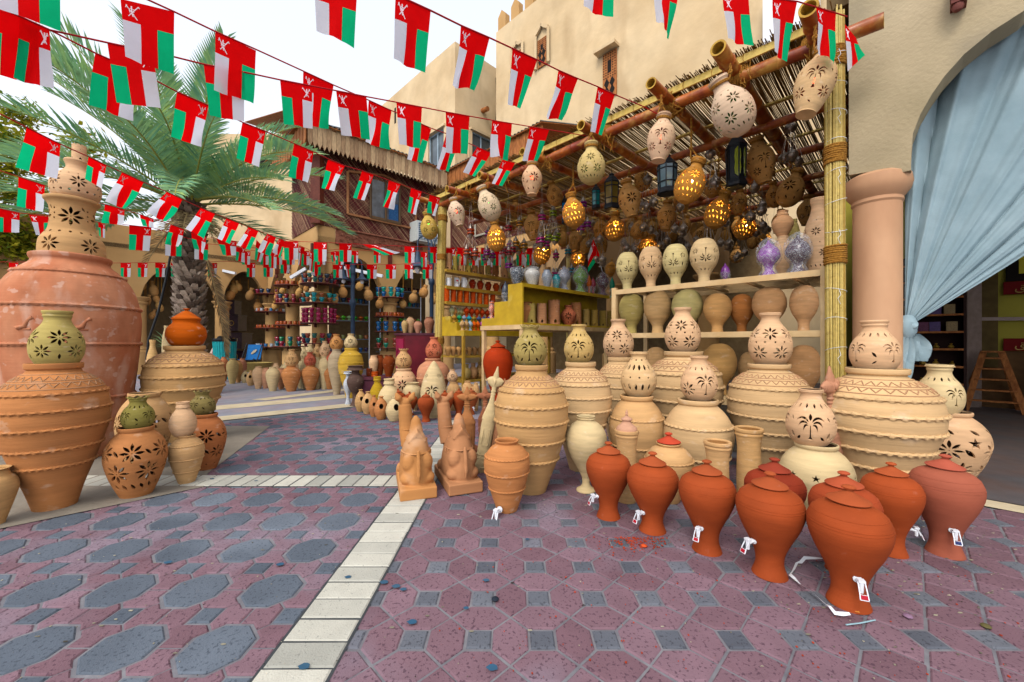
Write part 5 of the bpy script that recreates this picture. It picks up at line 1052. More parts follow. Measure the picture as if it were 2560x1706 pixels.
# jars between giant jar and banded jar, far left gap
for i, (u, vt, w, c_, Y, p_) in enumerate(((381, 850, 34, '#c9a574', 7.5, 'flow1'), (398, 905, 42, 'cream', 7.0, None), (415, 878, 26, 'tan', 7.8, 'slits'), (372, 900, 30, 'lt', 7.4, None), (418, 815, 26, 'cream', 8.5, None))):
    place('globe' if p_ else 'jar', ('pierced pot', 'wide cream pot', 'small slit pot', 'pale jar', 'tall cream jar')[i]+' in the gap between the giant jar and the banded jar', 'pot', u, None, vt, w, c_, Y=Y, z0=(.45 if i == 0 else 0), pat=p_, name='gap_pot' if False else 'plain_pot', seg=24)
mb = MB(); p = at(381, 950, 7.5); p.z = 0; mb.lathe([(.1, 0), (.16, .1), (.17, .3), (.12, .45), (.1, .45)], 20, c=p); o = build(mb, 'plain_pot', M['clay'], org=p); o.color = hexc('#c0a080'); tag(o, 'pot under the pierced pot in the gap by the giant jar', 'pot')
# ---------------------------------------------------------------- the stall: posts, poles and reed roof
def s_of(u, d): k = (u-CX)/F; return (2.91+.7071*d-k*(3.6+.7071*d))/(.7071*(1+k))
def d_of(u, s):                                         # depth into the stall at stall coordinate s
    k = (u-CX)/F; X0, Y0 = 2.91-.7071*s, 3.6+.7071*s; return (k*Y0-X0)/(.7071*(1-k))
def zz(v, Y): return H+(CY-v)/F*Y
stl = thing('reed_roof_stall', 'open stall of reed posts and red bamboo poles under a split reed roof', 'market stall', O)
def reedpost(base, top, r, name='post'):
    mb = MB(); base = Vector(base); top = Vector(top); ax = (top-base).normalized(); x = ax.cross(Vector((0, 1, 0))).normalized(); y = ax.cross(x)
    mb.tube([base, top], r*.8, 10, t=.2)
    for i in range(26):
        a = 2*pi*i/26+rnd.uniform(-.05, .05); n = 7; rr = r*rnd.uniform(.9, 1.03); w_ = r*rnd.uniform(.10, .155); tz = rnd.uniform(-.03, .12)
        pts = []
        for j in range(n+1): e = j/n; aa = a+.05*sin(e*5+i); pts.append(base.lerp(top, e)+(x*cos(aa)+y*sin(aa))*rr+(ax*tz if j == n else Vector()))
        mb.tube(pts, w_, 6, t=rnd.random())
        for j in range(3):
            e = rnd.random(); c_ = base.lerp(top, e)+(x*cos(a)+y*sin(a))*rr; mb.tube([c_-ax*.004, c_+ax*.004], w_*1.25, 6, t=.1)
    return build(mb, name, M['reed_post'], stl)
def wrapping(c, ax, r, h, name='rope_lashing'):
    mb = MB(); n = max(3, int(h/.017)); c = Vector(c); ax = Vector(ax).normalized(); x = ax.cross(Vector((0.3, 1, .2))).normalized(); y = ax.cross(x)
    for i in range(n):
        tl = rnd.uniform(-.006, .006); mb.tube([c+ax*(-h/2+h*(i+.5)/n+tl*sin(2*pi*k/16+i))+(x*cos(2*pi*k/16)+y*sin(2*pi*k/16))*(r+rnd.uniform(0, .004)) for k in range(17)], .0105, 6, caps=False)
    return build(mb, name, M['rope'], stl)
PR = onC(2090, 853, 6.38); PR.z = 0; PT = onC(2086, 60, 6.38)
reedpost(PR, PT, .066); PL = at(1094, 853, 7.95); PL.z = 0; PLT = at(1108, 500, 7.95); reedpost(PL, PLT, .078)
for v in (145, 388, 638): z = zz(v, PR.y); wrapping(PR.lerp(PT, z/PT.z), (0, 0, 1), .074, .165)
for v in (547, 644, 852): z = zz(v, 7.95); wrapping(PL.lerp(PLT, z/PLT.z), (0, 0, 1), .088, .12)
for d in (4.3,):
    for s in (.1, 6.2): reedpost(ST(s, d, 0), ST(s, d, 4.0), .06)
mb = MB()
for i in range(14):
    z = .35+i*.26; mb.tube([PR+Z*z+Vector((cos(a), sin(a), 0))*.076+Z*.02*sin(a*1+i) for a in [2*pi*k/12 for k in range(13)]], .0022, 4)
    if i % 2 == 0: build(mb, 'tie_string', M['white'], stl); mb = MB()
    if i % 2: a = -2.0; p = PR+Z*z+Vector((cos(a), sin(a), 0))*.08; mb.tube([p, p+Vector((.012, -.006, -.05)), p+Vector((-.015, -.006, -.08)), p+Vector((.01, -.004, -.13))], .002, 4)
if mb.v: build(mb, 'tie_string', M['white'], stl)
def bamboo(a, b, r, name='pole', bend=.02):
    a = Vector(a); b = Vector(b); L = (b-a).length; n = max(4, int(L/.12)); pts = []; rs = []; off = Vector((rnd.uniform(-1, 1), rnd.uniform(-1, 1), rnd.uniform(-1, 1)))*bend
    for i in range(n+1):
        e = i/n; p = a.lerp(b, e)+off*sin(pi*e); pts.append(p); rs.append(r*(1+.02*sin(i*2.2)))
        if i % 4 == 2: d_ = (b-a).normalized(); pts += [p+d_*.01, p+d_*.02]; rs += [r*1.10, r]
    mb = MB(); mb.tube(pts, rs, 16, caps=False); m2 = MB()
    d_ = (b-a).normalized(); x = d_.cross(Z).normalized() if abs(d_.z) < .9 else Vector((1, 0, 0)); y = d_.cross(x)
    for (q_, sg) in ((a, 1), (b, -1)):                  # hollow cut ends
        o = [q_+(x*cos(2*pi*k/16)+y*sin(2*pi*k/16))*r*1.003 for k in range(16)]; i_ = [q_+(x*cos(2*pi*k/16)+y*sin(2*pi*k/16))*r*.76 for k in range(16)]; dd = [p+d_*sg*.12 for p in i_]
        mb.add(o+i_+dd, [(k, (k+1) % 16, 16+(k+1) % 16, 16+k) for k in range(16)]+[(16+k, 16+(k+1) % 16, 32+(k+1) % 16, 32+k) for k in range(16)]+[tuple(range(32, 48))], 1)
    return build(mb, name, [M['bamboo_red'], M['bamboo_end']], stl, angle=50)
ZR = 3.93
bamboo(ST(-.33, -.02, ZR-.03), ST(3.2, -.03, ZR-.02), .062, 'front_beam'); bamboo(ST(3.1, -.03, ZR-.02), ST(6.6, 0, ZR-.04), .058, 'front_beam')
TIPS = [(2021, 20), (1795, 120), (1627, 208), (1452, 313), (1305, 379), (1198, 437), (1117, 472)]
tipS = []
for i, (u, v) in enumerate(TIPS):
    dd = -.55; s = s_of(u, dd); p = ST(s, dd, 0); p.z = zz(v, p.y); tipS.append((s, p)); bamboo(p, ST(s, 4.6, ZR+.06+.0*i), (.072, .072, .06, .06, .055, .055, .055)[i], 'pole')
    wrapping(ST(s, -.0, ZR+.02), U+N*.55*(-1)**i, .115 if i < 4 else .1, .17)
    mb = MB()
    for k in range(26): a = rnd.uniform(0, 6.28); c_ = ST(s+rnd.uniform(-.1, .1), -.05+rnd.uniform(-.06, .06), ZR+rnd.uniform(-.12, .08)); mb.tube([c_, c_+Vector((rnd.uniform(-.07, .07), rnd.uniform(-.07, .02), rnd.uniform(-.12, .06))), c_+Vector((rnd.uniform(-.09, .09), rnd.uniform(-.09, .02), -rnd.uniform(.02, .2)))], .0045, 4)
    build(mb, 'rope_fray', M['rope'], stl)
bamboo(at(1045, 497, 7.6), ST(6.45, 4.6, ZR+.04), .055, 'pole')
for d in (1.15, 2.3, 3.45, 4.5):
    bamboo(ST(-.3, d, ZR-.05), ST(6.6, d, ZR-.05), .052, 'cross_beam')
    mb = MB(); mb.beam(ST(-.3, d-.12, ZR+.14), ST(6.5, d-.12, ZR+.14), .06, .02); build(mb, 'batten', M['batten'], stl, smooth=False)
mb = MB(); mb.beam(ST(-.04, -.09, ZR+.135), ST(6.55, -.09, ZR+.10), .022, .075); build(mb, 'front_batten', M['batten'], stl, smooth=False)
mb = MB()
for k in range(22): s = .1+k*.3; mb.tube([ST(s, -.11, ZR+.17), ST(s+.01, -.11, ZR+.12), ST(s, -.11, ZR+.08)], .003, 4)
build(mb, 'batten_tie', M['rope'], stl)
mb = MB(); s = -.03
while s < 6.55:                                         # single reeds side by side with gaps that let the sky through
    w_ = rnd.uniform(.0065, .011); d0 = -.13+rnd.uniform(-.05, .03); z = ZR+.165+rnd.uniform(-.006, .012); k = rnd.uniform(-.02, .02)
    zf = rnd.uniform(0, .035)
    n = 5
    mb.tube([ST(s, d0, z+zf), ST(s+k*.3, .6, z+rnd.uniform(-.004, .004)), ST(s+k, 2.3, z+rnd.uniform(-.004, .004)), ST(s+k*.5, 5.5, z)], w_*.5, 4, caps=False, t=rnd.random()); s += w_*.70+(rnd.uniform(0, .0006) if rnd.random() < .90 else rnd.uniform(.002, .007))
for k in range(150): s = rnd.uniform(-.0, 6.5); d0 = rnd.uniform(-.2, -.05); mb.tube([ST(s, d0, ZR+.19+rnd.uniform(0, .05)), ST(s+rnd.uniform(-.05, .05), .5, ZR+.19)], .0045, 4, t=rnd.random())
build(mb, 'reed_mat', M['reed'], stl)

# ---------------------------------------------------------------- racks and shelves
rk = thing('metal_rack', 'beige metal rack with wire shelves full of round pots, beside the right reed post', 'rack', ST(.05, 0))
s0, s1 = s_of(2062, .08), s_of(1534, .06)
def fr(s0, s1, d0, d1, z0, z1, par, m, name): mb = MB(); mb.bx(s0, s1, d0, d1, z0, z1); return build(mb, name, m, par, smooth=False)
for s in (s0, s1):
    for d in (.06, .95): fr(s-.03, s+.03, d, d+.05, 0, 1.9, rk, M['rack'], 'post')
for z in (.57, 1.30, 1.87):
    fr(s0+.031, s1-.031, .062, .095, z-.06, z, rk, M['rack'], 'shelf_rail'); fr(s0+.031, s1-.031, .955, .99, z-.06, z, rk, M['rack'], 'shelf_rail')
    mb = MB()
    for k in range(46): d = .11+k*.0185; mb.beam(ST(s0+.03, d, z-.008), ST(s1-.03, d, z-.008), .003, .003)
    for k in range(110): s = s0+.03+k*(s1-s0-.06)/110; mb.beam(ST(s, .1, z-.012), ST(s, .95, z-.012), .003, .003)
    for k in range(5): s = s0+.25+k*.42; mb.beam(ST(s, .097, z-.04), ST(s, .953, z-.04), .03, .03)
    build(mb, 'wire_shelf', M['rack'], rk, smooth=False)
def onS(u, d): p = ST(s_of(u, d), d); return p
def shelfpot(kind, label, cat, u, vt, w, col, z, d=.38, **kw):
    p = onS(u, d); return place(kind, label, cat, u, None, vt, w, col, Y=p.y, z0=z, **kw)
names = ('greenish', 'two tone tan', 'pale green', 'orange tan', 'dark orange', 'large tan', 'striped tan')
for i, (u, vt, w, c_) in enumerate(((1579, 735, 64, '#b8a468'), (1644, 727, 71, '#cfa878'), (1718, 724, 80, '#c4b47c'), (1793, 734, 73, '#cc9c68'), (1854, 736, 62, '#b87848'), (1923, 718, 89, '#cc9c70'), (2009, 713, 75, '#d4a478'))):
    shelfpot('egg', '%s upturned egg pot on the middle shelf of the beige rack' % names[i], 'egg pot', u, vt, w, c_, 1.302, d=.42 if i != 4 else .6, name='egg_pot', seg=48, group='egg pots on the middle shelf')
for i, (u, vt, w, d, n_) in enumerate(((1640, 868, 58, .5, 'leftmost'), (1799, 859, 88, .45, 'middle'), (1875, 880, 60, .75, 'half hidden'), (2010, 863, 90, .45, 'rightmost'), (1560, 868, 46, .6, 'farthest, behind the pierced pots'))):
    shelfpot('egg', '%s tan egg pot on the low shelf of the beige rack' % n_, 'egg pot', u, vt, w, ('tan', '#bf9460', 'tan', '#c49468', '#c09464')[i], .572, d=d, name='egg_pot', seg=48, group='egg pots on the low shelf')
for i, (u, vt, w, c_) in enumerate(((1568, 633, 57, '#cbb988'), (1627, 619, 61, '#d2ae86'), (1689, 613, 66, '#cbb988'), (1760, 599, 74, '#d0b48a'))):
    shelfpot('cutegg', '%s open topped egg pot cut with palms on the top shelf of the rack' % ('smallest', 'pinkish second', 'greenish third', 'largest')[i], 'egg pot', u, vt, w, c_, 1.872, d=.3, pat='invp', name='cut_egg_pot', group='cut egg pots on the top shelf', rot=None)
def wrapped(kind, label, u, vt, w, col, z, d, name='wrapped_burner', cat='wrapped pot', grp=None, Y=None, hexa=None):
    p = onS(u, d) if Y is None else Vector((0, Y, 0)); o, t_ = place(kind, label, cat, u, None, vt+3, w*.88, col, Y=p.y, z0=z, name=name, seg=28, group=grp)
    key = ('wrap', kind, round(o.scale[2]/o.scale[0], 1))
    if key not in MESH:
        mb = MB(); r2 = random.Random(3); seg = 36; pr = smoothprof(PROF[kind], 2); A = o.data.name; hmax = max(v.co.z for v in o.data.vertices)
        vs = []; rows = 14
        for j in range(rows+1):
            e = j/rows; z_ = hmax*1.06*e; r_ = (radat(pr, min(1, e))*1.0 if e < 1 else .1); r_ = max(r_, radat(pr, min(1, e+.1)), radat(pr, max(0, e-.1)))*1.07+.02
            if e > .93: r_ = .16
            for k in range(seg): a = 2*pi*k/seg; q_ = r_*(1+.045*sin(5*a+e*7)+.03*sin(11*a-e*9)+r2.uniform(-.012, .012)); vs.append((q_*cos(a), q_*sin(a), z_+r2.uniform(-.01, .01)))
        mb.add(vs, [(j*seg+k, j*seg+(k+1) % seg, (j+1)*seg+(k+1) % seg, (j+1)*seg+k) for j in range(rows) for k in range(seg)]); MESH[key] = mb.mesh('plastic_wrap', [M['wrap']], angle=60)
    link('plastic_wrap', MESH[key], o); o.data = o.data.copy(); o.data.materials[0] = M['glaze']; return o
wrapped('burner', 'purple wrapped burner pierced with stars on the top shelf of the rack', 1922, 597, 68, '#8a4a9c', 1.872, .3)
wrapped('burner', 'dark brown burner in shiny plastic wrap at the right of the top shelf', 1994, 583, 76, '#4c3848', 1.872, .3)
wrapped('burner', 'tiny purple burner on the top shelf between egg pot and the wrapped burner', 1813, 655, 28, '#8a4a9c', 1.872, .6)
stack_ = place('urn', 'banded clay jar under the plain vase on the top shelf of the rack', 'jar', 1957, None, 592, 50, 'lt', Y=onS(1957, .62).y, z0=1.872, seg=32)
place('hang', 'plain tan vase standing on the banded jar on the top shelf', 'vase', 1956, None, 528, 57, '#cc9c74', Y=onS(1957, .62).y, z0=stack_[1][2], seg=36, name='plain_vase')
shelfpot('globe', 'big pierced pot of flowers on the top shelf beside the reed post', 'pot', 2044, 497, 84, 'lt', 1.872, d=.5, pat='hflow', name='pierced_pot')
place('jar', 'yellowish vase behind the plain vase on the top shelf', 'vase', 1985, None, 549, 32, '#b8a468', Y=onS(1985, .9).y, z0=1.872, seg=28, name='plain_vase')
# yellow stepped cabinet on its table
cab = thing('yellow_cabinet', 'bright yellow stepped cabinet with an open front of clay towers', 'cabinet', ST(s_of(1306, 0), 0, 1.465))
sc0 = s_of(1306, .0); sc1 = s_of(1204, 0); sA = s_of(1270, 0); sB = s_of(1236, 0); zb = 1.465; z3 = 2.13; z2 = 1.86
mb = MB()
mb.bx(sc0+.0, sA, 0, .03, zb, z3); mb.bx(sA+.0, sB, .0, .03, zb, z2-.0); mb.bx(sB, sc1, 0, .03, zb, zb+.13)
mb.bx(sc0+.0, sA, .03, 2.6, z3-.035, z3); mb.bx(sA-.03, sA, .03, 2.6, zb+.02, z3-.035); mb.bx(sA, sB, .03, 2.6, z2-.03, z2-.002); mb.bx(sc0, sA-.03, .03, 2.6, zb, zb+.03); mb.bx(sB-.02, sB, .03, 2.6, zb, z2-.03); mb.bx(sB, sc1, .03, 2.6, zb+.1, zb+.13)
mb.bx(sc0-.002, sc0+.03, 0.0301, 2.6, z3-.06, z3-.036)
build(mb, 'carcase', M['yellow'], cab, smooth=False)
tb = thing('display_table', 'beige painted metal table under the yellow cabinet', 'table', ST(sc0, 0))
for (s, d) in ((sc0, 0), (sc1, 0), (sc0, 1.3), (sc0, 2.5), (sc1, 2.5)): mb = MB(); mb.bx(s, s+.07 if s == sc0 else s-.06, d, d+.06, 0, zb-.075); build(mb, 'leg', M['rack'], tb, smooth=False)
mb = MB(); mb.bx(sc0-.01, sc1+.02, -.012, 2.62, zb-.075, zb-.002); build(mb, 'table_top', M['rack'], tb, smooth=False)
mb = MB(); mb.bx(sc0+.08, sc1-.07, .02, 2.5, .5, .53); build(mb, 'low_shelf', M['rack'], tb, smooth=False)
red = waterjar('big glossy dark orange lidded jar under the beige table', 1245, None, 850, 75, Y=ST((sc0+sc1)/2, .35).y, z0=.0, col='#a83c22', tapdir=None, grooves=(.7,), group=None)
red.location.z = .531-.531; 
# goods in the cabinet, on its face that looks right
def faceY(u, s=sc0): d = d_of(u, s); return ST(s, d).y
for i, (u, vb, vt, w, c_) in enumerate(((1328, 814, 759, 23, '#b8a060'), (1354, 814, 759, 27, '#c08c68'), (1385, 816, 750, 32, '#bc8460'), (1440, 814, 757, 29, '#bc8058'), (1465, 819, 773, 20, '#b8985c'), (1486, 821, 775, 20, '#b09050'), (1507, 823, 777, 19, '#a88c4c'), (1523, 822, 777, 12, '#a08448'))):
    Yv = ST(sc0+.16, d_of(u, sc0+.16)).y; tower('clay fort tower, number %s from the left inside the yellow cabinet' % ('one', 'two', 'three, the tallest', 'four, behind the pink vase', 'five', 'six', 'seven', 'eight')[i], u, None, vt, w, c_, Yv, z0=zb+.031, group='clay towers in the yellow cabinet')
for (u, vt, w, c_, k, l, p_) in ((1316, 756, 40, '#c08458', 'vase', 'plain tan vase at the left end inside the yellow cabinet', None), (1421, 764, 40, '#b86c50', 'hang', 'pink clay vase cut with flowers inside the yellow cabinet', 'hflow2')):
    s = sc0+.13 if k != 'vase' else sc0+.25; place(k, l, 'vase', u, None, vt, w, c_, Y=ST(s, d_of(u, s)).y, z0=zb+.031, pat=p_, seg=32, name='clay_vase')
top = ((1293, 666, 37, 'vase', '#24303c', 'black planter wrapped in film at the front of the yellow cabinet top'), (1331, 668, 42, 'vase', '#d4d0c8', 'white flared planter wrapped in film on the yellow cabinet'), (1368, 672, 30, 'vase', '#8c94a0', 'grey wrapped flared planter on the yellow cabinet'), (1391, 684, 24, 'vase', '#2c8c94', 'teal wrapped planter on the yellow cabinet'),
       (1411, 662, 36, 'burner', '#8c90a0', 'tall wrapped grey burner on the yellow cabinet'), (1451, 661, 42, 'burner', '#6c9c34', 'bright green pierced burner in plastic on the yellow cabinet'), (1473, 684, 14, 'burner', '#d86c30', 'slim orange burner on the yellow cabinet'), (1483, 690, 16, 'burner', '#a83c50', 'slim pink burner on the yellow cabinet'),
       (1507, 676, 36, 'burner', '#54243c', 'dark plum burner wrapped in film on the yellow cabinet'), (1530, 688, 16, 'burner', '#1c8c70', 'small green capped bottle burner at the right end of the cabinet'))
for (u, vt, w, k, c_, l) in top:
    s = sc0+.16; wrapped(k, l, u, vt, w, c_, z3+.001, 0, Y=ST(s, d_of(u, s)).y)
wrapped('burner', 'dark tall wrapped burner on the upper step of the yellow cabinet', 1264, 700, 22, '#3c4450', z2, .4)
wrapped('ornate', 'orange salmon vase at the edge of the lower step of the yellow cabinet', 1229, 752, 15, '#d86c40', zb+.13, .1)
mb = MB(); p = onS(1511, 0); p = Vector((*(ST(sc0+.16, d_of(1511, sc0+.16)))[:2], 0)); a_ = at(1506, 680, p.y); b_ = at(1483, 596, p.y)
fl = thing('hand_flag', 'small red, white and green hand flag on a white stick above the yellow cabinet', 'flag', a_); mb.tube([a_, b_], .006, 8); build(mb, 'stick', M['white'], fl)
FLG = []                                                # its cloth is made with the bunting below
# shelves along the left side, facing right
lsx = thing('side_shelves', 'yellow wooden side shelves of towers, mugs and little orange pots behind the left reed post', 'shelves', ST(6.05, 0))
sL = 6.0; dl = 2.0
for z in (2.63, 2.30, 1.99): mb = MB(); mb.bx(sL, sL+.3, .05, dl+.6, z-.05, z); mb.bx(sL-.005, sL, .05, dl+.6, z-.065, z-.0); build(mb, 'shelf', M['yellow2'], lsx, smooth=False)
for d in (.05, 1.2, 2.55): mb = MB(); mb.bx(sL+.3, sL+.34, d, d+.04, 0, 2.7); build(mb, 'upright', M['yellow2'], lsx, smooth=False)
mb = MB()
for k in range(40): mb.beam(ST(sL+.31, .05+k*.066, 1.4), ST(sL+.31, .05+k*.066, 2.6), .004, .004)
for k in range(18): mb.beam(ST(sL+.312, .05, 1.4+k*.068), ST(sL+.312, 2.6, 1.4+k*.068), .004, .004)
build(mb, 'wire_grid', M['mesh_wire'], lsx, smooth=False)
mb = MB(); mb.bx(sL-.2, sL+.3, .0, 2.6, 1.30, 1.68); mb.bx(sL-.4, sL-.2, 0, 2.6, 1.30, 1.56); mb.bx(sL-.62, sL-.4, 0, 2.6, 1.30, 1.40); build(mb, 'stepped_counter', M['yellow'], lsx, smooth=False)
for (s, d) in ((sL+.25, 0), (sL-.6, 0), (sL-.6, 2.5)): mb = MB(); mb.bx(s, s+.05, d, d+.05, 0, 1.3); build(mb, 'leg', M['yellow2'], lsx, smooth=False)
for z in (.92, .45): mb = MB(); mb.bx(sL-.55, sL+.28, .02, 2.5, z-.04, z); build(mb, 'low_shelf', M['yellow2'], lsx, smooth=False)
def sideY(u, s): return ST(s, d_of(u, s)).y
tws = [(1121, 634, 17), (1137, 640, 15), (1152, 642, 16), (1170, 647, 16), (1187, 648, 16), (1203, 651, 15), (1220, 652, 15), (1239, 652, 17), (1260, 648, 18), (1279, 653, 17), (1297, 657, 15), (1318, 659, 15), (1340, 664, 15), (1370, 668, 15), (1390, 672, 14)]
for i, (u, vt, w) in enumerate(tws): tower('%s clay fort tower from the left on the top side shelf' % NTH[i], u, None, vt, w, ('#c89870', '#a89450', '#b48860', '#a8904c', '#a87c50', '#a87c50', '#a48c54', '#8c5c38')[i % 8], sideY(u, sL+.14), z0=2.631, group='clay towers on the top side shelf', n=8)
for i, u in enumerate((1122, 1142, 1160)):
    o, t_ = place('mug', 'white souvenir mug, %s on the second side shelf' % ('leftmost and turned away', 'with red heart and lettering', 'third and plain')[i], 'mug', u, None, 696, 14, '#e8e8ea', Y=sideY(u, sL+.1), z0=2.301, name='white_mug', seg=24); o.data = o.data.copy(); o.data.materials[0] = M['glaze']
    r = t_[3]; mb = MB(); hh = (t_[2]-2.301)/r; mb.tube([(0, .9, hh*.8), (0, 1.35, hh*.78), (0, 1.5, hh*.5), (0, 1.3, hh*.25), (0, .9, hh*.2)], .1, 6); h_ = link('handle', mb.mesh('handle', [M['white']]), o); h_.rotation_euler.z = -o.rotation_euler.z+(1.7 if i == 0 else -2.2); h_.scale[2] = 1
    if i == 1:
        cpos = Vector(o.location); dr = Vector((-cpos.x, -cpos.y, 0)).normalized(); rt = Vector((-dr.y, dr.x, 0)); zc = 2.301+(t_[2]-2.301)*.62
        dk = mk('mugk', '#181818', var=0, bump=0)
        mt = thing('mug_print', '', 'x', cpos); bpy.data.objects.remove(mt)
        # children of the mug: letters and heart, written in world space then brought into the mug's frame
        inv = (Matrix.Translation(cpos) @ Matrix.Rotation(o.rotation_euler.z, 4, 'Z') @ Matrix.Diagonal((*o.scale, 1))).inverted()
        for (ch, dx, dz, sz, mm) in (('I', -.03, .012, .045, dk), ('O', -.034, -.032, .026, M['redpl']), ('M', -.012, -.032, .026, dk), ('A', .012, -.032, .026, dk), ('N', .034, -.032, .026, dk)):
            to = text(ch, cpos*Vector((1, 1, 0)).to_3d().x if False else Vector((cpos.x, cpos.y, 0))+dr*(r*1.0)+rt*dx+Z*(zc+dz), rt, Z, sz, mm, 'letter', None, ext=.001); to.data.transform(inv); to.parent = o
        mb = MB(); hp = [(0, -.02), (.02, .002), (.02, .014), (.01, .02), (0, .012), (-.01, .02), (-.02, .014), (-.02, .002)]; cc = Vector((cpos.x, cpos.y, 0))+dr*(r*1.01)+rt*.008+Z*(zc+.012)
        mb.prism([cc+rt*x*1.1+Z*y*1.1 for x, y in hp], dr*.002); ht = link('heart', mb.mesh('heart', [M['redpl']], smooth=False), None); ht.data.transform(inv); ht.parent = o
def row(n, u0, u1, v0, v1, w, kind, cols, z, s, label, cat, name, grp, seg=16, **kw):
    for i in range(n):
        e = i/max(1, n-1); u = u0+(u1-u0)*e; place(kind, '%s %s' % (NTH[i], label), cat, u, None, v0+(v1-v0)*e, w*(1-.1*e), cols[i % len(cols)], Y=sideY(u, s), z0=z, name=name, group=grp, seg=seg, **kw)
row(5, 1181, 1260, 700, 712, 18, 'vase', ('#8c2c14', '#94341c', '#8c3018', '#b0481c'), 2.301, sL+.12, 'small dark red jug from the left on the second side shelf', 'jug', 'small_jug', 'red jugs on the side shelf')
for k in range(3): row(8, 1117, 1232, 722+k*9, 738+k*7, 15, 'mug', ('#c0501c', '#b4481a', '#c4581e'), 1.991+(2-k)*.055, sL+.06, 'orange frilled cup from the left in the %s layer on the third side shelf' % ('top', 'middle', 'bottom')[k], 'cup', 'frilled_cup', 'orange frilled cups on the side shelf', ruf=5)
row(6, 1130, 1165, 765, 775, 15, 'burner', ('#a8a884', '#b8885c', '#9ca07c'), 1.68, sL+.1, 'small green grey burner from the left on the stepped counter', 'burner', 'small_burner', 'green burners on the counter')
row(7, 1166, 1245, 766, 776, 16, 'burner', ('#a83c1c', '#9c3418', '#b0441c'), 1.68, sL+.05, 'small red wrapped burner from the left in the upper row of the stepped counter', 'burner', 'small_burner', 'red burners on the counter')
row(8, 1136, 1222, 786, 792, 14, 'burner', ('#a07838', '#2c8c5c', '#8894a4', '#2c8ca4', '#8c7434', '#3c4c70', '#304878', '#2444a0'), 1.561, sL-.3, 'small glazed burner from the left in the middle row of the stepped counter', 'burner', 'small_burner', 'coloured burners on the counter')
row(7, 1156, 1214, 800, 803, 15, 'burner', ('#b89468', '#b89468', '#9cb0bc', '#d0602c', '#d0602c', '#b04c94', '#cc5c28'), 1.401, sL-.52, 'small painted burner from the left in the lowest row of the stepped counter', 'burner', 'small_burner', 'painted burners in the lowest row')
row(7, 1120, 1200, 866, 868, 16, 'jar', ('#b88c5c', '#b08458'), .921, sL-.4, 'small tan frilled jar from the left on the upper low shelf under the counter', 'jar', 'small_jar', 'tan jars on the low shelf', ruf=6)
row(3, 1166, 1200, 911, 905, 25, 'ball', ('#c0a468', '#b88c64', '#b08858'), .451, sL-.4, 'tan round pot from the left on the lowest shelf under the stepped counter', 'pot', 'small_pot', 'round pots on the lowest shelf', seg=24)

# ---------------------------------------------------------------- hanging pots
BULB = MB().blob((0, 0, 0), (1, 1, 1.2), 8)
BM = {k: BULB.mesh('bulb', [M[k]]) for k in ('bulb', 'bulb_r', 'bulb_g')}
def hang(label, u, vt, vb, w, kind, pat, col, Y=None, lit=None, tilt=0, front=False, top=None, group=None, seg=56):
    k = (u-CX)/F; th_ = sqrt(1+k*k)
    if Y is None: Y = 6.3/(1+k) if front else .335*F*th_/w
    r = w/2*Y/th_/F; x = k*Y; zt = zz(vt, Y); zb_ = zz(vb, Y); h = (zt-zb_)/max(.75, cos(tilt)*.96) if tilt else zt-zb_
    t = thing('hanging_pot', label, 'hanging pot', (x, Y, zt), group); A = round(h/r, 1)
    b_ = link('pot_body', potmesh(kind, h/r, pat=pat, seg=seg, twist=pat == 'hpalm'), t); b_.scale = (r, r, h/A); b_.color = hexc(C.get(col, col))
    rz = atan2(-Y, -x)-pi+rnd.uniform(-.3, .3); ax = Vector((0, 1, 0)); off = Matrix.Rotation(tilt, 3, 'Y') @ Vector((0, 0, -h))
    b_.rotation_euler = (Matrix.Rotation(tilt, 3, 'Y') @ Matrix.Rotation(rz, 3, 'Z')).to_euler(); b_.location = off-Vector((off.x*.5, 0, 0))
    if lit:
        c_ = b_.location+Matrix.Rotation(tilt, 3, 'Y') @ Vector((0, 0, h*.52)); l = link('bulb', BM[lit], t, c_); s = .018 if lit == 'bulb' else .02; l.scale = (s,)*3
    mb = MB(); tp_ = (top if top is not None else 3.93)-zt; nk = b_.location+Matrix.Rotation(tilt, 3, 'Y') @ Vector((0, 0, h*.9)); rr = r*.45
    R3 = Matrix.Rotation(tilt, 3, 'Y')
    for q_ in (0, .012): mb.tube([nk+R3 @ Vector((rr*cos(a), rr*sin(a), q_+.01*sin(a))) for a in [2*pi*j/14 for j in range(15)]], .0085, 6)
    A_ = nk+R3 @ Vector((rr, 0, 0)); B_ = nk+R3 @ Vector((-rr, 0, 0)); kn = Vector((0, 0, min(.14, tp_*.5)))
    mb.tube([A_, A_.lerp(kn, .5)+Vector((.01, 0, 0)), kn], .008, 6); mb.tube([B_, B_.lerp(kn, .5)-Vector((.01, 0, 0)), kn], .008, 6)
    for i in range(3): mb.tube([kn+Vector((.014*cos(i*2.1), .014*sin(i*2.1), -.02)), kn+Vector((.02*cos(i*2.1+1), .02*sin(i*2.1+1), 0)), kn+Vector((0, 0, .025))], .008, 6)
    if tp_ > .05:
        for q_ in (0, pi): mb.tube([kn+Vector((.007*cos(q_+z*60), .007*sin(q_+z*60), z)) for z in [j*(tp_-kn.z)/14 for j in range(15)]], .0065, 5)
    o = link('rope', mb.mesh('rope', [M['rope']]), t); return t
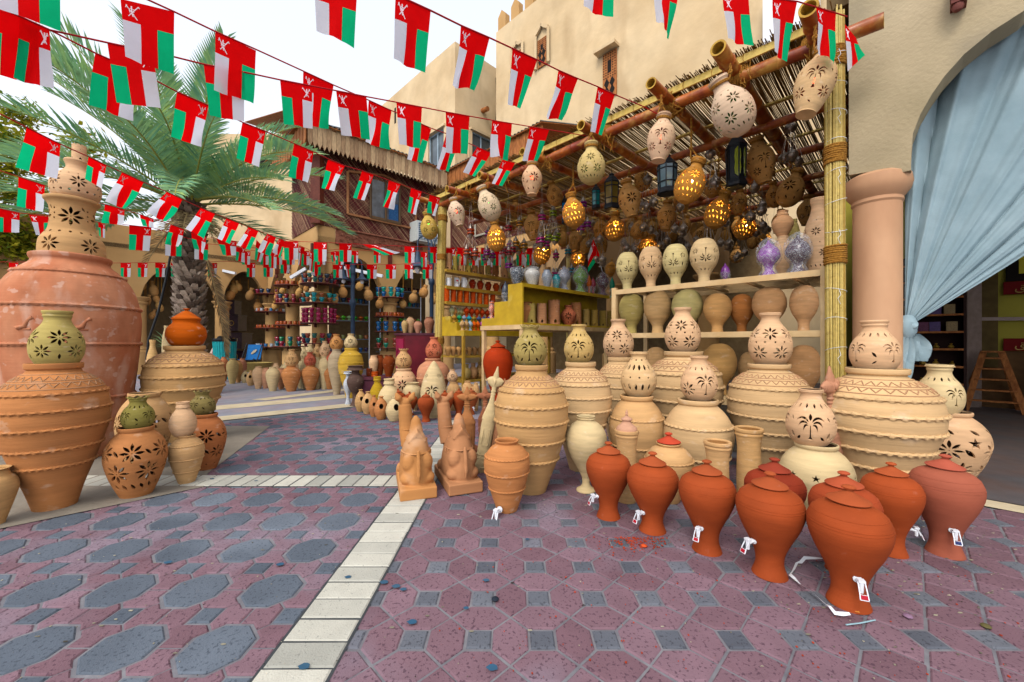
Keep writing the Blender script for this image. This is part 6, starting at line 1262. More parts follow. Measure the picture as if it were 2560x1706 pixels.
HF = [(2038, 122, 281, 110, 'hang', 'hpalm', 'pale', 'bulb_r', .28, 'large palm cut pot tied to the nearest pole tip, one red glow in it'),
      (1826, 200, 329, 107, 'ball', 'hflow', '#dcc0a4', 'bulb_g', -.45, 'round white pot with flowers hung tilted from the second pole tip, green glow'),
      (1653, 287, 399, 72, 'hang', 'hpalm', '#dcb898', 'bulb_r', .12, 'pinkish palm cut pot on the third pole tip'),
      (1478, 358, 460, 70, 'ball', 'hflow', '#cdb47c', 'bulb_g', 0, 'yellowish flower cut pot on the fourth pole tip with green glow'),
      (1330, 405, 488, 51, 'hang', 'hflow2', '#d8b08c', 'bulb_r', 0, 'pinkish pot with red glow hanging left of the yellowish pot'),
      (1220, 468, 547, 55, 'ball', 'hflow', '#dcc4a4', 'bulb_g', -.4, 'pale round pot hung tilted on the sixth pole tip'),
      (1141, 496, 562, 42, 'hang', 'hflow2', '#dcc0a4', 'bulb_r', -.25, 'small pale pot with a red lit flower beside the left reed post'),
      (1072, 531, 595, 44, 'ball', 'hflow', '#c4a45c', 'bulb_g', -.15, 'yellow pot hanging outside the left reed post')]
for (u, vt, vb, w, k, p_, c_, lt_, tl, l) in HF:
    dd = -.42; s = s_of(u, dd) if u > 1080 else None; Yv = ST(s, dd).y if s is not None else 7.75
    hang(l, u, vt, vb, w, k, p_, c_, Y=Yv, lit=lt_, tilt=tl, front=True, top=3.86)
HB = [(1433, 484, 565, 57, 'ball', 'lit', 'bulb', 'brightest glowing pot right of the purple rings'), (1240, 553, 625, 47, 'ball', 'lit', 'bulb', 'glowing pot farthest left in the stall'), (1331, 528, 597, 42, 'hang', 'hpalm', None, 'unlit palm cut pot under the pinkish pot'),
      (1358, 597, 657, 43, 'ball', 'lit', 'bulb', 'glowing pot low over the planters'), (1438, 572, 625, 38, 'hang', 'hpalm', None, 'small unlit palm pot under the brightest glowing pot'), (1446, 622, 668, 38, 'ball', 'lit', 'bulb', 'small glowing pot behind the green wrapped burner'),
      (1537, 533, 600, 50, 'ball', 'lit', 'bulb', 'glowing pot under the black framed lanterns'), (1573, 450, 538, 57, 'hang', 'hflow2', None, 'unlit yellow pot with dark flowers left of the eight sided lantern'), (1728, 400, 502, 77, 'ball', 'lit', 'bulb', 'biggest glowing pot in the middle of the stall'),
      (1901, 345, 453, 75, 'hang', 'hpalm', None, 'large unlit palm pot right of the tall black lantern'), (1979, 426, 512, 72, 'ball', 'hflow2', None, 'unlit round pot with one big flower near the right post'), (1797, 481, 566, 67, 'ball', 'lit', 'bulb', 'second biggest glowing pot, below right of the biggest'),
      (1864, 532, 595, 58, 'ball', 'lit', 'bulb', 'glowing pot above the plain vase'), (1667, 503, 573, 49, 'hang', 'hpalm', None, 'dim palm pot between the glowing pots'), (1621, 588, 633, 46, 'ball', 'lit', 'bulb', 'glowing pot half hidden behind the cut egg pots'),
      (1749, 560, 608, 41, 'hang', 'hflow2', None, 'dim reddish pot deep in the stall'), (2019, 490, 560, 57, 'hang', 'hpalm', None, 'dim palm pot right by the reed post'), (1911, 574, 622, 40, 'ball', 'lit', 'bulb', 'faint glowing pot behind the purple burner'),
      (1529, 648, 690, 30, 'ball', 'lit', 'bulb', 'glowing pot low at the cabinet end'), (1808, 600, 642, 36, 'hang', 'hflow2', None, 'dim pot high above the tiny purple burner'), (1841, 618, 656, 36, 'ball', 'hflow2', None, 'dim round pot left of the purple burner'), (1393, 600, 632, 26, 'ball', None, None, 'dim round pot far back over the planters')]
for (u, vt, vb, w, k, p_, lt_, l) in HB: hang(l, u, vt, vb, w, k, p_, '#c9965e' if not lt_ else '#c08848', lit=lt_, tilt=(.35 if k == 'ball' and rnd.random() < .5 else rnd.uniform(-.2, .2)), top=3.86, seg=40)

for i in range(16):
    u = 1400+34*i+rnd.uniform(-8, 8); v = 560+rnd.uniform(-25, 45); hang('%s small clay pot from the left in the dark depth of the stall' % NTH[i], u, v, v+46, 30, ('ball', 'hang')[i % 2], (None, 'hflow2')[i % 2], '#a87c48', Y=8.2+rnd.uniform(0, 1.4), tilt=rnd.uniform(-.3, .3), top=3.86, group='small clay pots deep in the stall', seg=20)
for i, (u, v, w, Y, k, p_) in enumerate(((1385, 455, 40, 6.9, 'ball', 'hflow'), (1500, 420, 40, 7.0, 'hang', 'hflow2'), (1605, 415, 42, 6.6, 'ball', 'hflow2'), (1702, 475, 40, 7.2, 'hang', 'hpalm'), (1782, 430, 44, 6.3, 'ball', 'hflow'), (1848, 475, 42, 6.6, 'hang', 'hflow2'), (1935, 455, 44, 6.0, 'ball', 'hflow2'), (1948, 525, 40, 6.8, 'hang', 'hpalm'), (1596, 545, 36, 7.6, 'ball', 'hflow'), (1500, 545, 34, 7.9, 'hang', 'hpalm'), (1290, 500, 30, 8.2, 'ball', 'hflow2'))):
    hang('%s brown pierced pot from the left, dim under the roof between the lamps' % NTH[(1, 2, 5, 6, 7, 8, 9, 10, 4, 3, 0)[i]], u, v, v+w*1.4, w, k, p_, '#b4824c', Y=Y, tilt=rnd.uniform(-.3, .3), top=3.86, group='brown pierced pots under the roof', seg=28)
# black lanterns
def lantern(label, u, vt, vb, w, Y=None, sides=6, glass='#8a8a3c', tall=False):
    th_ = sqrt(1+((u-CX)/F)**2)
    if Y is None: Y = .26*F*th_/w
    r = w/2*Y/th_/F; h = zz(vt, Y)-zz(vb, Y); p = at(u, vb, Y); t = thing('lantern', label, 'lantern', p)
    A = h/r; mb = MB(); L = lambda pr: mb.lathe(pr, sides)
    L([(.80, 0), (1, A*.02), (1, A*.06), (.86, A*.12), (.82, A*.15)]); L([(.92, A*.70), (.98, A*.73), (.80, A*.78), (.62, A*.84), (.34, A*.9), (.30, A*.93), (.36, A*.95), (.1, A*.99), (.001, A)])
    for k in range(sides): a = 2*pi*k/sides; mb.beam((.84*cos(a), .84*sin(a), A*.13), (.92*cos(a), .92*sin(a), A*.72), .1, .1)
    if not tall:
        for z in (.28, .60): mb.lathe([(.86+.06*z, A*z), (.93+.06*z, A*z+.02), (.93+.06*z, A*z+.09), (.86+.06*z, A*z+.1)], sides)
    else: mb.lathe([(.80, A*.14), (.84, A*.7)], sides, mi=0)
    f = link('frame', mb.mesh('frame', [M['metal_dk']], smooth=False), t); f.scale = (r,)*3; f.rotation_euler.z = .3
    g_ = MB()
    if tall:
        for a in (-2.2, -1.15): e = Vector((cos(a), sin(a), 0)); x = Vector((-e.y, e.x, 0)); g_.prism([e*.80+x*sx*.3+Z*(A*zq) for sx, zq in ((-.8, .2), (0, .16), (.8, .2), (1, .3), (.8, .4), (1, .5), (.8, .62), (0, .67), (-.8, .62), (-1, .5), (-.8, .4), (-1, .3))], e*.05)
    else: g_.lathe([(.80, A*.14), (.88, A*.72)], sides)
    g = link('glass', g_.mesh('glass', [M['glass_obj']], smooth=False), t); g.scale = (r,)*3; g.rotation_euler.z = .3; g.color = hexc(glass)
    mb = MB(); mb.tube([(0, 0, h), (0, 0, max(h+.02, 3.9-p.z))], .004, 5); link('chain', mb.mesh('chain', [M['metal_dk']]), t)
lantern('tall black metal lantern with a yellow glass window in the middle of the stall', 1840, 328, 470, 58, tall=True, glass='#8c9434'); lantern('eight sided black lantern with clear panes below the pinkish pot', 1668, 386, 487, 54, sides=8, glass='#5c7078')
lantern('black lantern with amber panes right of the brightest pot', 1529, 432, 525, 43, glass='#6c5c2c'); lantern('small black lantern with green blue panes', 1490, 460, 523, 25, glass='#1c6c70', Y=6.4)
lantern('blue enamelled lantern half hidden by the brightest pot', 1413, 488, 560, 20, glass='#1c6ca8', Y=6.9)
# metal censers and glass ring ornaments in hanging clusters
def censer_mesh(ring=False):
    mb = MB()
    def one(c, r):
        if not ring:
            mb.lathe([(.05*r, -.95*r), (.3*r, -.8*r), (.75*r, -.45*r), (r, 0), (.97*r, .2*r), (1.02*r, .25*r), (.9*r, .5*r), (.55*r, .9*r), (.3*r, 1.1*r), (.33*r, 1.2*r), (.12*r, 1.4*r), (.16*r, 1.5*r), (.02*r, 1.75*r)], 16, c=c)
            for k in range(3): a = 2.1*k+.4; mb.tube([Vector(c)+Vector((.7*r*cos(a), .7*r*sin(a), -.5*r)), Vector(c)+Vector((1.0*r*cos(a), 1.0*r*sin(a), -.9*r)), Vector(c)+Vector((1.15*r*cos(a), 1.15*r*sin(a), -.7*r))], .09*r, 5)
        else:
            mb.lathe([(.02*r, -2.1*r), (.35*r, -1.6*r), (.6*r, -1.2*r), (.75*r, -.9*r), (.5*r, -.75*r), (.5*r, -.1*r), (.7*r, 0), (.5*r, .1*r), (.5*r, .75*r), (.75*r, .9*r), (.6*r, 1.3*r), (.25*r, 1.9*r), (.05*r, 2.4*r)], 14, c=c)
            for z in (-.45, .45): mb.lathe([(.5*r, z*r-.22*r), (1.05*r, z*r-.2*r), (1.12*r, z*r), (1.05*r, z*r+.2*r), (.5*r, z*r+.22*r)], 12, mi=1, c=c)
    R0 = .062; low = -.30 if not ring else -.36
    one((0, 0, 0), R0); one((.075, 0, low), R0); one((-.06, .05, low-.03), R0); one((-.02, -.07, low-.07), R0*.9)
    for (x, y, z) in ((.075, 0, low), (-.06, .05, low-.03), (-.02, -.07, low-.07)):
        for k in range(3): a = 2.1*k; mb.tube([(x*.6+.01*cos(a), y*.6+.01*sin(a), -.06), (x+R0*.9*cos(a), y+R0*.9*sin(a), z+(.02 if not ring else .1))], .0022, 4)
    for k in range(2): mb.tube([(.04*cos(3*k), .04*sin(3*k), .06), (0, 0, .6)], .0022, 4)
    return mb
CM = censer_mesh(False).mesh('hanging_censer', [M['silver']]); RM = censer_mesh(True).mesh('ring_ornament', [M['silver'], M['glass_obj']])
cl = [(1976, 322, 5.2), (1776, 388, 5.6), (1619, 452, 6.3), (1886, 472, 5.9), (1700, 520, 7.0), (1615, 520, 7.4), (1905, 515, 6.6), (1660, 560, 7.8), (1770, 560, 7.2), (1815, 560, 7.6), (1500, 600, 7.6), (1560, 610, 7.9), (1580, 570, 7.7), (1340, 620, 8.2), (1710, 575, 8.3), (1940, 560, 7.4), (1640, 590, 8.6), (1740, 600, 8.9), (1850, 590, 7.9), (1480, 560, 8.4), (1600, 615, 8.8)]
for i, (u, v, Y) in enumerate(cl):
    p = at(u, v, Y); o = link('hanging_censer', CM, None, p); o.rotation_euler.z = rnd.uniform(0, 6); o.scale = (1.2,)*3
    k = ('near the right post', 'between the biggest pot and the tall lantern', 'left of the eight sided lantern', 'below the large unlit palm pot')
    tag(o, 'silver hanging censer cluster '+(k[i] if i < 4 else 'deep in the dark stall, %s from the left' % NTH[sum(c[0] < u for c in cl[4:])]), 'censer', 'silver censers in the depth of the stall' if i >= 4 else None)
rg = [(1177, 580, 7.6, '#b4481c', 'orange'), (1221, 585, 7.9, '#7c1c6c', 'purple'), (1271, 572, 7.5, '#8c1424', 'red'), (1299, 560, 7.6, '#9c6c1c', 'amber'), (1355, 545, 7.2, '#9c1c6c', 'magenta'), (1383, 535, 7.2, '#7c8c1c', 'yellow green'), (1458, 512, 7.6, '#8c2c8c', 'violet'), (1275, 640-25, 8.2, '#8c1c8c', 'violet low'), (1390, 640, 8.6, '#a01c70', 'magenta low'), (1420, 630, 8.4, '#1c7c94', 'turquoise')]
for (u, v, Y, c_, n_) in rg:
    o = link('ring_ornament', RM, None, at(u, v, Y)); o.rotation_euler.z = rnd.uniform(0, 6); o.color = hexc(c_); o.scale = (1.1,)*3; tag(o, 'hanging metal ornaments with %s glass rings' % n_, 'ornament')

# ---------------------------------------------------------------- sculptures by the walk
def remeshed(mb, name, m, vox=.007, sm=6):
    me = mb.mesh(name, [m]); o = bpy.data.objects.new(name, me); COL.objects.link(o)
    r = o.modifiers.new('r', 'REMESH'); r.mode = 'VOXEL'; r.voxel_size = vox; s = o.modifiers.new('s', 'SMOOTH'); s.factor = .6; s.iterations = sm
    bpy.context.view_layer.update(); dg = bpy.context.evaluated_depsgraph_get(); n_ = bpy.data.meshes.new_from_object(o.evaluated_get(dg)); bpy.data.objects.remove(o)
    n_.polygons.foreach_set('use_smooth', [True]*len(n_.polygons)); return n_
mb = MB(); B = lambda c, r: mb.blob(c, r, 16)
mb.box((0, .07, .045), (.27, .56, .088))
secs = [(.07, .06, .118, .235), (.12, .055, .126, .235), (.18, .05, .124, .225), (.25, .045, .118, .20), (.32, .035, .106, .165), (.38, .02, .090, .13), (.43, .01, .072, .10), (.46, 0, .055, .075)]
nl = 32; vs = []
for z_, cy_, rx, ry in secs: vs += [(rx*(abs(cos(a))**.75)*(1 if cos(a) > 0 else -1), cy_+ry*(abs(sin(a))**.85)*(1 if sin(a) > 0 else -1), z_) for a in [2*pi*k/nl for k in range(nl)]]
mb.add(vs, [(j*nl+k, j*nl+(k+1) % nl, (j+1)*nl+(k+1) % nl, (j+1)*nl+k) for j in range(len(secs)-1) for k in range(nl)]+[tuple(range(nl))[::-1], tuple((len(secs)-1)*nl+k for k in range(nl))])
B((-.06, -.10, .255), (.058, .085, .075)); B((.06, -.10, .255), (.058, .085, .075)); B((-.068, -.10, .135), (.064, .10, .050)); B((.068, -.10, .135), (.064, .10, .050))
mb.tube([(0, -.165, .36), (0, -.195, .27), (0, -.205, .18), (0, -.20, .12)], [.014, .018, .017, .006], 8)
mb.tube([(0, .0, .44), (0, .01, .50), (0, .02, .56), (0, .03, .595)], [.058, .050, .036, .012], 16)
mb.add([(-.072, -.085, .405), (.072, -.085, .405), (0, -.10, .492), (-.068, .03, .43), (.068, .03, .43), (0, .02, .53)], [(0, 1, 2), (3, 5, 4), (0, 2, 5, 3), (1, 4, 5, 2), (0, 3, 4, 1)])
B((-.11, .2, .13), (.03, .14, .045)); B((.11, .2, .13), (.03, .14, .045)); B((0, .24, .24), (.08, .09, .13)); B((-.03, .26, .34), (.055, .065, .1))
mb.tube([(-.03, .25, .3), (-.05, .28, .42), (-.06, .29, .56), (-.065, .30, .64)], [.07, .063, .058, .056], 14); B((-.065, .34, .66), (.046, .09, .042)); B((-.065, .30, .665), (.05, .05, .04))
for sg in (-1, 1): mb.tube([(-.065+sg*.03, .28, .675), (-.065+sg*.058, .265, .71), (-.065+sg*.075, .26, .755)], [.02, .032, .01], 8)
camel = remeshed(mb, 'clay_camel', M['clay'], .006, 5)
dt = MB()
for (zc, n, rw, L_) in ((.405, 9, .082, .045), (.315, 13, .112, .03)):
    for i in range(n):
        a = pi*(1.08+.84*i/(n-1)); x = rw*1.02*cos(a); y = .04+(.125 if zc > .35 else .172)*sin(a); yy = y+.0
        for q_ in range(3): dt.blob((x*1.02, yy-.0, zc-q_*L_*.33), (.007, .008, L_*.3), 6)
for (zz_, rx, ry) in ((.325, .110, .172),):
    dt.tube([(rx*cos(pi*(1+k/14)), .03+ry*sin(pi*(1+k/14)), zz_) for k in range(15)], .006, 5)
dt.tube([(-.065+.05*cos(2*pi*k/16), .30+.05*sin(2*pi*k/16), .60) for k in range(17)], .005, 5); dt.tube([(-.045+.058*cos(2*pi*k/16), .275+.056*sin(2*pi*k/16), .44) for k in range(17)], .006, 5)
dtm = dt.mesh('harness', [M['clay']])
for (u, v, rz, c_, l) in ((1047, 1250, 19, '#c08858', 'left clay camel kneeling, seen from behind'), (1165, 1236, 22, '#b88460', 'right clay camel kneeling with a pale hump, beside the daggers')):
    p = gr(u, v); e = Matrix.Rotation(radians(rz), 3, 'Z') @ Vector((0, .21, 0)); t = thing('clay_camel', l, 'camel statue', p+e)
    for nm, me in (('camel_body', camel), ('harness', dtm)):
        o = link(nm, me, t); o.rotation_euler.z = radians(rz); o.scale = (1.02, 1.05, 1.0); o.color = hexc(c_)
def dagger(label, base, h, wd, col, lean=0, rz=0, curve=-1):
    mb = MB(); k = 1.0
    mb.lathe([(.30, 0), (.42, .1), (.46, .3), (.5, .9), (.54, 1.6), (.52, 1.75), (.56, 1.8), (.54, 1.9), (.40, 2.1), (.22, 2.4), (.17, 2.6), (.21, 2.65), (.17, 2.7), (.21, 2.76), (.17, 2.8), (.24, 3.0), (.22, 3.3), (.12, 3.45), (.05, 3.6)], 20)
    mb.v = [(x, y*.62, z) for x, y, z in mb.v]
    for sg in (-1, 1):
        mb.tube([(0, 0, 3.05), (sg*.3, 0, 3.08), (sg*.5, 0, 3.1), (sg*.68, 0, 3.13)], [.2, .17, .12, .015], 12)
        for q_ in (.25, .34, .43, .52): mb.tube([(sg*q_, 0, 3.08), (sg*(q_+.03), 0, 3.085)], .235-q_*.24, 12)
    mb.blob((0, -.17, 3.08), (.1, .08, .1), 10)
    for x in (-.3, -.1, .1, .3): mb.blob((x, -.25+abs(x)*.25, 2.0), (.07, .05, .07), 8)
    for (a_, z0_, z1_) in ((.26, .95, 1.5), (.15, 1.08, 1.37)):
        for P_, Q_ in (((-a_, z0_), (a_, z0_)), ((a_, z0_), (a_, z1_)), ((a_, z1_), (-a_, z1_)), ((-a_, z1_), (-a_, z0_))): mb.beam((P_[0], -.31, P_[1]), (Q_[0], -.31, Q_[1]), .035, .05)
    for z in (.2, .35, .5, .62): mb.tube([(.5*cos(a), .33*sin(a), z) for a in [2*pi*j/20 for j in range(21)]], .03, 5)
    c_ = curve; mb.tube([(0, 0, .45), (.25*c_, 0, .2), (.55*c_, -.02, .15), (.85*c_, -.03, .35), (1.0*c_, -.03, .62)], [.4, .34, .26, .17, .03], 14)
    mb.blob((-.3*c_, -.05, .2), (.22, .2, .2), 12)
    o = link('clay_dagger', mb.mesh('clay_dagger', [M['clay']]), None, base); o.scale = (wd, wd, h/3.6); o.rotation_euler = (0, lean, rz); o.color = hexc(C.get(col, col)); return tag(o, label, 'clay dagger')
p = gr(1168, 1150); dagger('brown clay dagger standing upright behind the right camel', p, .74, .155, '#b07850'); p = gr(1213, 1135); dagger('second clay dagger half hidden behind the leaning cream one', p, .72, .14, '#a86c50')
p = gr(1196, 1195); p.y += .15; dagger('tall cream clay dagger leaning right against the slim jar', p, .98, .115, 'cream', lean=.17); p = gr(1232, 1178); dagger('reddish clay dagger leaning between the cream dagger and the slim jar', p, .86, .11, '#b07c5c', lean=.13)
p = Vector(((2090-CX)/F*2.98, 2.98, 0)); dagger('large pink clay dagger between the star jar and the biggest jar', p, 1.02, .19, '#c08c70', lean=-.10, rz=.5, curve=1)
# white strap on the paving round the nearest jar
mb = MB(); pts = [gr(2112, 1418), gr(2060, 1405), gr(2012, 1406), gr(1992, 1420), gr(1975, 1448), gr(2000, 1470), gr(2060, 1515), gr(2088, 1545), gr(2125, 1549)]
pts2 = []
for a_, b_ in zip(pts, pts[1:]): pts2 += [a_.lerp(b_, t) for t in (0, .5)]
pts2.append(pts[-1]); vs = []
for i, p_ in enumerate(pts2):
    tz = .012+.014*abs(sin(i*1.3)); d_ = (pts2[min(i+1, len(pts2)-1)]-pts2[max(0, i-1)]).normalized(); n_ = Vector((-d_.y, d_.x, 0))*.006; up = Z*.006*sin(i*.9+1); vs += [p_+n_+up+Z*tz, p_-n_-up+Z*tz]
mb.add(vs, [(2*i, 2*i+1, 2*i+3, 2*i+2) for i in range(len(pts2)-1)]); o = build(mb, 'plastic_strap', M['white'], org=pts[3]); tag(o, 'white plastic strap lying curled round the foot of the nearest jar', 'strap')
mb = MB(); mb.tube([gr(2115, 1566)+Z*.006, gr(2150, 1563)+Z*.008, gr(2188, 1554)+Z*.006], .003, 5); o = build(mb, 'straw', mk('straw', '#8fb0b8', var=.1), org=gr(2150, 1563)); tag(o, 'pale broken straw on the paving right of the strap', 'straw')
for i, (u, v, c_) in enumerate(((1238, 1502, '#1c2430'), (1610, 1368, '#c84c1c'), (2270, 1545, '#8c6c84'), (2465, 1570, '#5c5430'), (2140, 1530, '#b8702c'))):
    p_ = gr(u, v); mb = MB(); mb.blob(p_+Z*.008, (.018, .009, .008), 8); o = build(mb, 'scrap', mk('scr%d' % i, c_, var=.2), org=p_); tag(o, ('black scrap', 'orange clay chip', 'purple petal', 'olive dry leaf', 'orange peel')[i]+' lying on the pavers', 'scrap')
# ---------------------------------------------------------------- goods in the arcade behind
crk = thing('crimson_counter', 'crimson counter with a pink carved side panel, vases on top, left of the reed post', 'counter', Vector((-1.95, 8.6, 0)))
A_ = at(990, 853, 8.9); A_.z = 0; zt_ = 1.37
a0 = Vector((A_.x, A_.y, 0)); dN = Vector((.34, -.94, 0)).normalized(); dW = Vector((.98, .2, 0)).normalized()
mb = MB(); P = [a0, a0+dN*.75*0+Vector((.26, -.25, 0)), a0+Vector((.26, -.25, 0))+dW*.75, a0+dW*.95]; mb.prism(P, (0, 0, zt_-.04)); build(mb, 'body', M['crimson'], crk, smooth=False)
mb = MB(); mb.prism([p+(p-(P[0]+P[2])/2).normalized()*.04+Z*(zt_-.04) for p in P], (0, 0, .045)); build(mb, 'top', M['plum'], crk, smooth=False)
mb = MB(); e = (P[1]-P[0]).normalized(); nn = Vector((e.y, -e.x, 0)); q_ = [P[0]+e*.03, P[1]-e*.03]
mb.prism([q_[0]+nn*-.0+Z*.25, q_[1]+Z*.25, q_[1]+Z*1.25, q_[0]+Z*1.25], Vector((-e.y*-1, -e.x*1, 0))*.02 if False else Vector((-.7, -.7, 0))*.02)
ctr = (q_[0]+q_[1])/2+Vector((-.7, -.7, 0))*.03
for rr in (.06, .1, .13): mb.tube([ctr+e*rr*cos(pi*k/10)+Z*(.85+rr*1.6*sin(pi*k/10)) for k in range(11)], .006, 5)
build(mb, 'side_panel', M['pinkpanel'], crk, smooth=False)
for (u, vt, w, k, c_, l) in ((1012, 801, 17, 'jar', '#c0a070', 'frilled pale vase at the left on the crimson counter'), (1026, 793, 22, 'jar', '#c8a07c', 'tan jug vase second on the crimson counter'), (1045, 803, 22, 'vase', '#c08c74', 'pink handled vase third on the crimson counter'), (1073, 793, 26, 'vase', '#a8745c', 'brown vase at the right on the crimson counter')):
    place(k, l, 'vase', u, None, vt, w, c_, Y=8.75 if u < 1020 else 8.85, z0=zt_+.005, name='counter_vase', seg=28)
def ringshelf(P, zs, r, items, lab, base):
    for i, z in enumerate(zs):
        mb = MB(); p = Vector(P)
        mb.lathe([(.25, -.02), (r, -.02), (r+.015, -.01), (r, .015), (.25, .015)], 28, c=p+Z*z); mb.box(p+Z*(z-.08)+Vector((0, -.3, 0)), (.03, .14, .12))
        o = build(mb, 'ring_shelf', M['wood_red'], org=p+Z*z, smooth=False); tag(o, 'round dark wooden shelf, number %s from the top on %s' % (('one', 'two', 'three', 'four', 'five')[i], base), 'shelf')
        kind, cols, n, s, st_, nm, desc = items[i]
        for k in range(n):
            a = -pi/2+(k-(n-1)/2)*(2.9/n)+rnd.uniform(-.03, .03)+atan2(-P[0], P[1])*0+.35
            for l_ in range(st_):
                q_ = p+Vector((cos(a)*r*.82, sin(a)*r*.82, z+.016+l_*s*1.7)); key = ('gd', kind)
                A = 1.8; me = potmesh(kind, A, seg=14); g = ('gl', kind)
                if g not in MESH: MESH[g] = me.copy(); MESH[g].materials[0] = M['glaze']
                o = link(nm, MESH[g], None, q_); o.scale = (s,)*3; o.color = hexc(cols[(k+l_) % len(cols)]); o.rotation_euler.z = rnd.uniform(0, 6)
                tag(o, '%s %s from left%s, %s shelf of %s' % (NTH[k], desc, (', %s layer' % NTH[l_] if st_ > 1 else ''), NTH[i], base), 'pot', '%s on shelf %d of %s' % (desc, i+1, base))
teal = ('#1c9ca4', '#a85c34', '#24a8a8'); mag = ('#a81c50', '#b02458', '#983050'); mix_ = ('#9c2c38', '#2c5c70', '#a84c34', '#306c60'); dk_ = ('#243850', '#5c2434', '#2c3c4c'); blu = ('#1c5c9c', '#2470a8')
orc = ('#a84c24', '#9c4420', '#b05828'); wh = ('#b8bcc4', '#b05c34', '#c0c4cc', '#a84c24', '#3c78a8')
colP = lambda p: Vector((p.x, p.y+.12, 0))
ringshelf(colP(PB), (3.05, 2.43, 1.78, 1.12), .58, [('cupw', mix_+dk_, 8, .085, 2, 'glazed_mug', 'dark and red glazed mug'), ('cupw', teal, 6, .085, 2, 'glazed_cup', 'turquoise and clay goblet'), ('cupw', mag, 7, .09, 3, 'glazed_cup', 'magenta goblet'), ('cupw', mix_, 6, .09, 2, 'glazed_cup', 'red and blue goblet')], '', 'the nearest column')
ringshelf(colP(PB+U*2.8), (3.42-.15, 2.6, 1.8, 1.0), .62, [('mug', orc, 8, .07, 1, 'clay_cup', 'little orange cup'), ('cupw', ('#8c2434', '#a84c4c', '#305c70'), 6, .09, 2, 'glazed_mug', 'red glazed mug'), ('mug', orc, 9, .065, 1, 'clay_cup', 'small clay cup'), ('cupw', ('#2c7080', '#a02c44', '#248c5c'), 5, .1, 2, 'glazed_cup', 'green and red goblet')], '', 'the middle column')
ringshelf(colP(INN-U*.3), (3.2, 2.45, 1.75, 1.05-.1), .62, [('cupw', ('#8c2444', '#1c3858', '#243c60'), 5, .1, 1, 'glazed_mug', 'blue black mug'), ('mug', wh, 8, .065, 1, 'clay_cup', 'white and orange cup'), ('mug', orc, 9, .065, 1, 'clay_cup', 'rusty little cup'), ('mug', ('#c0c8d0', '#b0bcc8', '#a84c24', '#3c78b0'), 8, .07, 1, 'clay_cup', 'pale blue white cup')], '', 'the corner column')
ringshelf(colP(PB+N*2.5), (3.0-.2, 2.1, 1.55, .95), .55, [('cupw', ('#1c8c94', '#2464a0', '#1c9c8c'), 5, .1, 2, 'glazed_cup', 'turquoise jug'), ('mug', orc, 9, .07, 1, 'clay_cup', 'brown bird cup'), ('cupw', blu, 4, .1, 2, 'glazed_cup', 'blue goblet'), ('cupw', ('#a03c34', '#248c70', '#a85840'), 4, .1, 2, 'glazed_cup', 'red green goblet')], '', 'the counter column')
# wall shelves inside the arcade behind the lamp post
ws = thing('wall_shelves', 'grey metal shelves of glazed pots inside the arch behind the street lamp', 'shelves', PB+N*.5+U*1.3)
for b_, (n0, n1) in enumerate(((.35, 2.3), (2.75, 4.6))):
    for i, z in enumerate((3.25, 2.6, 1.95, 1.25, .75)):
        mb = MB(); mb.prism([PB+N*n0+U*1.2+Z*z, PB+N*n1+U*1.2+Z*z, PB+N*n1+U*1.55+Z*z, PB+N*n0+U*1.55+Z*z], (0, 0, .03)); build(mb, 'shelf', mk('shf', '#7c8490', var=.1, metal=.3, rough=.5), ws, smooth=False)
        cs = (('#3c1c20', '#54242c'), ('#283c54', '#8c2c34', '#2c7c5c', '#1c4c70'), ('#4c9c2c', '#8cac7c', '#2c9c3c', '#b05c2c'), ('#8c8458', '#7c7c48', '#9c5c34'), ('#3c2c54', '#24548c'))[i]
        nm = ('dark red mug', 'glazed mug', 'bright green and pink wrapped burner', 'wicker coloured small cup', 'dark blue pot')[i]
        for k in range(9):
            q_ = PB+N*(n0+.12+k*(n1-n0-.2)/8)+U*1.28+Z*(z+.032); kd = ('cupw', 'cupw', 'burner', 'mug', 'cupw')[i]; me = potmesh(kd, 1.8, seg=14); g = ('gl', kd)
            if g not in MESH: MESH[g] = me.copy(); MESH[g].materials[0] = M['glaze']
            o = link('shelf_pot', MESH[g], None, q_); s = (.085, .1, .1, .08, .09)[i]; o.scale = (s,)*3; o.color = hexc(cs[k % len(cs)]); tag(o, '%s %s on wall shelves in the %s arch' % (NTH[k], nm, ('left', 'right')[b_]), 'pot', '%ss in the %s arch' % (nm, ('left', 'right')[b_]))
    for n_ in (n0, n1): mb = MB(); mb.beam(PB+N*n_+U*1.18, PB+N*n_+U*1.18+Z*3.9, .03, .03); build(mb, 'upright', M['white'], ws, smooth=False)
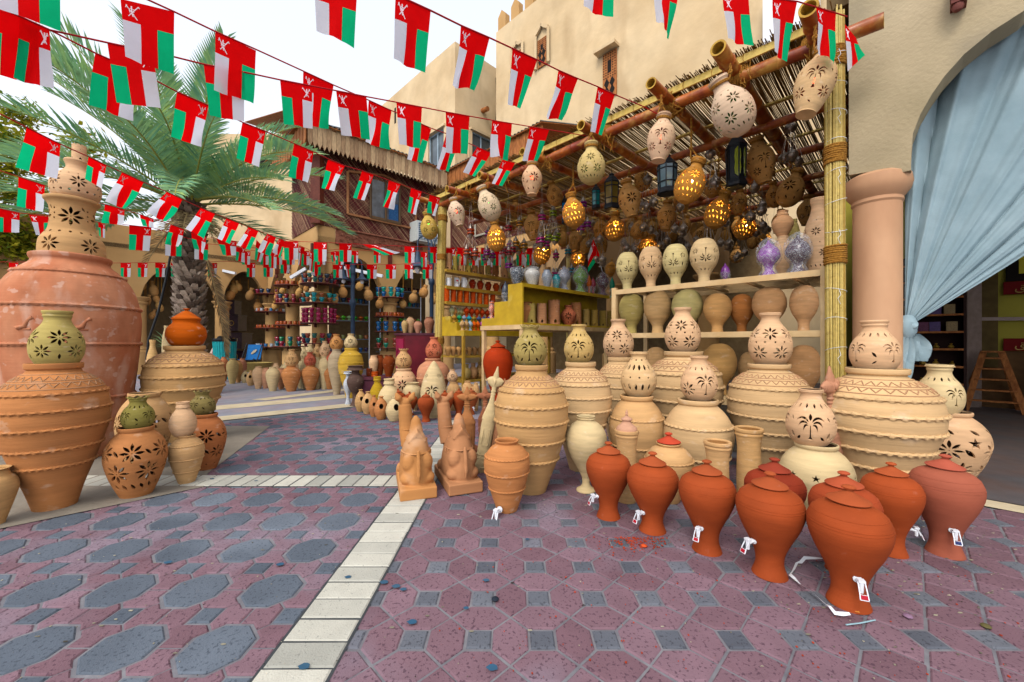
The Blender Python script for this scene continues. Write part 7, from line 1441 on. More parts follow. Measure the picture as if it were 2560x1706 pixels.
# plain gourd pots hanging in the arcade
gp = [(335+20, 706, 28), (387, 722, 27), (570, 733, 24), (585, 718, 24), (621, 735, 22), (645, 762, 22), (703, 722, 17), (712, 750, 15), (694, 742, 16), (687, 763, 16), (757, 708, 20), (766, 720, 15), (745, 728, 20), (832, 747, 20), (859, 728, 23), (895, 712, 20), (924, 735, 24), (947, 757, 20), (1008, 758, 18), (1030, 742, 22), (1055, 728, 23), (1080, 747, 20), (362, 760, 20), (375, 785, 18), (404, 765, 20), (365, 750, 20), (538, 735, 20), (600, 715, 18), (560, 705, 20), (395, 735+10, 18), (735, 745, 20)]
for i, (u, v, w) in enumerate(gp):
    k = (u-CX)/F
    Yv = (19.33/(1-k)-0) if u > 795 else (6.67/(1+k)*1 if False else None)
    if u > 795: Yv = (13.0+6.33)/(1-k)-.2                # hangs in the right wing arches, on the plane y-x = 19.33
    elif u > 665: Yv = (13.0-6.33)/(1+k)+.3              # left wing, on x+y = 6.67
    else: Yv = (17.3+10.6)/(1-k)+.3                      # far wing, y-x = 27.9
    Yv = max(7, Yv); h = w*1.45*Yv/F; r = w/2*Yv/sqrt(1+k*k)/F; zt = zz(v, Yv)+h/2; t = thing('gourd_pot', '%s plain clay pot from the left on a cord in the arcade' % NTH[sum(g[0] < u or (g[0] == u and g[1] < v) for g in gp)], 'hanging pot', at(u, v, Yv)+Z*h/2, 'plain pots hanging in the arcade')
    pt_ = 'hflow' if u in (735,) else None
    b_ = link('pot_body', potmesh('ball', round(h/r, 1), seg=24, pat=pt_), t, (0, 0, -h)); b_.scale = (r, r, r); b_.color = hexc(('#c89c64', '#bc9060', '#c4905c')[i % 3]); b_.rotation_euler = (rnd.uniform(-.35, .35), rnd.uniform(-.35, .35), 0)
    mb = MB(); mb.tube([(0, 0, -.1), (0, 0, max(.05, 3.85-zt))], .012, 5); link('cord', mb.mesh('cord', [M['rope']]), t)
# corner of souvenir cabinets, basket bin and shopkeeper in the far arch
for (u, vb, vt, w, Y, l) in ((577, 789, 752, 36, 17.6, 'small dark brown chest on top of the stack'), (583, 831, 787, 46, 17.6, 'dark wooden chest with brass lattice in the middle of the stack'), (590, 875, 832, 56, 17.5, 'plum chest with a brass star at the bottom of the stack'), (592, 905, 877, 60, 17.4, 'low dark cabinet under the stack of chests')):
    p0 = at(u, vb, Y); p1 = at(u, vt, Y); ww = w*Y/F; t = thing('carved_chest', l, 'chest', p0)
    mb = MB(); c_ = p0+Z*(p1.z-p0.z)/2; hh = p1.z-p0.z; mb.box(c_, (ww, ww*.7, hh*.86)); mb.box(c_+Z*hh*.46, (ww*1.06, ww*.76, hh*.06)); build(mb, 'chest_body', mk('chest%d' % u, '#2a1618', '#3c2430', var=.2, rough=.35), t, smooth=False)
    mb = MB(); f_ = c_+Vector((0, -ww*.36, 0))
    for a_ in (-.33, -.22): mb.beam(f_+Vector((ww*a_, 0, -hh*.36)), f_+Vector((ww*a_, 0, hh*.36)), .02, .02)
    for k in range(3): z = -hh*.36+k*hh*.24; mb.beam(f_+Vector((-ww*.33, 0, z)), f_+Vector((-ww*.22, 0, z+hh*.24)), .015, .015); mb.beam(f_+Vector((-ww*.22, 0, z)), f_+Vector((-ww*.33, 0, z+hh*.24)), .015, .015)
    mb.tube([f_+Vector((ww*.15+ww*.13*cos(2*pi*k/16), 0, ww*.13*sin(2*pi*k/16))) for k in range(17)], .012, 5)
    build(mb, 'brass_inlay', M['brass'], t, smooth=False)
pB = at(562, 895, 12.6); pB.z = zz(895, 12.6); hb = zz(848, 12.6)-pB.z; t = thing('basket_bin', 'turquoise woven plastic bin with a black bag rim', 'bin', (pB.x, pB.y, 0)); z0 = pB.z
mb = MB(); mb.lathe([(.24, 0), (.26, z0+.02), (.31, z0+hb)], 28, c=(pB.x, pB.y, 0)); 
for k in range(26): a = 2*pi*k/26; mb.beam(Vector((pB.x+.262*cos(a), pB.y+.262*sin(a), .05)), Vector((pB.x+.318*cos(a), pB.y+.318*sin(a), z0+hb)), .02, .01)
build(mb, 'bin_body', mk('turq', '#18a8b0', '#24b8bc', var=.15, rough=.5, scale=30), t)
mb = MB(); mb.lathe([(.325, z0+hb-.08), (.34, z0+hb-.02), (.33, z0+hb+.02), (.28, z0+hb+.01)], 28, c=(pB.x, pB.y, 0)); build(mb, 'bag_rim', mk('bag', '#0c0c10', rough=.3, var=.1), t)
# seated shopkeeper behind the bin: one skinned body with clothing as its upper surface
def person(base):
    t = thing('person', 'seated person in a pale pink and green top bending forward behind the turquoise bin', 'person', base)
    V = [(0, 0, .5), (0, .0, .78), (.02, -.06, 1.0), (.04, -.12, 1.12), (.05, -.17, 1.25), (-.2, -.05, 1.0), (-.27, -.15, .76), (-.12, -.36, .66), (.22, -.05, 1.0), (.30, -.16, .76), (.14, -.36, .66), (-.12, -.4, .5), (-.14, -.42, .06), (.13, -.4, .5), (.14, -.42, .06), (-.14, -.54, .03), (.14, -.54, .03)]
    E = [(0, 1), (1, 2), (2, 3), (3, 4), (2, 5), (5, 6), (6, 7), (2, 8), (8, 9), (9, 10), (0, 11), (11, 12), (12, 15), (0, 13), (13, 14), (14, 16)]
    R3 = [.17, .16, .15, .055, .10, .065, .05, .035, .065, .05, .035, .08, .05, .08, .05, .035, .035]
    me = bpy.data.meshes.new('person_body'); me.from_pydata(V, E, []); o = bpy.data.objects.new('person_body', me); COL.objects.link(o); m = o.modifiers.new('s', 'SKIN'); sv = me.skin_vertices[0].data
    for i, r in enumerate(R3): sv[i].radius = (r, r)
    sv[0].use_root = True; m2 = o.modifiers.new('u', 'SUBSURF'); m2.levels = 2; bpy.context.view_layer.update(); dg = bpy.context.evaluated_depsgraph_get(); n_ = bpy.data.meshes.new_from_object(o.evaluated_get(dg)); bpy.data.objects.remove(o)
    n_.materials.clear()
    for mm in (mk('skin', '#8c5c40', var=.05, bump=0), mk('shirt', '#c8a0a8', '#b8bc7c', var=.1, bump=.2, scale=3), mk('cloth2', '#3c3c4c', var=.1, bump=.1)): n_.materials.append(mm)
    for p_ in n_.polygons:
        c_ = p_.center; p_.use_smooth = True; p_.material_index = 1 if .62 < c_.z < 1.09 and abs(c_.x) < .34 and c_.y > -.22 else (2 if c_.z < .62 else 0)
    b_ = link('person_body', n_, t)
    mb = MB(); mb.blob((.05, -.15, 1.285), (.105, .12, .10), 14); mb.blob((.05, -.10, 1.22), (.10, .08, .1), 12); link('hair', mb.mesh('hair', [mk('hair', '#0c0a0a', var=.1, bump=.2)]), t)
pp = at(555, 853, 14.2); person(Vector((pp.x, pp.y, 0)))
mb = MB(); st_ = Vector((pp.x, pp.y, 0)); mb.box(st_+Z*.45, (.42, .4, .05))
stt = thing('stool', 'low wooden stool under the seated person', 'stool', st_); build(mb, 'seat', M['wood_o'], stt, smooth=False)
for sx in (-1, 1):
    for sy in (-1, 1): mb = MB(); mb.beam(st_+Vector((sx*.17, sy*.16, 0)), st_+Vector((sx*.15, sy*.14, .43)), .04, .04); build(mb, 'leg', M['wood_o'], stt, smooth=False)
# rack of magnets behind the person, wicker basket, blue folding chair
mg = thing('magnet_board', 'dark board covered with rows of small coloured souvenirs in the far arch', 'souvenir board', at(545, 853, 18.5)*Vector((1, 1, 0)).x if False else Vector((at(545, 853, 18.5).x, 18.5, 0)))
mb = MB(); c_ = at(540, 800, 18.5); mb.box(c_, (1.5, .06, 1.5)); build(mb, 'board', mk('bd', '#3c1c14', var=.1), mg, smooth=False); mb = MB()
for i in range(22):
    for j in range(13): mb.box(c_+Vector((-.68+i*.065, -.04, -.62+j*.1)), (.045, .02, .06), t=rnd.random())
build(mb, 'magnet_rows', mk('mgn', '#24548c', '#d8a838', tint=True, var=.5, scale=25), mg, smooth=False)['kind'] = 'stuff'
p_ = at(642, 920, 15.5); p_.z = 0; mb = MB(); zb_ = 0; mb.lathe([(.34, 0), (.42, .1), (.54, .34), (.56, .36), (.5, .36), (.3, .05)], 24, c=p_); o = build(mb, 'wicker_basket', mk('wick', '#b09858', '#9c8448', var=.3, scale=20, stretch=(1, 1, 5)), org=p_); tag(o, 'shallow straw coloured wicker basket beside the corner column', 'basket')
ch = Vector((at(632, 900, 16.3).x, 16.3, 0)); cht = thing('folding_chair', 'blue canvas folding chair with a fish drawn on its back', 'chair', ch)
mb = MB(); mb.prism([ch+Vector((-.3, 0, .45)), ch+Vector((.3, 0, .45)), ch+Vector((.34, .12, 1.05)), ch+Vector((-.26, .12, 1.05))], (0, .02, 0)); build(mb, 'backrest', mk('chb', '#1c6cb0', var=.1), cht, smooth=False)
mb = MB(); mb.prism([ch+Vector((-.3, -.45, .45)), ch+Vector((.3, -.45, .45)), ch+Vector((.3, 0, .42)), ch+Vector((-.3, 0, .42))], (0, 0, .02)); build(mb, 'seat', mk('chs', '#185c98', var=.1), cht, smooth=False)
for sx in (-1, 1): mb = MB(); mb.beam(ch+Vector((sx*.32, -.45, 0)), ch+Vector((sx*.32, .12, 1.1)), .03, .03); mb.beam(ch+Vector((sx*.32, .2, 0)), ch+Vector((sx*.32, -.45, .5)), .03, .03); build(mb, 'leg', M['metal_dk'], cht, smooth=False)
mb = MB(); f_ = ch+Vector((.03, .05, .76)); mb.prism([f_+Vector((.12*cos(a), -.02, .06*sin(a)+.08*cos(a)))for a in [2*pi*k/12 for k in range(12)]]+[], (0, -.01, 0)); build(mb, 'fish_drawing', M['beige_pav'], cht, smooth=False)
# street lamps
def lamp(label, u, Y, vt, sides=(-1, 1), low=False, sc2=.5):
    p = at(u, 853, Y); p.z = 0; zt = zz(vt, Y); t = thing('street_lamp', label, 'street lamp', p)
    mb = MB(); r = .055; mb.lathe([(.16, 0), (.16, .1), (.1, .16), (.075, .7), (.09, .74), (.06, .8), (r, .85), (r, zt-1.35), (.085, zt-1.3), (.085, zt-1.2), (.05, zt-1.15), (.05, zt-.5), (.07, zt-.48), (.07, zt-.35), (.03, zt-.2), (.02, zt-.05), (.001, zt)], 14, c=p)
    build(mb, 'post', M['lampblue'], t)
    for sg in sides:
        mb = MB(); e = Vector((cos(.25)*sg, sin(.25)*sg*1, 0)); top = zt-.25
        mb.tube([p+Z*(top-.9*sc2)+e*.04, p+Z*(top-.2)+e*.10*sc2]+[p+e*(.28*sc2-.18*sc2*cos(pi*k/8))+Z*(top+.02+.26*sc2*sin(pi*k/8)) for k in range(9)]+[p+e*.46*sc2+Z*(top-.25*sc2)], .018, 8); build(mb, 'arm', M['lampblue'], t)
        mb = MB(); c_ = p+e*.46*sc2+Z*(top-.78*sc2); q2 = lambda L: [(a_*sc2, b_*sc2) for a_, b_ in L]; mb.lathe(q2([(.34, 0), (.335, .02), (.2, .1), (.11, .22), (.07, .42), (.05, .55), (.02, .56)]), 20, c=c_); mb.lathe(q2([(.33, -.001), (.19, .08), (.1, .2)]), 20, c=c_); s_ = build(mb, 'lamp_shade', M['lampblue'], t)
        mb = MB(); mb.blob(c_-Z*.08*sc2, (.1*sc2, .1*sc2, .13*sc2), 12); build(mb, 'lamp_bulb', M['white'], s_)
lamp('dark blue double armed street lamp before the arcade', 882, 10.6, 640); lamp('taller dark blue lamp behind the left reed post', 1079, 10.8, 590, sc2=.8)
# wall lights and tubes, window coolers
for (a_, b_, Y, l) in (((497, 664), (589, 684), 16.2, 'white fluorescent tube light over the far left arch'), ((727, 695), (765, 672), 13.9, 'white tube light beside the narrow arch'), ((860, 670), (957, 691), 13.1, 'long white tube light over the arch behind the street lamp')):
    p = at(*a_, Y); q_ = at(*b_, Y+(0 if Y > 16 else 0)); mb = MB(); mb.beam(p, q_, .1, .1); t = build(mb, 'tube_light', M['white'], org=p, smooth=False); tag(t, l, 'tube light')
def cooler(label, P, D, outn, s0, s1, z0, z1, dp=.55):
    D = D.normalized(); t = thing('window_air_conditioner', label, 'air conditioner', P+D*s0+Z*z0); mb = MB(); w = s1-s0; c_ = P+D*(s0+s1)/2+outn*dp/2+Z*(z0+z1)/2
    mb.box(c_, (w, dp, z1-z0), 0, (D, outn, Z)); build(mb, 'casing', mk('acc', '#c8ccc8', var=.06), t, smooth=False); mb = MB(); f_ = c_+outn*(dp/2)
    mb.box(f_+outn*.004, (w*.9, .012, (z1-z0)*.84), 0, (D, outn, Z)); build(mb, 'grille_back', mk('acg', '#5c7484', var=.1), t, smooth=False); mb = MB()
    for k in range(9): mb.beam(f_-D*w*.45+Z*(-(z1-z0)*.4+k*(z1-z0)*.1)+outn*.014, f_+D*w*.45+Z*(-(z1-z0)*.4+k*(z1-z0)*.1)+outn*.014, .01, .008)
    for k in range(5): mb.beam(f_+D*(-w*.45+k*w*.225)-Z*(z1-z0)*.42+outn*.014, f_+D*(-w*.45+k*w*.225)+Z*(z1-z0)*.42+outn*.014, .012, .008)
    build(mb, 'grille', M['white'], t, smooth=False)
cooler('grey window air conditioner sticking out of the lattice wall left of the reed post', PB, N, -U, 3.35, 4.3, 5.0, 5.75)
mb = MB(); c_ = at(1100, 673, 15.2)
# black cable and the dry frond by the palm
mb = MB(); mb.tube([at(426, 640, 8.3), at(415, 700, 8.3), at(396, 780, 8.25), at(372, 850, 8.2), at(366, 905, 8.2)], .022, 8); o = build(mb, 'black_cable', mk('cab', '#0c0f16', rough=.4, var=.1), org=at(426, 640, 8.3)); tag(o, 'black cable running down from the palm behind the giant jar', 'cable')

# ---------------------------------------------------------------- palm and the leafy tree
pc = Vector((at(474, 853, 8.8).x, 8.8, 0))
pt_ = thing('palm_tree', 'date palm with a rough scaly trunk and spreading blue green fronds', 'palm tree', pc)
mb = MB(); zc = 4.15
mb.lathe([(.30, 0), (.27, .6), (.22, 1.2), (.20, 2.2), (.22, 3.2), (.26, zc)], 20, c=pc, t=.2)
for i in range(430):
    z = .05+zc*i/430; a = i*2.399963; r = (.30-.07*min(1, z/1.2)) if z < 2.4 else .225; e = Vector((cos(a), sin(a), 0)); tg = Vector((-e.y, e.x, 0)); s = rnd.uniform(.9, 1.5)*(1 if z < 3 else 1.2); c_ = pc+e*(r-.01)+Z*z; o_ = rnd.uniform(.05, .10)*s
    w_ = .062*s; tt = rnd.random() if z < 3 else rnd.uniform(0, .5)
    tip = c_+e*o_+Z*.07*s; mb.add([c_-tg*w_-Z*.05, c_+tg*w_-Z*.05, c_+tg*w_*.8+e*o_*.6+Z*.02, c_-tg*w_*.8+e*o_*.6+Z*.02, tip+tg*w_*.55, tip-tg*w_*.55, c_+Z*.08-tg*w_*.5, c_+Z*.08+tg*w_*.5], [(0, 1, 2, 3), (3, 2, 4, 5), (5, 4, 7, 6), (0, 3, 5, 6), (1, 7, 4, 2)], 0, tt)
build(mb, 'trunk', M['trunk'], pt_, smooth=False)
def frond(az, el, L, droop, m=M['leaf'], tt=(.1, .75), name='frond', start=None, dens=1.0, twist=0, leafl=1.0):
    mb = MB(); p = Vector(start) if start is not None else pc+Z*(zc+rnd.uniform(-.1, .15)); d = Vector((cos(az)*cos(el), sin(az)*cos(el), sin(el))); pts = [p.copy()]; n = 22; st = L/n; dirs = [d.copy()]
    for i in range(n): d = (d-Z*droop*st*(.3+1.2*i/n)).normalized(); p = p+d*st; pts.append(p.copy()); dirs.append(d.copy())
    mb.tube(pts, [.022*(1-.85*i/n)+.003 for i in range(n+1)], 5, mi=1)
    side = Vector((-sin(az), cos(az), 0)); m_ = int(54*dens)
    for k in range(m_):
        e = .12+.88*k/m_; x = e*n; i = min(n-1, int(x)); f = x-i; q_ = pts[i].lerp(pts[i+1], f); t_ = dirs[i]; up = side.cross(t_).normalized(); up = -up if up.z < 0 else up
        ll = leafl*(.30+.32*sin(pi*min(1, e*1.02)))*(1 if e > .2 else .6)*L/3.2
        for sg in (-1, 1):
            dl = (side*sg*(.95-.45*e)+t_*(.45+.6*e)+up*rnd.uniform(.12, .45)).normalized(); w_ = .022*L/3.2*rnd.uniform(.8, 1.2); wn = t_*.9-dl*(t_.dot(dl))*.9; wn = wn.normalized()*w_
            g1 = q_+dl*ll*.5; g2 = q_+dl*ll-Z*ll*.10; mb.add([q_-wn*.4, q_+wn*.4, g1+wn, g1-wn, g2], [(0, 1, 2, 3), (3, 2, 4)], 0, min(1, max(0, rnd.uniform(*tt)+(.3 if rnd.random() < .1 else 0))))
    return build(mb, name, [m, M['rachis'] if m is M['leaf'] else M['deadleaf']], pt_, smooth=False)
fr_ = random.Random(5)
for i in range(34):
    az = i*2.39996+fr_.uniform(-.15, .15); lv = i/34; el = radians(80-82*lv+fr_.uniform(-7, 7)); frond(az, el, fr_.uniform(2.9, 3.6), .20+.16*(1-lv)+fr_.uniform(-.03, .05), tt=(.05, .55+.25*fr_.random()))
for (az, el, L, dr) in ((radians(200), .95, 3.9, .20), (radians(185), .55, 4.0, .2), (radians(215), .3, 3.7, .2), (radians(-20), .45, 3.7, .25), (radians(-5), .1, 3.4, .18), (radians(-30), -.05, 3.3, .15), (radians(230), 1.1, 3.8, .2), (radians(268), .75, 3.2, .3), (radians(300), .55, 3.2, .3), (radians(165), .05, 3.6, .12), (radians(210), -.1, 3.4, .1)):
    frond(az, el, L, dr, tt=(.1, .8))
for i in range(12): frond(fr_.uniform(0, 6.28), fr_.uniform(-.9, -.3), fr_.uniform(.8, 1.5), .5, M['deadleaf'], (0, 1), 'dry_frond', leafl=1.2, dens=.6)
frond(radians(0), -1.25, 2.4, .6, M['deadleaf'], (0, .35), 'dry_frond', start=pc+Vector((.42, -.15, 3.2)), leafl=.6, dens=1.3)
def clump(P, R, n, m, par, name='crown', lf=.09):
    mb = MB(); r2 = random.Random(int(P[0]*10)); cen = [Vector(P)+Vector((r2.gauss(0, R[0]*.5), r2.gauss(0, R[1]*.5), r2.gauss(0, R[2]*.5))) for _ in range(34)]
    for i in range(n):
        c_ = r2.choice(cen); q_ = c_+Vector((r2.gauss(0, .26), r2.gauss(0, .26), r2.gauss(0, .22))); a = Vector((r2.uniform(-1, 1), r2.uniform(-1, 1), r2.uniform(-.6, .6))).normalized(); b_ = a.cross(Vector((r2.uniform(-1, 1), r2.uniform(-1, 1), 1))).normalized(); s = lf*r2.uniform(.6, 1.3)
        mb.add([q_-a*s, q_-b_*s*.45, q_+a*s, q_+b_*s*.45], [(0, 1, 2, 3)], 0, r2.random())
    return build(mb, name, m, par, smooth=False)
tr = thing('leafy_tree', 'yellow green small leaved tree at the left edge behind the palm', 'tree', (-16.5, 12.0, 0))
mb = MB(); mb.tube([(-16.5, 12, 0), (-16.4, 12, 2.5), (-16.1, 12, 4.2), (-15.7, 11.9, 5.4)], [.22, .18, .12, .05], 10)
for k in range(5): mb.tube([(-16.3, 12, 2.2+k*.4), (-15.9+.3*sin(k*2), 12+.6*cos(k*2), 3.6+k*.3), (-15.5+.8*sin(k*2), 12+1.0*cos(k*2), 4.6+k*.3)], [.08, .05, .02], 6)
build(mb, 'trunk', M['trunk'], tr); clump((-15.5, 12, 5.4), (2.2, 1.9, 2.5), 13000, M['leaf2'], tr, lf=.10)
# low shrubs behind the banded jar
sh = thing('potted_palm', 'small green palm shrub in the gap left of the orange cooking pot', 'plant', at(417, 930, 9.5)*Vector((1, 1, 0)).x if False else Vector((at(417, 930, 9.5).x, 9.5, 0)))
mb = MB(); q0 = Vector((at(425, 853, 9.5).x, 9.5, 1.0)); mb.tube([q0-Z*1.0, q0], .04, 6)
for k in range(26):
    a = rnd.uniform(0, 6.28); d_ = Vector((cos(a), sin(a)*.5, rnd.uniform(.2, 1.3))).normalized(); L_ = rnd.uniform(.4, .8); s_ = Vector((-d_.y, d_.x, 0)).normalized()*.014; mb.add([q0-s_, q0+s_, q0+d_*L_*.6+s_, q0+d_*L_*.6-s_, q0+d_*L_-Z*.12], [(0, 1, 2, 3), (3, 2, 4)], 0, rnd.random())
build(mb, 'leaves', M['leaf'], sh, smooth=False)

# ---------------------------------------------------------------- bunting
def strokes():                                          # crossed swords and dagger drawn as flat strokes, unit square, y down
    S = [((.05, .12), (.30, .42), .05), ((.30, .42), (.80, .95), .055), ((.92, .10), (.62, .38), .055), ((.62, .38), (.18, .82), .05), ((.98, .2), (.90, .08), .05), ((.02, .30), (.12, .10), .045), ((.42, .14), (.44, .66), .07), ((.30, .30), (.66, .36), .045), ((.28, .46), (.60, .50), .05), ((.34, .62), (.58, .62), .05), ((.44, .66), (.52, .80), .06), ((.25, .38), (.3, .58), .04)]
    return S
def flag(TL, TR, BR, BL, side, label, group, parent=None, name='pennant'):
    TL, TR, BR, BL = map(Vector, (TL, TR, BR, BL)); nu, nv = 8, 8
    nrm = ((TR-TL).cross(BL-TL)).normalized(); L_ = (BL-TL).length; ph = rnd.uniform(0, 6); am = .03*L_*rnd.choice((.5, .9, 1.4, 2.6)); q1 = rnd.uniform(4, 8)
    def P(x, y): b_ = TL.lerp(TR, x).lerp(BL.lerp(BR, x), y); return b_+nrm*(am*y*sin(ph+x*q1+y*3)+am*.35*y*sin(x*15+ph+y*6))
    mb = MB()
    xs = [0, .12, .22, .335, .45, .56, .665, .78, .89, 1]; ys = [0, .12, .25, .36, .48, .6, .72, .84, 1]
    vs = [P(x, y) for y in ys for x in xs]; n = len(xs); mb.add(vs, [])
    for j in range(len(ys)-1):
        for i in range(n-1):
            mb.f.append((j*n+i, j*n+i+1, (j+1)*n+i+1, (j+1)*n+i)); x = (xs[i]+xs[i+1])/2; s = 0 if x < .335 else (1 if x < .665 else 2)
            mb.m.append(0 if j < 3 or s == 1 else ((1 if s == 0 else 2) if side == 'L' else (2 if s == 0 else 1))); mb.t.append(.5)
    for (a_, b_, w) in strokes():
        ex = lambda p: (.07+.26*p[0], .05+.27*p[1]) if side == 'L' else (.93-.26*p[0], .05+.27*p[1])
        x0, y0 = ex(a_); x1, y1 = ex(b_); asp = (TR-TL).length/max(.01, L_); dx, dy = (x1-x0)*asp, (y1-y0); l = sqrt(dx*dx+dy*dy) or 1; px, py = -dy/l*w*.13/asp, dx/l*w*.13
        for off in (.0012, -.0012): mb.add([P(x0-px, y0-py)+nrm*off, P(x0+px, y0+py)+nrm*off, P(x1+px, y1+py)+nrm*off, P(x1-px, y1-py)+nrm*off], [(0, 1, 2, 3)], 3)
    o = build(mb, name, [M['flag_r'], M['flag_w'], M['flag_g'], M['emblem']], parent, org=None if parent else TL, angle=80)
    if parent is None: tag(o, label, 'flag', group)
    return o
ORD = ('first', 'second', 'third', 'fourth', 'fifth', 'sixth', 'seventh', 'eighth', 'ninth', 'tenth', 'eleventh', 'twelfth', 'thirteenth', 'fourteenth', 'fifteenth', 'sixteenth', 'seventeenth', 'eighteenth', 'nineteenth')
def bunting(desc, cordpts, Y0, Y1, flags, rr=.005):
    u0, u1 = cordpts[0][0], cordpts[-1][0]
    def YY(u): e = (u-u0)/(u1-u0); e = max(-.3, min(1.3, e)); return 1/((1-e)/Y0+e/Y1)
    mb = MB(); mb.tube([at(u, v, YY(u)) for u, v in cordpts], rr, 6); p = at(cordpts[0][0], cordpts[0][1], Y0); c_ = build(mb, 'bunting_cord', M['cord'], org=p); tag(c_, 'red cord of the %s' % desc, 'bunting cord')
    for i, f in enumerate(flags):
        (TL, TR, BR, BL, sd) = f; yl, yr = YY(TL[0]), YY(TR[0]); sw = rnd.uniform(-.06, .06)*yl*.3
        flag(at(*TL, yl), at(*TR, yr), at(*BR, yr+sw), at(*BL, yl+sw), sd, '%s flag from the left on the %s' % (ORD[i], desc), 'flags on the %s' % desc)
bunting('high string ending at the fourth pole tip', [(200, -75), (301, -30), (370, 0), (436, 30), (538, 79), (640, 124), (758, 178), (834, 213), (922, 251), (979, 277), (1078, 321), (1114, 334), (1193, 368), (1227, 382), (1256, 397), (1290, 408), (1312, 418)], 2.0, 6.2, [
    ((301, -3), (436, 30), (433, 188), (313, 142), 'L'), ((538, 79), (640, 127), (633, 260), (536, 225), 'L'), ((758, 178), (834, 214), (819, 324), (757, 306), 'L'), ((922, 251), (979, 277), (969, 375), (912, 355), 'L'), ((1035, 300), (1078, 323), (1054, 408), (1017, 399), 'L'), ((1115, 338), (1148, 350), (1122, 430), (1090, 421), 'L'), ((1193, 368), (1228, 382), (1190, 443), (1157, 431), 'L'), ((1256, 400), (1288, 408), (1255, 466), (1229, 459), 'L')])
bunting('second string ending at the fifth pole tip', [(122, 75), (268, 107), (310, 116), (437, 143), (509, 161), (640, 187), (700, 200), (840, 227), (916, 242), (991, 256), (1114, 280), (1230, 301), (1325, 317), (1373, 325), (1465, 340)], 2.1, 5.0, [
    ((268, 107), (382, 131), (402, 272), (291, 256), 'G'), ((509, 161), (611, 183), (610, 305), (524, 289), 'G'), ((700, 200), (780, 217), (782, 322), (710, 310), 'G'), ((840, 227), (916, 242), (926, 349), (854, 338), 'L'), ((991, 256), (1055, 270), (1050, 372), (998, 361), 'L'), ((1114, 280), (1174, 291), (1167, 387), (1115, 381), 'L'), ((1230, 302), (1280, 309), (1274, 400), (1227, 392), 'L'), ((1325, 317), (1373, 325), (1345, 403), (1307, 402), 'L')])
bunting('top string ending at the third pole tip', [(900, -55), (1018, 0), (1077, 27), (1152, 64), (1224, 95), (1280, 121), (1343, 150), (1396, 176), (1445, 197), (1494, 217), (1537, 237), (1609, 267), (1643, 285)], 1.9, 4.3, [
    ((989, -10), (1077, 27), (1061, 184), (983, 148), 'L'), ((1152, 64), (1224, 95), (1185, 231), (1134, 212), 'L'), ((1281, 122), (1343, 150), (1302, 272), (1270, 261), 'L'), ((1396, 176), (1445, 197), (1401, 305), (1368, 291), 'L'), ((1494, 217), (1537, 237), (1506, 339), (1476, 329), 'L')])
bunting('string along the top edge of the photo', [(700, -75), (785, -48), (893, -20), (1200, -70), (1460, -80), (1540, -62), (1637, -48), (1700, -30), (1806, -6), (1871, -8), (1931, -4), (1993, 4), (2040, 18), (2090, 33), (2118, 42)], 1.9, 3.2, [
    ((785, -48), (893, -20), (885, 118), (791, 76), 'L'), ((1460, -80), (1540, -62), (1530, 48), (1458, 18), 'L'), ((1637, -48), (1697, -30), (1678, 91), (1639, 57), 'L'), ((1806, -12), (1871, -8), (1880, 118), (1818, 98), 'L'), ((1931, -4), (1993, 4), (1964, 157), (1935, 130), 'L'), ((2040, 18), (2090, 33), (2081, 165), (2046, 120), 'L'), ((2112, 60), (2140, 95), (2160, 140), (2118, 180), 'L')])
bunting('string from the left edge to the lattice', [(-40, 5), (0, 19), (124, 75), (238, 133), (272, 148), (395, 205), (443, 230), (521, 264), (606, 306), (664, 329), (735, 359), (784, 380), (821, 398), (862, 415), (905, 427), (972, 451), (1028, 470), (1074, 487), (1100, 495)], 2.0, 7.2, [
    ((-40, 4), (98, 64), (85, 212), (-50, 175), 'G'), ((50, 42), (124, 75), (130, 224), (34, 195), 'G'), ((238, 133), (345, 175), (334, 303), (221, 263), 'G'), ((443, 230), (521, 264), (504, 368), (425, 342), 'G'), ((606, 306), (664, 329), (648, 418), (590, 396), 'G'), ((735, 359), (784, 380), (770, 457), (722, 442), 'G'), ((820, 400), (862, 415), (835, 478), (802, 470), 'G'), ((905, 427), (934, 438), (912, 502), (883, 495), 'G'), ((972, 451), (1002, 460), (980, 524), (957, 516), 'G'), ((1028, 470), (1054, 480), (1040, 538), (1018, 530), 'G'), ((1074, 487), (1100, 495), (1090, 541), (1069, 532), 'G')])
bunting('short string in the top left corner', [(-60, -140), (60, -85), (180, -50)], 1.9, 2.1, [((-20, -118), (150, -58), (151, 77), (-10, 20), 'L')])
bunting('string behind the tip of the giant stack', [(0, 285), (67, 319), (151, 361), (221, 392), (266, 414), (305, 431), (359, 456), (417, 480), (456, 499), (502, 520), (538, 535), (566, 546), (598, 559), (621, 568), (646, 578), (669, 585), (690, 594), (710, 602)], 3.0, 7.4, [
    ((67, 319), (151, 361), (143, 448), (39, 419), 'G'), ((221, 392), (266, 414), (255, 472), (213, 448), 'G'), ((305, 431), (359, 456), (321, 525), (266, 506), 'L'), ((417, 480), (456, 499), (422, 556), (368, 532), 'L'), ((502, 520), (538, 535), (509, 596), (463, 572), 'L'), ((566, 546), (598, 559), (575, 611), (543, 596), 'L'), ((621, 568), (646, 578), (625, 626), (591, 613), 'L'), ((669, 585), (690, 594), (673, 640), (642, 628), 'L'), ((697, 598), (712, 603), (704, 648), (682, 631), 'L')])
lv = lambda lst, v0, v1, sd='G': [((a_, v0), (b_, v0+1), (b_-1, v1), (a_+1, v1), sd) for a_, b_ in lst]
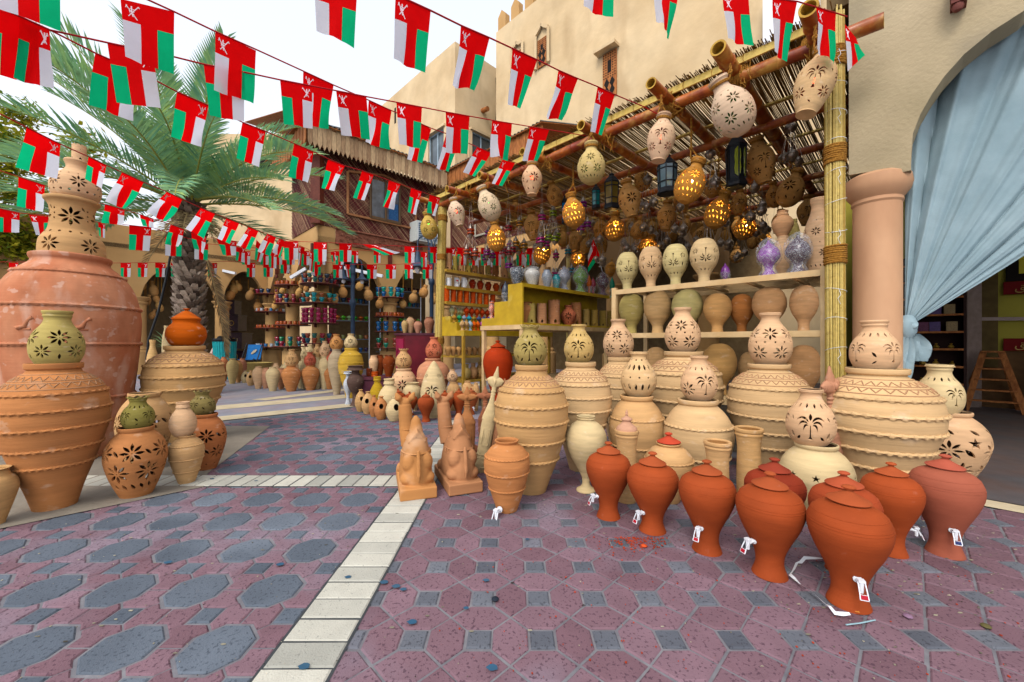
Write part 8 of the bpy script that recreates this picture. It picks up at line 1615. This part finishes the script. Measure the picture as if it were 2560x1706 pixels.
bunting('level string at the foot of the lattice wall', [(700, 598), (746, 604), (817, 607), (900, 611), (1037, 617), (1138, 619), (1240, 621), (1340, 625)], 7.5, 8.6, lv([(710, 746)], 603, 650)+lv([(784, 817)], 606, 654)+lv([(848, 879)], 609, 655)+[((905, 611), (934, 612), (1000, 632), (962, 640), 'G')]+lv([(1011, 1037)], 616, 658)+lv([(1075, 1098)], 618, 658)+lv([(1114, 1138), (1143, 1167), (1172, 1196), (1202, 1226), (1232, 1254), (1262, 1284), (1290, 1312), (1316, 1337)], 620, 664))
bunting('second level string below the lattice wall', [(760, 640), (880, 625), (1000, 628), (1140, 628), (1240, 632), (1336, 634)], 8.8, 9.6, lv([(879, 896), (934, 952)], 627, 658)+lv([(1052, 1068), (1140, 1160), (1182, 1200), (1216, 1232), (1248, 1264), (1300, 1316)], 630, 668))
bunting('lower left string below the palm crown', [(0, 427), (46, 442), (112, 464), (200, 492), (255, 509), (311, 525), (349, 536), (384, 548), (425, 561), (460, 574), (515, 592), (560, 600), (610, 606)], 4.3, 7.8, [
    ((46, 442), (112, 464), (109, 531), (42, 516), 'G'), ((262, 510), (311, 526), (309, 563), (255, 558), 'G'), ((349, 536), (384, 548), (383, 570), (357, 565), 'G'), ((426, 562), (460, 574), (449, 618), (414, 611), 'G'), ((478, 582), (515, 592), (512, 634), (485, 622), 'G'), ((541, 596), (592, 604), (588, 640), (556, 638), 'G')])
bunting('lowest left string behind the waisted stand', [(0, 522), (49, 533), (127, 541), (245, 556), (321, 563), (379, 569), (455, 592), (520, 610), (613, 618), (700, 626)], 5.2, 8.2, [
    ((-12, 519), (49, 533), (48, 582), (-12, 580), 'G'), ((73, 537), (127, 543), (120, 585), (90, 588), 'L'), ((245, 556), (263, 560), (262, 596), (248, 590), 'G'), ((323, 564), (379, 569), (373, 628), (322, 625), 'G'), ((413, 592), (455, 596), (453, 642), (413, 639), 'L'), ((486, 606), (521, 611), (519, 651), (486, 648), 'L'), ((590, 617), (613, 620), (611, 657), (589, 651), 'G'), ((641, 600), (664, 622), (652, 656), (636, 650), 'G'), ((671, 622), (692, 628), (690, 672), (672, 668), 'G')])
bunting('level string across the arcade arches', [(-10, 655), (285, 658), (520, 655), (640, 652), (700, 652), (800, 654), (862, 662), (940, 662), (1000, 661), (1090, 655)], 9.3, 9.6, lv([(22, 46), (301, 327), (344, 369), (388, 414), (427, 452), (471, 496), (519, 543), (616, 638), (658, 683)], 657, 693)+lv([(701, 725)], 650, 684)+lv([(778, 803)], 655, 689, 'L')+lv([(832, 856)], 662, 695)+lv([(917, 942), (964, 990), (1011, 1033), (1056, 1081)], 661, 697))
bunting('packed string left of the lattice corner', [(600, 622), (640, 628), (700, 630), (760, 628), (820, 626), (870, 622)], 8.4, 9.2, lv([(604, 626), (650, 672), (684, 706), (716, 738), (752, 774), (792, 814), (838, 860)], 628, 662))
bunting('short sagging string left of the street lamp', [(745, 612), (775, 626), (800, 640), (830, 648), (860, 656), (880, 655)], 8.6, 9.4, [((747, 615), (762, 620), (757, 666), (745, 662), 'L'), ((775, 628), (789, 636), (785, 682), (773, 676), 'L'), ((826, 630), (840, 628), (842, 650), (830, 656), 'G'), ((862, 660), (874, 662), (877, 695), (868, 693), 'L')])
# the hand flag's cloth
flag(at(1483, 598, p.y if False else 7.6)+Vector((0, 0, 0)), at(1500, 640, 7.6), at(1470, 682, 7.6), at(1470, 640, 7.6), 'L', '', None, parent=fl, name='flag_cloth')
fl.location = fl.location
